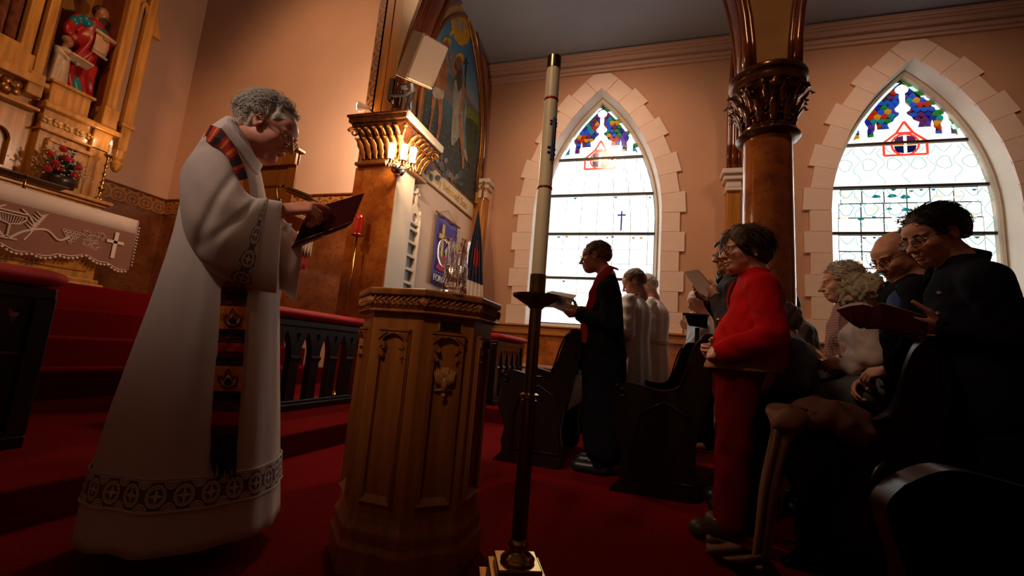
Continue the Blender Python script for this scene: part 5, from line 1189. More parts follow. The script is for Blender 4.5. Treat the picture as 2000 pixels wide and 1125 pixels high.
ang = thing('angel_statue', 'small painted angel statue in a white gown holding an open book', 'statue', (xs0 + .1, ys0 - .24, zs0))
A0 = np.array((xs0 + .10, ys0 - .24, zs0))
V = Vol(A0 - (.25, .3, .02), A0 + (.35, .35, 1.0), .009)
V.cone(A0 + (0, 0, .02), A0 + (0, .0, .45), .12, .075, .03); V.cone(A0 + (0, -.03, .44), A0 + (.0, .03, .48), .065, .065, .03); V.cone(A0 + (.0, .07, .48), A0 + (.09, .12, .38), .035, .035, .02); V.cone(A0 + (.0, -.07, .48), A0 + (.09, .02, .38), .035, .035, .02)
V.disp(lambda x, y, z: .009 * np.sin(60 * (y - A0[1]) + 40 * (x - A0[0])) * np.clip((A0[2] + .42 - z) * 6, 0, 1)); V.mesh('gown', M('statue_white', (.45, .32, .22), .4, vary=.2), ang)
V = Vol(A0 + (-.15, -.15, .45), A0 + (.2, .3, .8), .008); V.ell(A0 + (.02, .02, .62), (.055, .05, .065)); V.cone(A0 + (0, 0, .5), A0 + (.01, .01, .6), .03, .03, .02); V.ell(A0 + (.03, -.005, .64), (.06, .055, .055)); V.mesh('head', M('angel_head', (.28, .12, .06), .5), ang)
g = G(); g.obox(A0 + (.14, .12, .40), (.07, .0, .02), (0, .12, -.01), (0, 0, .012)); g.build('open_book', M('book_page', (.50, .36, .22), .5), ang, bev=.004)
for s in (-1,):
    g = G(); g.prism([A0 + (-.10, -.03, .35), A0 + (-.11, -.12, .30), A0 + (-.12, -.20, .42), A0 + (-.12, -.21, .60), A0 + (-.11, -.17, .72), A0 + (-.10, -.08, .58), A0 + (-.09, -.03, .50)], (-.02, 0, 0)); g.build('wing', M('wing_tan', (.34, .20, .10), .5), ang, bev=.008)

# ---- flowers on the retable
fc = np.array((XR - .10, *A2(116, 352, XR - .1))); fc[2] = ze
fl_ = thing('flower_arrangement', 'bouquet of red carnations and white sprays in front of the gothic panel', 'flowers', tuple(fc))
g = G(); g.lathe([(.10, 0), (.14, .03), (.16, .10), (.15, .16), (.13, .17)], fc, 16); g.build('vase', M('dark_bowl', (.03, .02, .015), .3), fl_, smooth=True)
rnd = random.Random(5); ml = M('fern_green', (.03, .06, .015), .6, vary=.5)
g = G(); gw = G()
for i in range(150):
    a = rnd.uniform(0, 2 * PI); e = rnd.uniform(-.1, 1.35); r_ = rnd.uniform(.15, .33)
    d = np.array((.6 * math.cos(e) * math.cos(a), 1.0 * math.cos(e) * math.sin(a), math.sin(e))); p = fc + (0, 0, .16); tip = p + d * r_ + (0, 0, .05)
    s = np.cross(d, (.3, .2, 1)); s /= np.linalg.norm(s); md = (p + tip) / 2 + (0, 0, .03)
    g.add([p + d * .05, md + s * .016, tip, md - s * .016], [(0, 1, 2, 3)])
    if i % 2: 
        for q in range(6): c = tip + np.array([rnd.uniform(-.05, .05) for _ in range(3)]); gw.ball(c, .009, 5, 4)
g.build('foliage', ml, fl_, solid=.003)['kind'] = 'stuff'; gw.build('white_sprays', M('white_bloom', (.62, .50, .40), .7), fl_)['kind'] = 'stuff'
for i, (px, py) in enumerate(((97, 299), (119, 292), (104, 318), (129, 309), (143, 313), (126, 331), (112, 326), (150, 328), (140, 342), (92, 330))):
    c = np.array((XR + .0 + .06 * math.sin(i), *A2(px, py, XR)))
    gg = G()
    for ring, rr, n_ in ((0, .015, 5), (1, .035, 8), (2, .055, 10)):
        for k in range(n_):
            a = 2 * PI * k / n_ + ring; gg.ball(c + (.02 - .012 * ring, rr * .62 * math.cos(a), rr * .55 * math.sin(a)), (.012, .013, .010), 6, 4)
    gg.build('carnation', M('carnation_red', (.42, .01, .015), .7), fl_) if i == 0 else gg.build('carnation', bpy.data.materials['carnation_red'], fl_)
# ---- candlestick with a lit candle at the end of the retable
cy_, cz_ = A2(201, 384); cx_ = XR - .05
cs = thing('altar_candlestick', 'slim gilt candlestick with a lit candle beside the reredos', 'candlestick', (cx_, ye - .10, ze))
yk = ye - .12; zc1 = at(207, 300, 'X', cx_)[2]
pr = [(.07, 0), (.06, .03), (.02, .06), (.018, .15), (.035, .17), (.018, .2)]
for i in range(4): z = .22 + i * .12; pr += [(.014, z), (.028, z + .03), (.014, z + .06)]
pr += [(.014, zc1 - ze - .06), (.05, zc1 - ze - .02), (.05, zc1 - ze), (.02, zc1 - ze)]
g = G(); g.lathe(pr, (cx_, yk, ze), 14); g.build('candle_stem', mat('brass'), cs, smooth=True)
g = G(); g.lathe([(.018, 0), (.018, .14)], (cx_, yk, zc1), 10); g.build('candle', mat('ivory'), cs, smooth=True, sharp=40)
g = G(); g.lathe([(.002, .14), (.012, .155), (.009, .175), (.001, .205)], (cx_, yk, zc1), 10); g.build('flame', emitmat('candle_flame', (1, .65, .30), 30), cs, smooth=True)
lamp('POINT', 'candle_light', (cx_ + .03, yk, zc1 + .24), 2.5, (1, .6, .3), .02)
# ---- missal stand on the altar
mp = at(50, 352, 'X', XAl - .25)
ms_ = thing('missal_stand', 'dark open book on a low brass stand upon the altar cloth', 'book stand', (XAl - .25, mp[1], zat))
g = G(); yb = mp[1]; g.lathe([(.05, 0), (.04, .02), (.015, .04), (.012, .14), (.02, .155)], (XAl - .25, yb, zat + .005), 12); g.build('stand_foot', mat('brass'), ms_, smooth=True)
g = G(); g.obox((XAl - .27, yb - .30, zat + .17), (.09, 0, .01), (0, .28, .0), (-.002, 0, .008)); g.obox((XAl - .27, yb + .14, zat + .17), (.09, 0, .01), (0, .20, .0), (-.002, 0, .008)); g.tube([(XAl - .25, yb, zat + .16), (XAl - .25, yb - .3, zat + .165)], .01); g.build('open_book', M('dark_book', (.07, .03, .018), .5), ms_, bev=.004)
# ================================================================== PEWS
PEW = [(982, 729), (998, 722), (1020, 727), (1051, 735), (1073, 729), (1087, 707), (1100, 671), (1113, 647), (1127, 642), (1136, 653), (1131, 707), (1118, 751), (1103, 800), (1094, 840), (1093, 911), (1030, 908), (971, 903), (962, 896), (978, 880), (978, 858), (984, 831), (973, 795), (972, 782), (978, 769), (976, 751), (975, 738)]
PEW = [at(x, y, 'Y', 3.15) for x, y in PEW]; PEW = [(p[0] + 1.05, max(0, p[2])) for p in PEW]
pi0 = crom([(x, 0, z) for x, z in PEW] + [(PEW[0][0], 0, PEW[0][1])], 5)[:-1]
def pew(label, xf, y0, y1, group, cushion=None):
    p = thing('pew', label, 'pew', (xf + .3, (y0 + y1) / 2, 0), group)
    for y in (y0, y1):
        g = G(); s = 1 if y == y0 else -1
        g.prism([(xf + q[0], y, max(0, q[2])) for q in pi0], (0, .055 * s, 0)); e = g.build('end_panel', mat('pew_wood'), p, smooth=True, sharp=35)
        g = G(); cx, cz = xf + .075, .60
        g.tube([(cx + .045 * (1 - t) * math.cos(2 + t * 8), y - .012 * s, cz + .045 * (1 - t) * math.sin(2 + t * 8)) for t in np.linspace(0, .85, 18)], .007, 5)
        ins = [(xf + .16, .10), (xf + .50, .10), (xf + .50, .34), (xf + .47, .48), (xf + .33, .56), (xf + .19, .48), (xf + .16, .34)]
        pts = [(a, y - .006 * s, b) for a, b in ins]; g.tube(pts, .008, 5, closed=True)
        g.tube([(xf + q[0] * .9 + .03, y - .006 * s, q[2] * .965) for q in pi0[20:50]], .007, 5)
        g.build('carved_line', mat('pew_wood'), e, smooth=True)
    g = G(); g.prism([(xf + .10, y0 + .05, .42), (xf + .52, y0 + .05, .40), (xf + .52, y0 + .05, .435), (xf + .10, y0 + .05, .455)], (0, y1 - y0 - .1, 0)); g.build('seat', mat('pew_wood'), p)
    g = G(); g.prism([(xf + .50, y0 + .05, .40), (xf + .62, y0 + .05, .93), (xf + .65, y0 + .05, .93), (xf + .535, y0 + .05, .40)], (0, y1 - y0 - .1, 0)); g.build('backrest', mat('pew_wood'), p)
    g = G(); g.tube([(xf + .635, y0 + .03, .94), (xf + .635, y1 - .03, .94)], .028, 10); g.build('top_rail', mat('pew_wood'), p, smooth=True)
    B('book_rack', mat('pew_wood'), p, (xf + .64, xf + .72, y0 + .2, y1 - .2, .62, .64), (xf + .71, xf + .725, y0 + .2, y1 - .2, .62, .72))
    if cushion: g = G(); g.prism([(xf + .12, y0 + .08, .45), (xf + .50, y0 + .08, .43), (xf + .50, y0 + .08, .48), (xf + .12, y0 + .08, .50)], (0, y1 - y0 - .16, 0)); g.build('seat_cushion', mat('cushion'), p, bev=.015)
    return p
GR = 'dark carved pews'
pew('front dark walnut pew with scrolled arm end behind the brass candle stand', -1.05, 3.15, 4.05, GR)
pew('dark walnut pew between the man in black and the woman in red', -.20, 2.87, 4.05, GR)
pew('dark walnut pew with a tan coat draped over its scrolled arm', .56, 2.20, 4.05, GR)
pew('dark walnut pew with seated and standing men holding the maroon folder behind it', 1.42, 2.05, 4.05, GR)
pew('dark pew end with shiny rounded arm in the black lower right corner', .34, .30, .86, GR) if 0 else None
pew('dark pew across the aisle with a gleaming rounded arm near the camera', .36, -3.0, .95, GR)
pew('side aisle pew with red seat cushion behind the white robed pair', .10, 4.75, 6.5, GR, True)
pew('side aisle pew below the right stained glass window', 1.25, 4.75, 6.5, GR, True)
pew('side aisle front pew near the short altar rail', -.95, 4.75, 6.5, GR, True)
# ---- tan coat draped over the pew arm, spilling to the floor
ct = M('tan_cloth', (.20, .085, .045), .8, vary=.25, bump=.3, bscale=120)
yy = 2.12
coat = thing('draped_coat', 'tan coat draped over the pew arm and trailing on the red carpet', 'coat', (.55, yy, 0))
cols = [  # each column: from the top of the arm to the floor, pixels
    [(1690, 832), (1660, 812), (1620, 800), (1600, 802)],
]
top = [(1700, 834), (1660, 806), (1625, 786), (1590, 806), (1545, 792), (1520, 800)]
drop = [(1520, 800), (1510, 850), (1498, 900), (1490, 960), (1484, 1020), (1478, 1095)]
g = G(); rows = []
outl = [(1545, 790), (1512, 815), (1500, 880), (1486, 950), (1478, 1030), (1470, 1098)]; inl = [(1600, 806), (1550, 850), (1532, 900), (1520, 960), (1510, 1030), (1500, 1098)]
O = crom([(x, y, 0) for x, y in outl], 6); I = crom([(x, y, 0) for x, y in inl], 6)
for i, (a, b_) in enumerate(zip(O, I)):
    t = i / (len(O) - 1); rows.append([at(a[0] + (b_[0] - a[0]) * k / 16, a[1] + (b_[1] - a[1]) * k / 16, 'Y', yy + .02 - .05 * t + .016 * math.sin(k * .8 + t * 3) * (.5 + t) + .006 * math.sin(k * 2.1 + 3 * t)) for k in range(17)])
for r in rows:
    for q in r: q[2] = max(.01, q[2])
g.grid(rows); g.build('hanging_sleeve', ct, coat, smooth=True, solid=.012, offset=0)
V = Vol((.45, 2.02, .50), (1.2, 2.5, .86), .008)
for px, py, r_, y_ in ((1545, 812, .055, 2.2), (1580, 815, .055, 2.22), (1620, 808, .07, 2.24), (1650, 822, .065, 2.24), (1680, 838, .045, 2.24), (1530, 822, .04, 2.18)):
    V.ell(at(px, py, 'Y', y_), (r_ * 1.2, .12, r_), None, .04)
V.disp(wrinkle(.012, 34, 1)); V.mesh('bundled_cloth', ct, coat)
g = G(); rows = []
for i in range(14):
    t = i / 13; x0 = 1380 + 110 * t
    rows.append([at(x0, 1045 + 42 * t * (1 - .2 * t) + k * 4.2, 'Z', .012 + .035 * (1 + math.sin(k * 1.1 + i * .9)) * (.4 + .6 * t)) for k in range(9)])
g.grid(rows); g.build('trailing_hem', ct, coat, smooth=True, solid=.012, offset=0)
# ================================================================== PEOPLE
def skin(name, c): return M(name, c, .5, vary=.2, scale=20, col2=(c[0] * .88, c[1] * .76, c[2] * .70), spec=.4)
def add_head(V, c, Rm, s=1., nose=1., jaw=1., chinf=1., mouth=0.):
    """skull, face, ears; c is the middle of the head, Rm rows forward/left/up"""
    P = lambda x, y, z: np.array(c) + s * (Rm[0] * x + Rm[1] * y + Rm[2] * z)
    E = lambda x, y, z, r, k=.02, op='add': V.ell(P(x, y, z), np.array(r) * s, Rm, k * s, op)
    E(-.015, 0, .035, (.098, .077, .083), 0); E(.025, 0, -.02, (.066, .061, .085), .03); E(.015, 0, -.055, (.068, .058 * jaw, .045), .03); E(.060, 0, -.094, (.028 * chinf, .026, .019), .03)
    E(.062, 0, .045, (.030, .052, .030), .025)
    for q in (-1, 1):
        E(.060, q * .040, -.020, (.026, .022, .024), .02)
        E(.100, q * .031, .008, (.020, .019, .013), .018, 'sub')
        E(.080, q * .030, .026, (.014, .022, .006), .012)
        E(.0745, q * .031, .008, (.0135, .0155, .0125), .003)
        E(.0755, q * .031, .015, (.0145, .0175, .008), .004)
        E(-.008, q * .079, .002, (.021, .007, .032), .008); E(-.001, q * .084, .002, (.011, .005, .020), .005, 'sub'); E(-.002, q * .080, -.024, (.010, .006, .010), .006)
        E(.106, q * .012, -.029, (.010, .008, .007), .007)
    V.cone(P(.086, 0, .022), P(.112 + .006 * nose, 0, -.022), .0075 * s, .0105 * s, .014 * s)
    E(.115 + .005 * nose, 0, -.026, (.012, .0105, .009), .008)
    E(.090, 0, -.050, (.014, .026, .013), .015); E(.101, 0, -.054, (.007, .021, .0052), .005); E(.098, 0, -.0655, (.008, .019, .006), .006); E(.106, 0, -.0600, (.012, .024, .0018), .003, 'sub')
    E(.078, 0, -.082 - .010 * mouth, (.02, .025, .014), .012)
    if mouth: E(.066, 0, -.104, (.026, .026, .018), .02); E(.104, 0, -.064, (.022, .017, .0085 * mouth), .003, 'sub')
    return P
def hair_cap(V, P, Rm, s, vol=.012, back=0., fr=.0, low=-.03, side=1.):
    E = lambda x, y, z, r, k=.02, op='add': V.ell(P(x, y, z), np.array(r) * s, Rm, k * s, op)
    E(-.022 - back * .5, 0, .038, (.098 + vol + back * .5, .077 + vol * side, .083 + vol), 0)
    E(-.045 - back, 0, .0, (.068 + vol, .070 + vol * side, .070 + vol), .03)
    # open the face and the neck
    E(.085 + fr, 0, -.035, (.100, .090, .092), .012, 'sub'); E(.115 + fr, 0, .045, (.055, .070, .045), .02, 'sub'); V.ell(P(.0, 0, low - .085), np.array((.13, .13, .075)) * s, Rm, .015 * s, 'sub')
    for q in (-1, 1): E(.000, q * .085, -.004, (.020, .018, .030), .01, 'sub')
def hand(V, w, d, n, side, s=1., curl=(.5, .6, .7, .8), thumb=.6, spread=1.):
    """w wrist, d direction of the fingers, n the palm's facing (fingers curl towards it), side towards the thumb"""
    w = np.array(w, float); d = np.array(d, float) / np.linalg.norm(d); n = np.array(n, float); n = n - d * (n @ d); n /= np.linalg.norm(n); t = np.array(side, float); t = t - d * (t @ d) - n * (t @ n); t /= np.linalg.norm(t)
    L = [.088, .094, .088, .078]; ph = [(.042, .026, .020), (.046, .030, .022), (.042, .028, .021), (.034, .021, .018)]; of = [.030, .010, -.010, -.028]
    for i in range(4):
        k0 = w + d * (L[i] * s) + t * (of[i] * s) - n * (.004 * s * (1 - abs(i - 1.3) * .3)); V.cone(w + t * (of[i] * .55 * s) + d * .008 * s, k0, .0155 * s, .0108 * s, .012 * s)
        a = 0; p = k0; dd = d + t * (of[i] * 1.8 * spread)
        dd /= np.linalg.norm(dd)
        for j, l in enumerate(ph[i]):
            a += curl[i] * (1.0 if j < 2 else .7); q = p + (dd * math.cos(a) + n * math.sin(a)) * l * s
            r0 = (.0092 - .0008 * j) * s; V.cone(p, q, r0, r0 - .0009 * s, .003 * s); p = q
    p0 = w + d * .022 * s + t * .026 * s + n * .006 * s; p1 = p0 + (d * .55 + t * .7 + n * .35) * .042 * s; dd = d * .8 + t * (.45 - thumb * .5) + n * (.3 + thumb * .5); dd /= np.linalg.norm(dd)
    p2 = p1 + dd * .034 * s; p3 = p2 + (dd + n * .3 * thumb) / np.linalg.norm(dd + n * .3 * thumb) * .027 * s
    V.cone(w + d * .01 * s + t * .012 * s, p1, .017 * s, .0115 * s, .010 * s); V.cone(p1, p2, .0108 * s, .0095 * s, .003 * s); V.cone(p2, p3, .0095 * s, .0078 * s, .002 * s)
def strands(par, P, Rm, s, m, n=700, L=.05, vol=.014, curl=.004, r=.0013, comb=(-1, 0, -.35), lift=.25, face=.055, low=-.03, seed=1, part=0., back=0., freq=9., fz=.05, name='hair_strands'):
    rnd = random.Random(seed); g = G(); loc = lambda v: s * (Rm[0] * v[0] + Rm[1] * v[1] + Rm[2] * v[2])
    C0 = np.array((-.022 - back * .5, 0, .038)); RR = np.array((.098 + vol + back * .5, .077 + vol, .083 + vol)); k = 0; tries = 0
    while k < n and tries < n * 12:
        tries += 1
        z = rnd.uniform(-1, 1); a = rnd.uniform(0, 2 * PI); q = math.sqrt(1 - z * z); u = np.array((q * math.cos(a), q * math.sin(a), z)); p = C0 + RR * u * .93
        if p[0] > face and p[2] < fz: continue
        if p[2] < low + (.03 if p[0] > -.02 else 0): continue
        if abs(p[0]) < .03 and p[2] < .03: continue
        k += 1; c = np.array(comb) + np.array((0, (1 if p[1] > part else -1) * .55, 0)); c = c - u * (c @ u); c = c / (np.linalg.norm(c) + 1e-6); t3 = np.cross(u, c)
        l = L * rnd.uniform(.6, 1.2); ph = rnd.uniform(0, 6); d0 = np.array([rnd.uniform(-.25, .25) for _ in range(3)]); pts = []
        for i in range(8):
            f = i / 7; w_ = p + (c + d0) * (l * f) + u * (lift * l * math.sin(f * 2.2) + .004) - u * (l * l * f * f * 3.5) + (t3 * math.sin(ph + f * freq) + u * .7 * math.cos(ph + f * freq)) * curl * min(1, f * 3)
            pts.append(np.array(P(0, 0, 0)) + loc(w_))
        g.tube(pts, [r * s, r * s * 1.1, r * s * 1.1, r * s, r * s, r * s * .9, r * s * .7, r * s * .25], 3)
    o = g.build(name, m, par, smooth=True); o['kind'] = 'stuff'; return o
def glasses(P, s, m, par, r=.0195, rimless=False, name='glasses'):
    g = G()
    for q in (-1, 1):
        cc = [(.108 - .012 * abs(math.cos(t)) * (1 if math.cos(t) * q > 0 else 0), q * .033 + r * 1.15 * math.cos(t), .004 + r * .85 * math.sin(t)) for t in np.linspace(0, 2 * PI, 20, endpoint=False)]
        g.tube([P(*c) for c in cc], .0012 * s if rimless else .0018 * s, 6, closed=True)
        g.tube([P(.098, q * .056, .008), P(.075, q * .078, .012), P(.0, q * .086, .012), (P(-.02, q * .086, .0))], .0014 * s, 6)
    g.tube(crom([P(.108, -.012, .008), P(.117, 0, .012), P(.108, .012, .008)], 4), .0014 * s, 6)
    o = g.build(name, m, par, smooth=True)
    gl = G()
    for q in (-1, 1): gl.add([P(.1085 - .010 * abs(math.cos(t)) * (1 if math.cos(t) * q > 0 else 0), q * .033 + r * 1.12 * math.cos(t), .004 + r * .82 * math.sin(t)) for t in np.linspace(0, 2 * PI, 16, endpoint=False)], [tuple(range(16))])
    gl.build('lens', LENS, o, solid=.0008)
    return o
LENS = M('spectacle_lens', (1, 1, 1), .02, trans=1, vary=0, ior=1.3)
def brows(P, s, m, par, z=.030, w=.0045):
    g = G()
    for q in (-1, 1): g.tube([P(.094, q * .012, z - .003), P(.096, q * .026, z + .001), P(.084, q * .046, z - .003)], [w * s * .8, w * s, w * s * .4], 6)
    g.build('eyebrows', m, par, smooth=True)
def collar(p, m, name='collar', w=1.6, s=1., dz=.0):
    g = G(); R2 = p.Rm
    for q in (-1, 1):
        top_ = [p.P(-.09, q * .02, -.085 + dz), p.P(-.065, q * .06, -.095 + dz), p.P(-.01, q * .08, -.125 + dz), p.P(.05, q * .075, -.175 + dz), p.P(.085, q * .05, -.24 + dz)]
        g.grid([[pt + (R2[0] * -.012 + R2[1] * q * .020) * k * s - np.array((0, 0, .016)) * k * s for k in (0, .5, 1, w)] for pt in crom(top_, 4)])
    return g.build(name, m, p.o, smooth=True, solid=.007, offset=0)
def bbox(pts, pad): a = np.array(pts, float); return a.min(0) - pad, a.max(0) + pad
class Person:
    """joints are world points; the body is one continuous skin surface and the clothes are its children"""
    def __init__(s, label, J, sk, h=.006, group=None, hs=1., fwd=(-1, 0, 0), up=(0, 0, 1), face={}, hands=None, tr=.115):
        s.J = J = {k: np.array(v, float) for k, v in J.items()}; s.h = h; s.hs = hs
        s.Rm = rotm(fwd, up); allp = [v for v in J.values()]
        lo, hi = bbox(allp, .20); lo[2] = max(lo[2], -.02) if min(p[2] for p in allp) < .2 else lo[2]
        s.lo, s.hi = lo, hi; V = Vol(lo, hi, h); hd = J['head']
        s.P = add_head(V, hd, s.Rm, hs, **face)
        P = s.P; V.cone(P(-.028, 0, -.045), J['neck'], .050 * hs, .056 * hs, .025); 
        c = (J['shl'] + J['shr']) / 2
        V.cone(J['neck'], c - (0, 0, .05), .055, .10, .04); V.cone(J['shl'], J['shr'], .06, .06, .04); V.cone(c - (0, 0, .10), J['pelvis'], tr, tr, .05)
        for q in 'lr':
            V.cone(J['sh' + q], J['el' + q], .048, .040, .02); V.cone(J['el' + q], J['wr' + q], .040, .026, .01)
            if 'hip' + q in J:
                V.cone(J['hip' + q], J['kn' + q], .080, .055, .03); V.cone(J['kn' + q], J['an' + q], .052, .036, .015)
                V.cone(J['an' + q] - (0, 0, .02), J['an' + q] + s.footdir(q) * .12 - (0, 0, .03), .035, .03, .01)
        for hn in (hands or []): hand(V, *hn[:4], **hn[4])
        base = ((J['anl'] + J['anr']) / 2) if 'anl' in J else J['pelvis'].copy()
        base = base.copy(); base[2] = max(0, base[2] - .06) if 'anl' in J else base[2]
        s.o = V.mesh('person', sk, None, base=base); setp(s.o, label, 'person', group); s.base = base
    def footdir(s, q):
        f = s.J.get('toe' + q)
        if f is not None: f = f - s.J['an' + q]
        else: f = s.Rm[0]
        f = np.array((f[0], f[1], 0.)); return f / np.linalg.norm(f)
    def vol(s, pad=.0, k=1.): return Vol(s.lo - pad, s.hi + pad, s.h * k)
    def hair(s, m, vol=.012, wr=(.004, 90), name='hair', extra=None, hh=None, **k):
        c = s.J['head']; V = Vol(c - .24, c + .24, hh or min(s.h, .005)); hair_cap(V, s.P, s.Rm, s.hs, vol, **k)
        if extra: extra(V, s.P)
        if wr: V.disp(wrinkle(*wr))
        return V.mesh(name, m, s.o)
    def jacket(s, m, name='jacket', belly=.0, hem=None, r=(.145, .15), arm=(.068, .058, .048), depth=.78, wr=(.004, 42), collar=None, cuff=.02, openw=None, low=None, sm=1):
        J = s.J; V = s.vol(.02, 1.35); c = (J['shl'] + J['shr']) / 2; side = J['shl'] - J['shr']; side = side / np.linalg.norm(side); f = np.cross(side, (0, 0, 1)); f = -f if f @ s.Rm[0] < 0 else f
        low_ = J['pelvis'] - (0, 0, .08) if low is None else np.array(low, float)
        ch = c - (0, 0, .16)
        for q in (-1, 1): V.cone(ch + side * .055 * q, J['pelvis'] + side * .05 * q + f * belly * .3, r[0] * .86, r[1] * .9, .06); V.cone(J['pelvis'] + side * .05 * q + f * belly * .3, low_ + side * .06 * q, r[1] * .9, r[1] * .95, .05)
        if belly: V.ell((ch + J['pelvis']) / 2 + f * belly * .55 - (0, 0, .03), (.13 + belly * .4, .13 + belly * .25, .20), rotm(f, (0, 0, 1)), .08)
        V.cone(J['shl'] - side * .01, J['shr'] + side * .01, .075, .075, .05); V.cone(J['neck'] - (0, 0, .01), c - (0, 0, .04), .07, .12, .05)
        for q in 'lr':
            V.cone(J['sh' + q], J['el' + q], arm[0], arm[1], .014); d = J['wr' + q] - J['el' + q]; V.cone(J['el' + q], J['wr' + q] - d / np.linalg.norm(d) * cuff, arm[1], arm[2], .01)
        for q in 'lr':
            e = J['el' + q]; u1 = e - J['sh' + q]; u1 = u1 / np.linalg.norm(u1); u2 = J['wr' + q] - e; u2 = u2 / np.linalg.norm(u2); bi = u1 + u2; bi = bi / np.linalg.norm(bi)
            V.disp(lambda x, y, z: -.007 * (np.abs(np.sin(((x - e[0]) * bi[0] + (y - e[1]) * bi[1] + (z - e[2]) * bi[2]) * 62 + 9 * (y - e[1]) + 3 * np.sin(20 * (z - e[2])))) - .5) * np.exp(-((x - e[0]) ** 2 + (y - e[1]) ** 2 + (z - e[2]) ** 2) / .013))
            h0 = J['sh' + q]; V.disp(lambda x, y, z: -.006 * (np.abs(np.sin(((x - h0[0]) * f[0] + (y - h0[1]) * f[1]) * 55 + (z - h0[2]) * 26)) - .5) * np.exp(-((x - h0[0]) ** 2 + (y - h0[1]) ** 2 + (z - h0[2] + .12) ** 2) / .014))
        w0 = J['pelvis'] + (0, 0, .10); V.disp(lambda x, y, z: -.006 * (np.abs(np.sin((z - w0[2]) * 34 + 14 * (x - w0[0]) + 2 * np.sin(12 * (y - w0[1] + x)))) - .5) * np.exp(-((z - w0[2]) ** 2) / .02))
        if wr: V.disp(wrinkle(wr[0] * .6, wr[1], len(name)))
        # neckline
        P = s.P; V.cone(P(-.028, 0, -.03), J['neck'] + (0, 0, .02), .060 * s.hs, .062 * s.hs, .01, 'sub')
        for q in 'lr':
            d = J['wr' + q] - J['el' + q]; d = d / np.linalg.norm(d); V.cone(J['wr' + q] - d * (cuff - .0), J['wr' + q] + d * .1, arm[2] * .78, arm[2] * .8, 0, 'sub')
        if hem is not None: V.half((0, 0, hem), (0, 0, -1))
        if openw: openw(V, c, side, f)
        s.side, s.f, s.c = side, f, c
        return V.mesh(name, m, s.o)
    def trousers(s, m, name='trousers', r=(.105, .075, .062), wr=(.004, 40), hipr=.13):
        J = s.J; V = s.vol(.02, 2.0); V.cone(J['hipl'] + (0, 0, .03), J['hipr'] + (0, 0, .03), hipr, hipr, .05)
        for q in 'lr': V.cone(J['hip' + q], J['kn' + q], r[0], r[1], .03); V.cone(J['kn' + q], J['an' + q], r[1], r[2], .02)
        if wr: V.disp(wrinkle(*wr))
        return V.mesh(name, m, s.o)
    def shoes(s, m=None):
        for q in 'lr':
            a = s.J['an' + q]; f = s.footdir(q); V = Vol(a - (.30, .30, .14), a + (.30, .30, .1), .007)
            V.cone(a - f * .03 - (0, 0, .035), a + f * .15 - (0, 0, .038), .046, .047, .02, sq=((0, 0, 1), .9)); V.cone(a - (0, 0, .0), a - (0, 0, .04), .044, .045, .02); V.half((0, 0, a[2] - .085), (0, 0, -1)); V.mesh('shoe', m or MT['black'], s.o)
def legs(J, x, y, z=.08, spread=.10, hz=.88, kx=0.): 
    for q, sg in (('l', -1), ('r', 1)):
        J['hip' + q] = (x, y + sg * spread * .9, hz); J['kn' + q] = (x - .02 + kx, y + sg * spread, hz * .53); J['an' + q] = (x + .01, y + sg * spread, z)
    return J
SK1 = skin('skin_ruddy', (.66, .30, .20)); SK2 = skin('skin_tan', (.64, .35, .24)); SK3 = skin('skin_rose', (.68, .38, .28)); SK4 = skin('skin_brown', (.52, .27, .18))
HG = M('grey_hair', (.78, .71, .60), .75, vary=.35, scale=45, stretch=(1, 1, 3), bump=.9, bscale=160); HD = M('dark_hair', (.035, .018, .010), .5, vary=.5, scale=40, bump=.8, bscale=150); HW = M('white_hair', (.62, .58, .54), .75, vary=.3, scale=40, bump=.6, bscale=150)
HB = M('brown_hair', (.075, .030, .014), .5, vary=.5, scale=40, stretch=(1, 1, 3), bump=.9, bscale=150); HK = M('black_hair', (.010, .008, .008), .35, vary=.4, scale=40)
MB_ = M('black_wool', (.007, .007, .009), .95, vary=.2, scale=30, spec=.08); MDK = M('dark_grey_trousers', (.014, .014, .017), .95, spec=.1)
# ================================================================== THE PRIEST
PF = np.array((.66, .75, 0)); PF /= np.linalg.norm(PF); PN = np.array((PF[1], -PF[0], 0)); P00 = np.array((-1.56, 1.30, 0))
def pp(px, py, o=0.):
    """the point on the priest's own vertical plane, o metres towards the viewer's side of him"""
    d = ray(px, py); q = P00 + PN * o - CAM0; return CAM0 + d * ((q @ PN) / (d @ PN))
hf = PF * math.cos(math.radians(29)) + np.array((0, 0, -math.sin(math.radians(29)))); hf = hf + PN * .38
J = dict(head=pp(525, 254, .0), neck=pp(466, 283, 0), shr=pp(418, 318, .17), shl=pp(432, 318, -.17), elr=pp(432, 470, .24), ell=pp(480, 500, -.20), wrr=pp(553, 411, .16), wrl=pp(584, 470, -.03),
         pelvis=pp(405, 560, 0), hipl=pp(400, 590, -.09), hipr=pp(400, 590, .09), knl=pp(390, 800, -.09), knr=pp(380, 800, .09))
for q, o in (('l', -.09), ('r', .09)): a = J['kn' + q].copy(); a[2] = .10; J['an' + q] = a; J['toe' + q] = a + PF * .2
pr = Person('grey haired priest in long white robe and striped red stole reading from a folder', J, SK1, h=.0045, hs=1.04, tr=.07, fwd=hf, up=(0, 0, 1), face=dict(jaw=1.12, nose=1.2, mouth=1.),
    hands=[(J['wrr'], pp(606, 400, .15) - pp(556, 405, .16), -PN * .55 - np.array((0, 0, .8)), -PN + np.array((0, 0, .3)), dict(s=1.1, curl=(.22, .75, .95, 1.0), thumb=.3)),
           (J['wrl'], pp(640, 448, .0) - pp(584, 470, -.03), np.array((0, 0, .75)) + PN * .45, PN * -1 + np.array((0, 0, .2)), dict(s=1.1, curl=(.35, .35, .4, .45), thumb=.2, spread=2.0))])
P = pr.P; s_ = 1.04
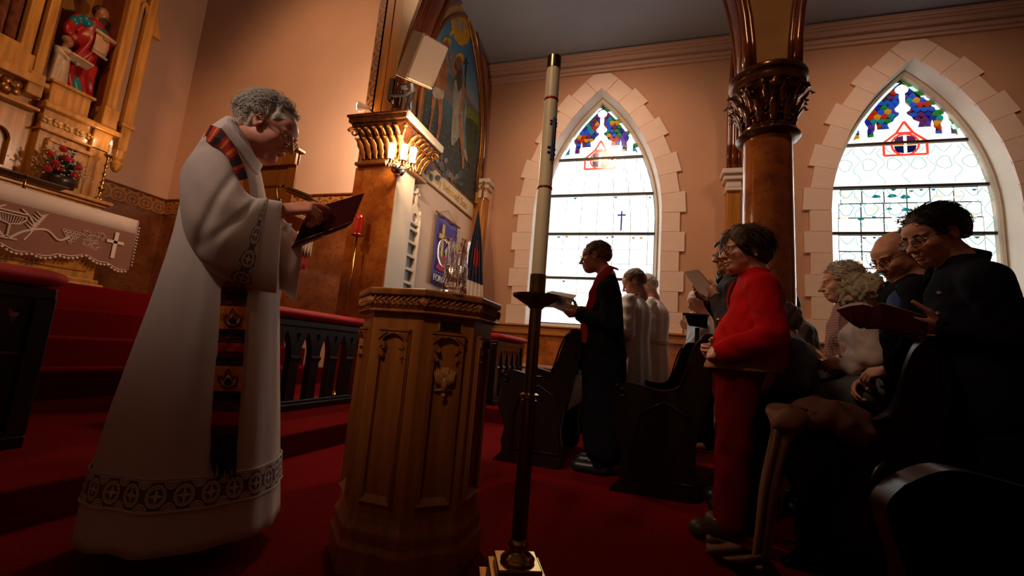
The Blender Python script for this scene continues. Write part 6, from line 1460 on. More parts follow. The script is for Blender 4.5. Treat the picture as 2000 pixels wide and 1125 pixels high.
def xh(V, P):
    for x, y, z, r in ((-.10, 0, .0, .045), (-.095, .03, -.035, .04), (-.085, -.04, -.04, .042), (-.06, .07, -.01, .035), (-.06, -.07, -.01, .035), (.055, .03, .088, .036), (.075, 0, .082, .034), (.050, -.035, .086, .034), (-.03, -.05, .09, .036), (-.05, .04, .10, .036), (.03, -.06, .06, .03), (.02, .062, .06, .03), (-.09, 0, .06, .045), (0, 0, .11, .035)): V.ell(P(x, y, z), r * s_, None, .022)
pr.hair(HG, .006, (.003, 110), extra=None, hh=.004, back=.008, fr=-.002)
strands(pr.o, P, pr.Rm, 1.04, HG, 2300, .050, .008, .0065, .00115, comb=(-1, 0, -.35), lift=.34, face=.0, low=-.05, back=.010, freq=8, fz=.098)
brows(P, s_, HG, pr.o)
glasses(P, s_, M('gold_rim', (.55, .36, .16), .25, metal=1), pr.o)
CW = M('robe_white', (.72, .60, .53), .75, vary=.06, scale=3, bump=.25, bscale=350, sheen=.1)
# --- alb: rings fitted between its back and front outline
PL = [(432, 247), (412, 258), (396, 275), (382, 300), (367, 345), (352, 400), (340, 450), (325, 500), (290, 600), (252, 700), (215, 800), (185, 900), (156, 988)]
PRr = [(468, 262), (480, 275), (490, 292), (503, 320), (512, 350), (522, 400), (535, 450), (544, 500), (546, 600), (546, 700), (546, 800), (545, 900), (544, 1003)]
Lp = [pp(*q) for q in PL]; Rp = [pp(*q) for q in PRr]
zL = [p[2] for p in Lp][::-1]; uL = [(p - P00) @ PF for p in Lp][::-1]; zR = [p[2] for p in Rp][::-1]; uR = [(p - P00) @ PF for p in Rp][::-1]
ZH = .085
def ringp(z):
    l = np.interp(z, zL, uL); r = np.interp(z, zR, uR); a = (r - l) / 2; c = (l + r) / 2
    b_ = np.interp(z, [0, .5, .9, 1.2, 1.4, 1.5, 1.6, 1.68], [.30, .27, .23, .21, .205, .18, .11, .07])
    return c, max(a, .03), b_
def fold(t, z):
    k = np.clip((1.35 - z) / 1.3, 0, 1)
    return k * (.020 * math.sin(7 * t + 1.2 * z + .5) + .014 * math.sin(13 * t - 2 * z + 1) + .02 * max(0, math.cos(t - 4.35 + .25 * z)) ** 60 * 2 - .045 * max(0, math.cos(t - 4.05 + .12 * z)) ** 80) + .003 * math.sin(23 * t + 5 * z)
def robep(t, z, off=0.):
    c, a, b_ = ringp(z); f = 1 + fold(t, z); a2, b2 = a * (f if False else 1 + (f - 1) * .8) + off, b_ * f + off
    return P00 + PF * (c + a2 * math.cos(t)) - PN * (b2 * math.sin(t)) + np.array((0, 0, z))
g = G(); zs_r = list(np.linspace(ZH, 1.3, 40)) + list(np.linspace(1.33, max(zL) - .0, 14)); ts = np.linspace(0, 2 * PI, 132, endpoint=False)
g.grid([[robep(t, z) for t in ts] for z in zs_r], True)
alb = g.build('white_robe', CW, pr.o, smooth=True, solid=.006)
# lace insertion band above the hem
def band(z0, z1, t0, t1, n, off, name, m, rep, rows=5):
    g = G(); g.uv = []
    tt = np.linspace(t0, t1, n); zz = np.linspace(z0, z1, rows)
    g.grid([[robep(t, z, off) for t in tt] for z in zz]); L = (t1 - t0) / (2 * PI)
    for j in range(rows):
        for i in range(n): g.uv.append((rep * L * i / (n - 1), j / (rows - 1)))
    return g.build(name, m, pr.o, smooth=True)
DKB = M('lace_backing', (.05, .04, .045), .8)
band(.215, .305, 0, 2 * PI, 200, .0045, 'hem_backing', DKB, 30); band(.215, .305, 0, 2 * PI, 260, .0075, 'hem_lace', lace_mat('white_lace', (.74, .62, .54)), 26)
g = G()
for z in (.212, .308): g.tube([robep(t, z, .006) for t in np.linspace(0, 2 * PI, 200, endpoint=False)], .003, 5, closed=True)
g.build('hem_piping', CW, pr.o, smooth=True)
# --- bell sleeves
def sleeve(rings, wd, name, o_list):
    A = crom([pp(a[0], a[1], o) for (a, b_), o in zip(rings, o_list)], 8); Bq = crom([pp(b_[0], b_[1], o) for (a, b_), o in zip(rings, o_list)], 8)
    W = np.interp(np.linspace(0, 1, len(A)), np.linspace(0, 1, len(wd)), wd)
    def sf(u, t, off=0.):
        x = u * (len(A) - 1); i = min(int(x), len(A) - 2); f = x - i; a = A[i] + (A[i + 1] - A[i]) * f; b_ = Bq[i] + (Bq[i + 1] - Bq[i]) * f; w_ = W[i] + (W[i + 1] - W[i]) * f
        c = (a + b_) / 2; v = (a - b_) / 2; lv = np.linalg.norm(v); ct, st_ = math.cos(t), math.sin(t)
        fo = .004 * math.sin(7 * t + 12 * u) * math.sin(PI * min(1, u * 1.3)) - .011 * max(0, math.cos(9 * (u - .40) + .8 * math.cos(t))) ** 14 - .008 * max(0, math.cos(11 * (u - .58) - 1.2 * math.cos(t))) ** 16 + .006 * math.sin(10 * u)
        return c + v / lv * (lv + off) * ct + PN * ((w_ + off + fo) * (abs(st_) ** .85) * (1 if st_ > 0 else -1))
    g = G(); g.grid([[sf(u, t) for t in np.linspace(0, 2 * PI, 64, endpoint=False)] for u in np.linspace(0, 1, 56)], True)
    return g.build(name, CW, pr.o, smooth=True, solid=.005), sf
sl1, SF = sleeve([((412, 266), (352, 345)), ((452, 315), (352, 405)), ((472, 362), (366, 470)), ((492, 386), (412, 530)), ((520, 390), (478, 562)), ((550, 394), (540, 573))], [.075, .10, .11, .11, .085, .06], 'near_sleeve', [.16, .20, .24, .24, .22, .19])
sl2, SF2 = sleeve([((430, 268), (400, 345)), ((470, 330), (420, 400)), ((510, 385), (470, 470)), ((545, 420), (520, 540)), ((592, 468), (575, 588))], [.07, .09, .09, .08, .055], 'far_sleeve', [-.16, -.2, -.2, -.12, -.05])
g = G(); g.uv = []; n_ = 40
for j, e in enumerate((0, .5, 1)):
    for i in range(n_):
        t = .18 + (PI - .22) * i / (n_ - 1); k = i / (n_ - 1); u0 = .80 - .10 * k; u1 = .815 + .045 * k; g.uv.append((k * 5.5, e))
g.grid([[SF((.80 - .115 * i / (n_ - 1)) * (1 - e) + (.812 + .03 * i / (n_ - 1)) * e, .18 + (PI - .22) * i / (n_ - 1), .004) for i in range(n_)] for e in (0, .5, 1)])
bk = G(); bk.v = [tuple(np.array(v) - PN * .0025) for v in g.v]; bk.f = list(g.f); bk.m = list(g.m); bk.build('sleeve_backing', DKB, pr.o, smooth=True); g.build('sleeve_lace', lace_mat('sleeve_lace', (.74, .62, .54)), pr.o, smooth=True)
# collar
Oc = [(430, 247), (449, 270), (471, 303), (490, 334), (504, 344)]; Ic = [(437, 238), (462, 258), (488, 290), (508, 318), (514, 322)]
g = G(); g.grid([[pp(a[0] + (b_[0] - a[0]) * k / 5, a[1] + (b_[1] - a[1]) * k / 5, .275 - .05 * k / 5 - .10 * max(0, i - 2) / 2) for k in range(6)] for i, (a, b_) in enumerate(zip(Oc, Ic))]); g.build('collar', CW, pr.o, smooth=True, solid=.008, sub=1, offset=0)
g = G(); g.grid([[pp(437 + 30 * t, 240 + 14 * t, .10 - .2 * k / 5) for k in range(6)] for t in np.linspace(0, 1, 4)]); g.build('collar_back', CW, pr.o, smooth=True, solid=.008)
# --- stole
def surf(px, py, off=.010):
    for o in np.linspace(.45, -.2, 131):
        q = pp(px, py, o); c, a, b_ = ringp(q[2]); u = (q - P00) @ PF - c; t = math.atan2(o / b_, u / a); f = 1 + fold(-t % (2 * PI), q[2])
        if (u / (a + off)) ** 2 + (o / (b_ * f + off)) ** 2 <= 1: return q
    return pp(px, py, .05)
SM = [M('stole_black', (.020, .008, .010), .8, bump=.4, bscale=260), M('stole_maroon', (.12, .006, .008), .8, bump=.4, bscale=260), M('stole_red', (.60, .015, .010), .75, bump=.4, bscale=260), M('stole_orange', (.88, .22, .012), .75, bump=.4, bscale=260), M('stole_flame', (.80, .26, .03), .75)]
stl = None
Ly = [550, 600, 643, 690, 715, 765, 830, 885]; Lx = [434, 430, 428, 425, 421, 417, 413, 411]; Rx = [485, 481, 479, 477, 474, 471, 466, 462]
segs = [(552, 560, 2), (560, 572, 1), (572, 585, 0), (585, 598, 1), (598, 643, 3), (643, 657, 0), (657, 670, 1), (670, 686, 2), (686, 700, 1), (700, 715, 0), (715, 764, 3), (764, 784, 0), (784, 804, 1), (804, 830, 2), (830, 848, 1), (848, 885, 0)]
g = G(); rr = []; mis = []
for a, b_, mi in segs:
    for y in np.linspace(a, b_, 4):
        if rr and y == a: continue
        xl, xr_ = np.interp(y, Ly, Lx), np.interp(y, Ly, Rx); rr.append([surf(xl + (xr_ - xl) * k / 6, y + (k - 3) * .3, .012) for k in range(7)]); mis.append(mi)
g.grid(rr)
for fi in range(len(g.f)): g.m[fi] = mis[fi // 6 + 1]
stl = g.build('stole_front', SM, pr.o, smooth=False, solid=.004)
g = G(); rnd = random.Random(3)
for k in range(34):
    x = 412 + 50 * k / 33; ln = 912 + rnd.uniform(-16, 26); c_ = 3 * math.sin(k * .7)
    g.tube([surf(x, 884, .014), surf(x + c_ * .6 + 1, 898, .02), surf(x + c_ - 1, ln, .02)], [.0035, .003, .002], 5)
g.build('stole_fringe', SM[0], pr.o, smooth=True)
for cy, sc_ in ((622, 1.0), (741, 1.06)):
    cx = (np.interp(cy, Ly, Lx) + np.interp(cy, Ly, Rx)) / 2
    def fl_poly(pts, m, nm, off): 
        g = G(); q = [surf(cx + u * sc_, cy + v * sc_, off) for u, v in pts]; g.prism(q, PN * .002); g.build(nm, m, stl)
    big = [(-19, -12), (-16, -3), (-11, -9), (-9, -2), (-5, -14), (0, -21), (5, -14), (9, -2), (11, -9), (16, -3), (19, -12), (19, 4), (12, 14), (0, 18), (-12, 14), (-19, 4)]
    fl_poly(big, SM[1], 'dark_flame', .016); fl_poly([(u * .84, v * .84 + 1) for u, v in big], M('flame_rust', (.40, .05, .01), .8), 'rust_flame', .0185)
    fl_poly([(-14, -1), (-9, 5), (-5, -3), (0, -9), (5, -3), (9, 5), (14, -1), (12, 9), (0, 14), (-12, 9)], M('flame_white', (.66, .55, .46), .8), 'white_flame', .021)
    fl_poly([(-8, 6), (-4, 0), (0, -4), (4, 0), (8, 6), (5, 10), (0, 11), (-5, 10)], SM[0], 'black_flame', .0235)
SL = [(394, 274), (405, 276), (426, 285), (446, 310), (457, 349), (462, 383)]; SR = [(408, 243), (424, 248), (446, 259), (466, 300), (482, 340), (491, 392)]
Lc, Rc = crom([(x, y, 0) for x, y in SL], 6), crom([(x, y, 0) for x, y in SR], 6); nL = len(Lc); cseq = [3, 2, 0, 0, 2, 2, 3, 2, 1, 0, 0, 1, 2, 3, 2, 2, 3, 2, 1, 0, 0, 2, 1, 0, 0, 3, 3, 3, 3, 3]
g = G(); rr = []
for j in range(nL):
    a, b_ = Lc[j], Rc[j]; t = j / (nL - 1); o = np.interp(t, [0, .25, .6, 1], [.21, .27, .285, .285]); rr.append([pp(a[0] + (b_[0] - a[0]) * k / 5, a[1] + (b_[1] - a[1]) * k / 5, o - .018 * abs(k - 2.5) / 2.5 - (.035 * (k / 5) * (1 - t))) for k in range(6)])
g.grid(rr)
for fi in range(len(g.f)): g.m[fi] = cseq[(fi // 5) % len(cseq)]
up_ = g.build('stole_neck', SM, pr.o, smooth=False, solid=.005)
g = G(); g.prism([pp(474, 383, .296), pp(482, 384, .296), pp(482, 394, .296), pp(474, 393, .296)], PN * .002); g.build('white_patch', mat('paper'), up_)
# --- folder
fd = thing('ritual_folder', 'open dark maroon folder held up in the priest\'s hands', 'folder', tuple(pp(640, 425, .05)))
A_, B_, C_, D_ = pp(603, 409, .07), pp(712, 377, .05), pp(690, 431, .09), pp(575, 473, .11)
nrm = np.cross(B_ - A_, D_ - A_); nrm /= np.linalg.norm(nrm); nrm = nrm if nrm @ PN > 0 else -nrm
g = G(); g.prism([A_, B_, B_ + (C_ - B_) * .0, C_, D_], -nrm * .004); g.build('front_cover', mat('maroon'), fd, bev=.001)
g = G(); A2_, B2_ = A_ - PN * .16 + (0, 0, .012), B_ - PN * .15 + (0, 0, .01); g.prism([D_ - nrm * .006, C_ - nrm * .006, C_ - PN * .13 - (0, 0, .0), D_ - PN * .14], (0, 0, -.004)); g.build('back_cover', mat('maroon'), fd)
g = G(); g.prism([A_ - nrm * .006, B_ - nrm * .006, C_ - nrm * .006 + (0, 0, .004), D_ - nrm * .006 + (0, 0, .004)], -nrm * .006); g.build('pages', mat('paper'), fd)
g = G(); g.prism([pp(560, 436, .09), pp(571, 437, .09), pp(566, 457, .10), pp(546, 447, .10)], PN * .002); g.build('loose_page', mat('paper'), fd)
# ================================================================== OTHER PEOPLE
def yy_(Y): return lambda px, py, dy=0.: at(px, py, 'Y', Y + dy)
# ---- man in black with a red stole
a = yy_(3.3)
J = dict(head=a(1163, 503), neck=a(1186, 540), shl=a(1186, 566, -.17), shr=a(1180, 562, .17), ell=a(1196, 634, -.22), elr=a(1165, 640, .2), wrl=a(1130, 612, -.10), wrr=a(1128, 606, .08), pelvis=a(1178, 700))
legs(J, a(1180, 700)[0], 3.3, hz=.86)
p1 = Person('man in black coat and red stole with glasses reading a service booklet', J, SK2, h=.0065, hs=1.0, fwd=(-.97, .05, -.16), face=dict(jaw=1.0),
    hands=[(J['wrl'], a(1108, 612, -.08) - a(1130, 612, -.10), (0, .7, .7), (-.3, 0, 1), dict(curl=(.5, .6, .7, .8))), (J['wrr'], a(1110, 600, .08) - a(1128, 606, .08), (0, -.7, .7), (-.3, 0, 1), dict(curl=(.3, .4, .5, .6)))])
HS = M('sandy_brown_hair', (.16, .09, .05), .6, vary=.5, scale=40)
p1.hair(HS, .007, (.002, 120), fr=.008, hh=.005, low=-.0); strands(p1.o, p1.P, p1.Rm, 1, HS, 500, .03, .009, .001, .0015, comb=(-1, 0, -.5), lift=.15, face=.06, low=-.01, fz=.06); p1.jacket(MB_, 'black_coat', r=(.15, .165), arm=(.072, .062, .052), low=a(1182, 860), wr=(.004, 30)); p1.trousers(MB_); p1.shoes()
glasses(p1.P, 1.0, mat('black'), p1.o)
RS = M('crimson_stole', (.42, .012, .02), .75, vary=.15)
g = G()
for q, dy in ((1, -.13), (-1, .10)):
    c = crom([a(1199, 524, dy * .5), a(1190, 522, dy), a(1172, 548, dy * 1.25), a(1158, 590, dy * 1.15), a(1146, 630, dy), a(1140, 670, dy)], 6)
    g.grid([[p + np.array((-.035 * k, 0, .012 * k)) + np.array((0, -.008 if q > 0 else .008, 0)) for k in (-1, 0, 1)] for p in c])
g.build('red_stole', RS, p1.o, smooth=True, solid=.008, offset=0)
bk = thing('service_booklet', 'white service booklet with a round emblem held by the man in black', 'booklet', tuple(a(1100, 590)))
A, B2, C2, D2 = a(1068, 571, -.06), a(1120, 583, -.04), a(1108, 612, -.10), a(1058, 590, -.12)
g = G(); g.prism([A, B2, C2, D2], (0.0, .006, -.002)); g.build('cover', mat('paper'), bk)
g = G(); A3, B3 = a(1078, 568, .12), a(1126, 576, .12); g.prism([A, B2, B3, A3], (0, 0, -.004)); g.build('inner_page', mat('paper'), bk)
g = G(); c = (A + B2 + C2 + D2) / 4 + (.02, -.006, 0); ex = (B2 - A) / np.linalg.norm(B2 - A); ey = (A - D2) - ex * ((A - D2) @ ex); ey /= np.linalg.norm(ey)
for r_ in (.040, .026): g.tube([c + ex * r_ * math.cos(t) * .9 + ey * r_ * .8 * math.sin(t) for t in np.linspace(0, 2 * PI, 20, endpoint=False)], .0022, 4, closed=True)
for t in np.linspace(0, PI, 5): g.tube([c + (ex * math.cos(t) + ey * math.sin(t)) * .02, c - (ex * math.cos(t) + ey * math.sin(t)) * .02], .002, 4)
g.build('round_emblem', mat('black'), bk)

# ---- two in white robes by the window
def robe(p, x, y, ztop, name, m, sash=None, lean=0.):
    g = G(); prof = [(.27, .02), (.25, .5), (.215, .85), (.20, 1.0), (.215, 1.2), (.21, ztop - .14), (.15, ztop - .05), (.07, ztop)]
    rows = []
    for z in np.linspace(.02, ztop, 34):
        r = np.interp(z, [q[1] for q in prof], [q[0] for q in prof])
        rows.append([(x + lean * max(0, z - .9) + r * .82 * math.cos(t) * (1 + .05 * math.sin(9 * t) * (z < 1.35)), y + r * math.sin(t) * (1 + .04 * math.sin(11 * t)), z) for t in np.linspace(0, 2 * PI, 72, endpoint=False)])
    g.grid(rows, True); o = g.build(name, m, p.o, smooth=True, solid=.006)
    if sash:
        g = G()
        for dz in (0, .018): g.tube([(x + .178 * math.cos(t), y + .21 * math.sin(t), sash + dz) for t in np.linspace(0, 2 * PI, 28, endpoint=False)], .010, 6, closed=True)
        g.tube([(x - .05, y - .21, sash), (x - .06, y - .235, sash - .3), (x - .05, y - .24, sash - .5)], .009, 6); g.build('cincture', MT['white'], p.o, smooth=True)
RW = M('alb_white', (.88, .82, .76), .8, vary=.08)
for Y, hx, hy, bx, lab, sash, st_ in ((4.15, 1238, 552, 1228, 'white robed server with a red stole close behind the man in black', None, True), (4.55, 1262, 560, 1266, 'white robed server with rope cincture beside the left window', .98, False)):
    b = yy_(Y); x0 = b(bx, 640)[0]; hd = b(hx, hy); zt = hd[2] - .14
    J = dict(head=hd, neck=hd + (.07, 0, -.12), shl=(x0 + .0, Y - .17, zt - .06), shr=(x0, Y + .17, zt - .06), ell=(x0 - .02, Y - .22, zt - .33), elr=(x0 - .02, Y + .22, zt - .33), wrl=(x0 - .20, Y - .10, zt - .36), wrr=(x0 - .20, Y + .1, zt - .36), pelvis=(x0, Y, .9))
    legs(J, x0, Y)
    q = Person(lab, J, SK3, h=.009, fwd=(-.85, -.1, -.5), hands=[(J['wrl'], (-1, .2, .1), (0, 1, 0), (0, 0, 1), {}), (J['wrr'], (-1, -.2, .1), (0, -1, 0), (0, 0, 1), {})]); q.hair(HG if not st_ else M('sandy_hair', (.22, .13, .08), .7), .008, (.002, 100))
    robe(q, x0 + .02, Y, zt + .02, 'white_robe', RW, sash)
    V = q.vol(.05)
    for e in 'lr': V.cone(q.J['sh' + e], q.J['el' + e], .07, .08, .02); V.cone(q.J['el' + e], q.J['wr' + e] + (.02, 0, -.03), .08, .095, .02)
    V.disp(wrinkle(.005, 45)); V.mesh('robe_sleeves', RW, q.o)
    if st_: g = G(); g.grid([[p_ + np.array((-.03 * k, -.0, .0)) for k in (-1, 0, 1)] for p_ in crom([(x0 + .05, Y - .10, zt + .02), (x0 - .04, Y - .19, zt - .06), (x0 - .12, Y - .24, zt - .3), (x0 - .15, Y - .24, zt - .5)], 5)]); g.build('red_stole', RS, q.o, smooth=True, solid=.008)

# ---- woman in red
a = yy_(2.47)
J = dict(head=a(1452, 492), neck=a(1474, 533), shl=a(1490, 562, -.17), shr=a(1470, 562, .17), ell=a(1510, 655, -.27), elr=a(1470, 640, .2), wrl=a(1404, 690, -.22), wrr=a(1398, 680, .06), pelvis=a(1462, 725))
legs(J, a(1462, 900)[0] - .06, 2.47, hz=.80, spread=.09)
J['anl'] = a(1425, 1028, -.06); J['anr'] = a(1450, 1010, .10)
for k in ('anl', 'anr'): J[k][2] = .08
J['knl'] = np.array(J['anl']) * .5 + np.array(J['hipl']) * .5; J['knr'] = np.array(J['anr']) * .5 + np.array(J['hipr']) * .5
p2 = Person('woman in a red trouser suit with glasses and short brown hair standing in pew', J, SK2, h=.005, hs=1.0, fwd=(-.90, -.36, -.12), face=dict(jaw=1.12, nose=.8),
    hands=[(J['wrl'], a(1378, 690, -.10) - a(1404, 690, -.22), (0, 1, -.2), (0, 0, 1), dict(s=.92, curl=(.7, .8, .9, .9))), (J['wrr'], a(1378, 684, .02) - a(1398, 680, .06), (0, -1, -.2), (0, 0, 1), dict(s=.92, curl=(.7, .8, .9, .9)))])
def xw(V, P):
    for x, y, z, r in ((.035, .05, .075, .045), (.045, -.045, .075, .045), (-.085, 0, -.01, .055), (-.07, .05, -.03, .045), (-.07, -.05, -.03, .045), (-.06, 0, .07, .06), (.02, 0, .11, .04), (.045, .068, .035, .022), (.045, -.068, .035, .022)): V.ell(P(x, y, z), r, None, .02)
p2.hair(HB, .020, (.002, 100), extra=xw, hh=.005, fr=.012, low=-.03, back=.01); strands(p2.o, p2.P, p2.Rm, 1, HB, 900, .07, .024, .002, .0017, comb=(-.7, 0, -1), lift=.12, face=.065, low=-.06, back=.012, fz=.06, part=.03)
glasses(p2.P, 1.0, M('dark_rim', (.05, .03, .03), .3), p2.o, r=.022)
g = G(); g.ball(p2.P(-.005, .092, -.035), .0075); g.build('earring', M('pearl', (.8, .75, .65), .2), p2.o, smooth=True)
RJ = M('red_jacket', (.46, .003, .006), .85, vary=.1, scale=12, bump=.3, bscale=300, spec=.12); RT_ = M('red_trousers', (.14, .002, .004), .9, vary=.15, spec=.1)
hz = a(1465, 712)[2]
p2.jacket(RJ, 'red_jacket', belly=.05, hem=hz, r=(.150, .165), arm=(.074, .064, .050), wr=(.004, 26), low=a(1460, 740))
p2.trousers(RT_, r=(.105, .080, .072), hipr=.118, wr=(.004, 30)); p2.shoes(M('tan_shoe', (.06, .03, .02), .5))
V = Vol(a(1462, 720) - (.4, .4, .15), a(1462, 720) + (.35, .35, .2), .007); c0 = J['pelvis']; V.cone(c0 + (-.03, -.05, -.03), c0 + (-.03, .05, -.03), .175, .175, .02); V.half((0, 0, hz + .03), (0, 0, 1)); V.half((0, 0, hz - .035), (0, 0, -1)); V.mesh('blouse_hem', M('amber_blouse', (.30, .12, .03), .7), p2.o)
for px, py in ((1404, 625), (1392, 662)): g = G(); g.ball(a(px, py, -.11), .011, 10, 6); g.build('gold_button', mat('brass'), p2.o, smooth=True)
g = G(); R2 = p2.Rm
for q in (-1, 1):
    top_ = [p2.P(-.085, q * .02, -.085), p2.P(-.06, q * .055, -.095), p2.P(-.01, q * .075, -.125), p2.P(.05, q * .07, -.175), p2.P(.09, q * .045, -.25), p2.P(.10, q * .02, -.33)]
    g.grid([[p + np.array((0, -q * .0, 0)) + (R2[0] * -.012 + R2[1] * q * .016) * k - np.array((0, 0, .014)) * k for k in (0, .5, 1, 1.6)] for p in crom(top_, 4)])
g.build('jacket_collar', RJ, p2.o, smooth=True, solid=.007, offset=0)

# ---- dark haired woman behind her, holding up a leaflet
a = yy_(2.95)
J = dict(head=a(1428, 500), neck=a(1436, 540), shl=a(1440, 565, -.15), shr=a(1430, 565, .15), ell=a(1420, 630, -.2), elr=a(1420, 630, .18), wrl=a(1400, 580, -.12), wrr=a(1385, 585, .05), pelvis=a(1440, 710))
legs(J, a(1440, 800)[0], 2.95, hz=.82)
p3 = Person('dark haired woman half hidden behind the woman in red, holding a leaflet', J, SK4, h=.006, hs=.97, fwd=(-.9, -.35, -.15),
    hands=[(J['wrl'], a(1372, 566, -.10) - a(1398, 578, -.12), (0, .8, .5), (-.3, 0, 1), dict(s=.95, curl=(.35, .4, .45, .5))), (J['wrr'], a(1368, 578, .04) - a(1385, 588, .05), (0, -.8, .5), (-.3, 0, 1), dict(s=.95, curl=(.5, .6, .7, .7)))])
def xl(V, P):
    for q in (-1, 1):
        V.cone(P(-.03, q * .075, .02), P(.02, q * .095, -.14), .040, .045, .03); V.cone(P(.02, q * .095, -.14), P(.03, q * .10, -.27), .042, .018, .02)
    V.cone(P(-.08, 0, .0), P(-.10, 0, -.25), .075, .06, .03)
p3.hair(HK, .020, (.006, 60), extra=xl, low=-.5, fr=.01); p3.jacket(M('black_blouse', (.015, .012, .014), .8), 'black_blouse', r=(.125, .13)); p3.trousers(MDK); p3.shoes(); glasses(p3.P, .97, mat('black'), p3.o)
lf = thing('leaflet', 'folded cream leaflet held up by the dark haired woman', 'leaflet', tuple(a(1362, 552)))
g = G(); g.prism([a(1336, 531, -.13), a(1362, 526, -.12), a(1388, 556, -.12), a(1382, 582, -.13), a(1362, 568, -.13)], (0, .004, 0)); g.build('front_leaf', mat('paper_dim'), lf)
g = G(); g.prism([a(1338, 530, -.125), a(1364, 527, -.12), a(1390, 556, -.02), a(1366, 566, -.02)], (0, .003, .002)); g.build('back_leaf', mat('paper_dim'), lf)

# ---- white haired man, hand to his face, far behind
a = yy_(4.75)
J = dict(head=a(1363, 590), neck=a(1372, 618), shl=a(1372, 640, -.17), shr=a(1368, 638, .17), ell=a(1352, 672, -.2), elr=a(1352, 670, .2), wrl=a(1354, 632, -.12), wrr=a(1350, 640, .1), pelvis=a(1378, 730))
legs(J, a(1378, 800)[0], 4.75, hz=.85)
p4 = Person('white haired man in white shirt with hand to face behind the leaflet', J, SK3, h=.008, fwd=(-.85, -.45, -.35), hands=[(J['wrl'], a(1354, 608, -.10) - a(1354, 632, -.12), (.3, .9, 0), (-.5, 0, .5), {}), (J['wrr'], (-1, -.3, .3), (0, -1, 0), (0, 0, 1), {})])
p4.hair(HW, .012, (.003, 90)); p4.jacket(M('white_shirt', (.62, .62, .66), .8, vary=.1), 'white_shirt', r=(.15, .155), wr=(.006, 40)); p4.trousers(MDK); collar(p4, bpy.data.materials['white_shirt'], 'shirt_collar')
hat = thing('offering_tray', 'dark tapered tray resting on the pew in front of the white haired man', 'tray', tuple(at(1362, 640, 'Y', 4.0)))
t4 = yy_(4.0)
g = G(); A = [t4(1337, 613, d) for d in (0, .25)]; g.add([t4(1337, 614, 0), t4(1382, 617, 0), t4(1382, 617, .28), t4(1337, 614, .28), t4(1345, 636, .04), t4(1382, 642, .04), t4(1382, 642, .22), t4(1345, 636, .22)], [(0, 4, 5, 1), (1, 5, 6, 2), (2, 6, 7, 3), (3, 7, 4, 0), (4, 7, 6, 5)]); g.build('tray_body', M('dark_plastic', (.03, .022, .03), .5), hat, solid=.008)
g = G(); g.tube([t4(1335, 613, -.01), t4(1383, 616, -.01), t4(1383, 616, .29), t4(1335, 613, .29)], .011, 6, closed=True); g.build('tray_rim', bpy.data.materials['dark_plastic'], hat)
g = G(); g.tube([t4(1362, 640, .12), t4(1362, 700, .12)], .02, 8); g.build('tray_stem', bpy.data.materials['dark_plastic'], hat)

# ---- seated grey haired man in a checked shirt
def check_mat():
    m, nt, b = newmat('checked_shirt'); v = coord(nt, (62, 62, 62)); sx = nt.nodes.new('ShaderNodeSeparateXYZ'); lk(nt, v, sx.inputs[0])
    h_ = mth(nt, 'ADD', sx.outputs[0], mth(nt, 'MULTIPLY', sx.outputs[1], .8)); l1 = mth(nt, 'LESS_THAN', mth(nt, 'FRACT', h_), .28); l2 = mth(nt, 'LESS_THAN', mth(nt, 'FRACT', sx.outputs[2]), .28)
    lk(nt, mix(nt, mth(nt, 'MULTIPLY', mth(nt, 'ADD', l1, l2), .5), (.34, .17, .15), (.05, .02, .03)), b.inputs['Base Color']); b.inputs['Roughness'].default_value = .85; return m
def seated(J, a, hx, hy, kx, ky, dz=.0):
    J['pelvis'] = a(hx, hy)
    for q, d in (('l', -.10), ('r', .10)):
        J['hip' + q] = a(hx, hy, d) + (0, 0, -.02); J['kn' + q] = a(kx, ky, d * 1.3); k = np.array(J['kn' + q]); J['an' + q] = (k[0] + .03, k[1], .09); J['toe' + q] = (k[0] - .2, k[1], .09)
    return J
a = yy_(3.1)
J = seated(dict(head=a(1643, 552), neck=a(1662, 588), shl=a(1672, 622, -.17), shr=a(1655, 618, .17), ell=a(1664, 690, -.20), elr=a(1630, 690, .18), wrl=a(1622, 716, -.10), wrr=a(1612, 700, .06)), a, 1675, 755, 1590, 770)
p5 = Person('grey haired man in a checked shirt seated by the right window', J, SK3, h=.0058, fwd=(-.95, .05, -.22), face=dict(nose=1.1),
    hands=[(J['wrl'], a(1602, 712, -.08) - a(1622, 716, -.10), (0, .8, .6), (0, 0, 1), {}), (J['wrr'], a(1596, 700, .05) - a(1612, 700, .06), (0, -.8, .6), (0, 0, 1), {})])
p5.hair(HG, .007, (.002, 120), fr=.01, low=.03); strands(p5.o, p5.P, p5.Rm, 1, HG, 600, .035, .011, .0015, .0015, comb=(-1, 0, -.3), lift=.25, face=.06, low=-.01, fz=.06); p5.jacket(check_mat(), 'checked_shirt', r=(.15, .155), arm=(.085, .055, .05), wr=(.005, 32), cuff=.16); p5.trousers(MDK); p5.shoes(); collar(p5, bpy.data.materials['checked_shirt'], 'shirt_collar')
hb = thing('hymn_book', 'dark open hymn book held low by the man in the checked shirt', 'book', tuple(a(1598, 705)))
g = G(); g.prism([a(1580, 692, -.12), a(1616, 710, -.14), a(1606, 716, -.10), a(1572, 702, -.08)], (.0, .20, .03)); g.build('book_block', mat('maroon'), hb, bev=.003)
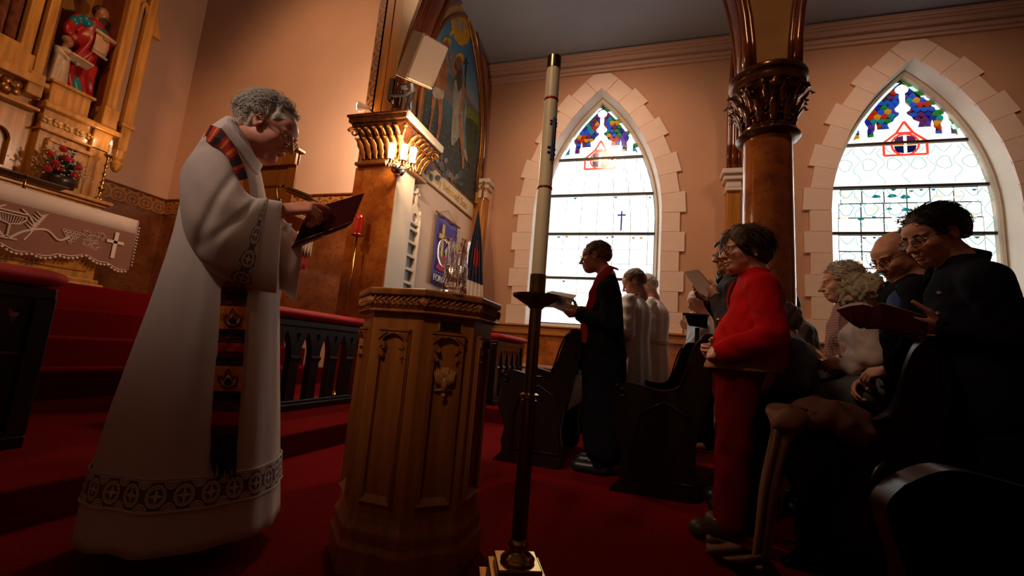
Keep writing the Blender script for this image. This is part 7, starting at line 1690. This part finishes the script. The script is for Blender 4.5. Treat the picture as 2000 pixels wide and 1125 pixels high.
# ---- curly haired woman in white blouse
a = yy_(2.85)
J = seated(dict(head=a(1688, 588), neck=a(1700, 622), shl=a(1698, 648, -.14), shr=a(1688, 645, .14), ell=a(1704, 702, -.18), elr=a(1680, 700, .16), wrl=a(1662, 716, -.10), wrr=a(1655, 712, .05)), a, 1715, 760, 1640, 775)
p6 = Person('woman with curly grey hair and white blouse seated below the maroon folder', J, SK3, h=.0062, hs=.92, fwd=(-.8, .0, -.60), hands=[(J['wrl'], a(1636, 712, -.08) - a(1662, 716, -.10), (0, .8, -.6), (0, 0, 1), dict(s=.9)), (J['wrr'], a(1632, 708, .04) - a(1655, 712, .05), (0, -.8, -.6), (0, 0, 1), dict(s=.9))])
def xc(V, P):
    r = random.Random(2)
    for i in range(26): u = r.uniform(0, 2 * PI); v_ = r.uniform(-.1, 1.4); V.ell(P(-.02 + .10 * math.cos(u) * math.cos(v_), .092 * math.sin(u) * math.cos(v_), .035 + .10 * math.sin(v_)), .030, None, .012)
p6.hair(M('curly_grey', (.50, .43, .30), .8, vary=.6, scale=60, bump=1, bscale=140), .018, (.007, 110), extra=xc, hh=.005, low=-.03)
p6.jacket(M('white_blouse', (.58, .50, .47), .8, vary=.1), 'white_blouse', r=(.125, .13), arm=(.070, .065, .062), wr=(.008, 36)); DN = M('washed_denim', (.11, .13, .14), .8, vary=.4, scale=6); p6.trousers(DN, r=(.115, .09, .08), wr=(.007, 28)); p6.shoes()
# ---- bald man with glasses
a = yy_(2.6)
J = dict(head=a(1752, 500), neck=a(1788, 548), shl=a(1800, 572, -.18), shr=a(1760, 566, .18), ell=a(1790, 680, -.22), elr=a(1720, 680, .2), wrl=a(1742, 722, -.12), wrr=a(1700, 738, .06), pelvis=a(1808, 735))
legs(J, a(1810, 800)[0], 2.6, hz=.78)
p7 = Person('bald bespectacled man in black jacket over a blue shirt, head bowed', J, SK3, h=.0052, hs=1.03, fwd=(-.82, -.25, -.50), face=dict(jaw=1.1),
    hands=[(J['wrl'], a(1708, 728, -.08) - a(1742, 722, -.12), (0, .6, -.8), (-.3, .5, .3), dict(curl=(.5, .6, .7, .8))), (J['wrr'], a(1676, 752, .05) - a(1700, 738, .06), (0, -.5, -.8), (-.3, -.5, .3), dict(curl=(.6, .7, .8, .8)))])
def hb7(V, P): V.ell(P(.02, 0, .10), (.115, .115, .075), p7.Rm, .01, 'sub')
p7.hair(HG, .006, (.002, 120), extra=hb7, low=-.0); glasses(p7.P, 1.03, M('thin_rim', (.05, .04, .03), .3, metal=.5), p7.o); brows(p7.P, 1.03, HG, p7.o)
def opn(V, c, side, f): pass
p7.jacket(MB_, 'black_jacket', r=(.155, .16), wr=(.004, 30)); p7.trousers(MDK); p7.shoes(); collar(p7, MB_, 'jacket_collar', 2.2)
BS = M('blue_shirt', (.012, .04, .20), .75, vary=.3, scale=12)
V = Vol(a(1750, 600) - (.3, .4, .3), a(1750, 600) + (.35, .3, .3), .007); V.cone(a(1768, 572, -.10), a(1748, 640, -.13), .045, .06, .02); V.disp(wrinkle(.005, 45)); V.mesh('blue_shirt', BS, p7.o)
# ---- tall man in the dark jacket holding the folder
a = yy_(2.28)
J = dict(head=a(1822, 462), neck=a(1868, 508), shl=a(1925, 548, -.19), shr=a(1850, 535, .19), ell=a(1975, 650, -.22), elr=a(1850, 660, .2), wrl=a(1838, 640, -.10), wrr=a(1822, 655, .08), pelvis=a(1935, 745))
legs(J, a(1940, 800)[0], 2.28, hz=.76)
p8 = Person('tall dark haired man with glasses in dark blue jacket holding the maroon folder', J, SK2, h=.0048, hs=1.05, fwd=(-.84, -.28, -.40), face=dict(nose=1.1, jaw=1.0),
    hands=[(J['wrl'], a(1772, 634, -.09) - a(1838, 640, -.10), (0, .5, .5), (-.2, 0, 1), dict(s=1.05, curl=(.12, .15, .2, .25), thumb=.1)), (J['wrr'], a(1770, 655, .05) - a(1822, 655, .08), (0, -.4, .7), (-.2, -.3, .5), dict(s=1.05, curl=(.3, .3, .4, .4)))])
def x8(V, P):
    for x, y, z, r in ((.06, .03, .088, .030), (.07, -.02, .086, .030), (.02, .05, .10, .034), (-.02, -.04, .11, .034), (-.06, .04, .09, .036), (.0, 0, .118, .03), (-.09, -.03, .05, .04), (-.10, .02, .0, .036), (-.09, 0, -.03, .034), (.035, .075, .03, .018), (.035, -.075, .03, .018)): V.ell(P(x, y, z), r, None, .02)
p8.hair(HD, .011, (.002, 95), hh=.005, low=-.005, fr=.014, back=.01); strands(p8.o, p8.P, p8.Rm, 1.05, HD, 1100, .045, .009, .0012, .0016, comb=(-1, 0, -.3), lift=.2, face=.055, low=-.02, back=.012, fz=.058, freq=6); brows(p8.P, 1.05, HD, p8.o, w=.005); glasses(p8.P, 1.05, M('silver_rim', (.4, .4, .42), .25, metal=1), p8.o)
g = G(); rnd = random.Random(9)
for i in range(60):
    x, y = rnd.uniform(-.05, .07), rnd.uniform(-.06, .06); b0 = p8.P(x, y, .115 - 6 * y * y); g.tube([b0, b0 + p8.Rm[2] * .012 + p8.Rm[0] * rnd.uniform(-.01, .012), b0 + p8.Rm[2] * rnd.uniform(.008, .022) + p8.Rm[0] * rnd.uniform(-.03, .03) + p8.Rm[1] * rnd.uniform(-.02, .02)], [.0022, .0018, .0006], 4)
g.build('stray_hair', HD, p8.o, smooth=True)
DJ = M('indigo_jacket', (.016, .018, .030), .9, vary=.25, scale=14, bump=.4, bscale=250, spec=.12)
p8.jacket(DJ, 'indigo_jacket', r=(.15, .16), arm=(.078, .070, .056), wr=(.005, 26)); p8.trousers(MDK); p8.shoes()
collar(p8, DJ, 'jacket_collar', 2.4)
for px, py in ((1835, 572), (1832, 612)): g = G(); g.lathe([(0, .004), (.010, .003), (.011, 0)], a(px, py, -.17), 12, axis=(-.5, -.85, 0)); g.build('metal_button', mat('steel'), p8.o, smooth=True)
g = G(); w_ = a(1843, 640, -.10); g.tube([w_ + np.array((0, .033 * math.cos(t), .033 * math.sin(t))) for t in np.linspace(0, 2 * PI, 16, endpoint=False)], .005, 6, closed=True); g.build('wrist_watch', mat('brass'), p8.o, smooth=True)
fd = thing('song_folder', 'open dark maroon songbook shared by the two men at the right', 'folder', tuple(a(1730, 625)))
g = G(); L = [(1634, 606), (1660, 600), (1682, 596), (1700, 598)]; Rr = [(1700, 598), (1722, 592), (1765, 604), (1810, 618)]
def leaf(pts_t, pts_b, yt, yb): return [[at(x, y, 'Y', yt) for x, y in pts_t], [at(x, y, 'Y', yb) for x, y in pts_b]]
g.grid(leaf([(1700, 600), (1722, 592), (1770, 606), (1815, 620)], [(1690, 640), (1720, 640), (1765, 650), (1810, 655)], 2.20, 2.05)); g.grid(leaf([(1634, 607), (1660, 600), (1684, 597), (1700, 600)], [(1650, 622), (1665, 634), (1680, 642), (1690, 640)], 2.24, 2.10)); g.build('cover', mat('maroon'), fd, solid=.006)
g = G(); g.grid(leaf([(1702, 599), (1723, 591), (1770, 605), (1813, 619)], [(1700, 612), (1722, 606), (1768, 618), (1808, 630)], 2.21, 2.30)); g.build('pages', mat('paper_dim'), fd, solid=.004)
g = G(); g.grid(leaf([(1636, 605), (1660, 599), (1684, 596), (1698, 599)], [(1640, 600), (1662, 592), (1684, 590), (1696, 594)], 2.25, 2.36)); g.build('pages', mat('paper_dim'), fd, solid=.004)
# ---- two people mostly hidden behind the woman in red
for Y, hd, sh, lab, m, dz in ((3.0, (1520, 632), (1545, 680), 'person in slate grey top hidden behind the woman in red', M('slate_top', (.10, .12, .13), .8, vary=.2), 0), (4.85, (1535, 598), (1566, 640), 'person in dark olive jacket half hidden by the marble column', M('olive_jacket', (.06, .05, .045), .8, vary=.3), 0)):
    b = yy_(Y)
    J = seated(dict(head=b(*hd), neck=b(hd[0] + 14, hd[1] + 26), shl=b(sh[0] + 4, sh[1] + 6, -.16), shr=b(sh[0], sh[1] + 4, .16), ell=b(sh[0] + 14, sh[1] + 70, -.2), elr=b(sh[0], sh[1] + 60, .2), wrl=b(sh[0] - 35, sh[1] + 80, -.1), wrr=b(sh[0] - 35, sh[1] + 76, .1)), b, sh[0] + 10, sh[1] + 110, sh[0] - 60, sh[1] + 118)
    for e in 'lr': J['an' + e] = (J['an' + e][0], J['an' + e][1], .09)
    q = Person(lab, J, SK4, h=.009, fwd=(-1, 0, -.3), hands=[(J['wrl'], (-1, .2, 0), (0, 1, 0), (0, 0, 1), {}), (J['wrr'], (-1, -.2, 0), (0, -1, 0), (0, 0, 1), {})]); q.hair(HB, .012, (.003, 80)); q.jacket(m, 'jacket', r=(.15, .155)); q.trousers(MDK)
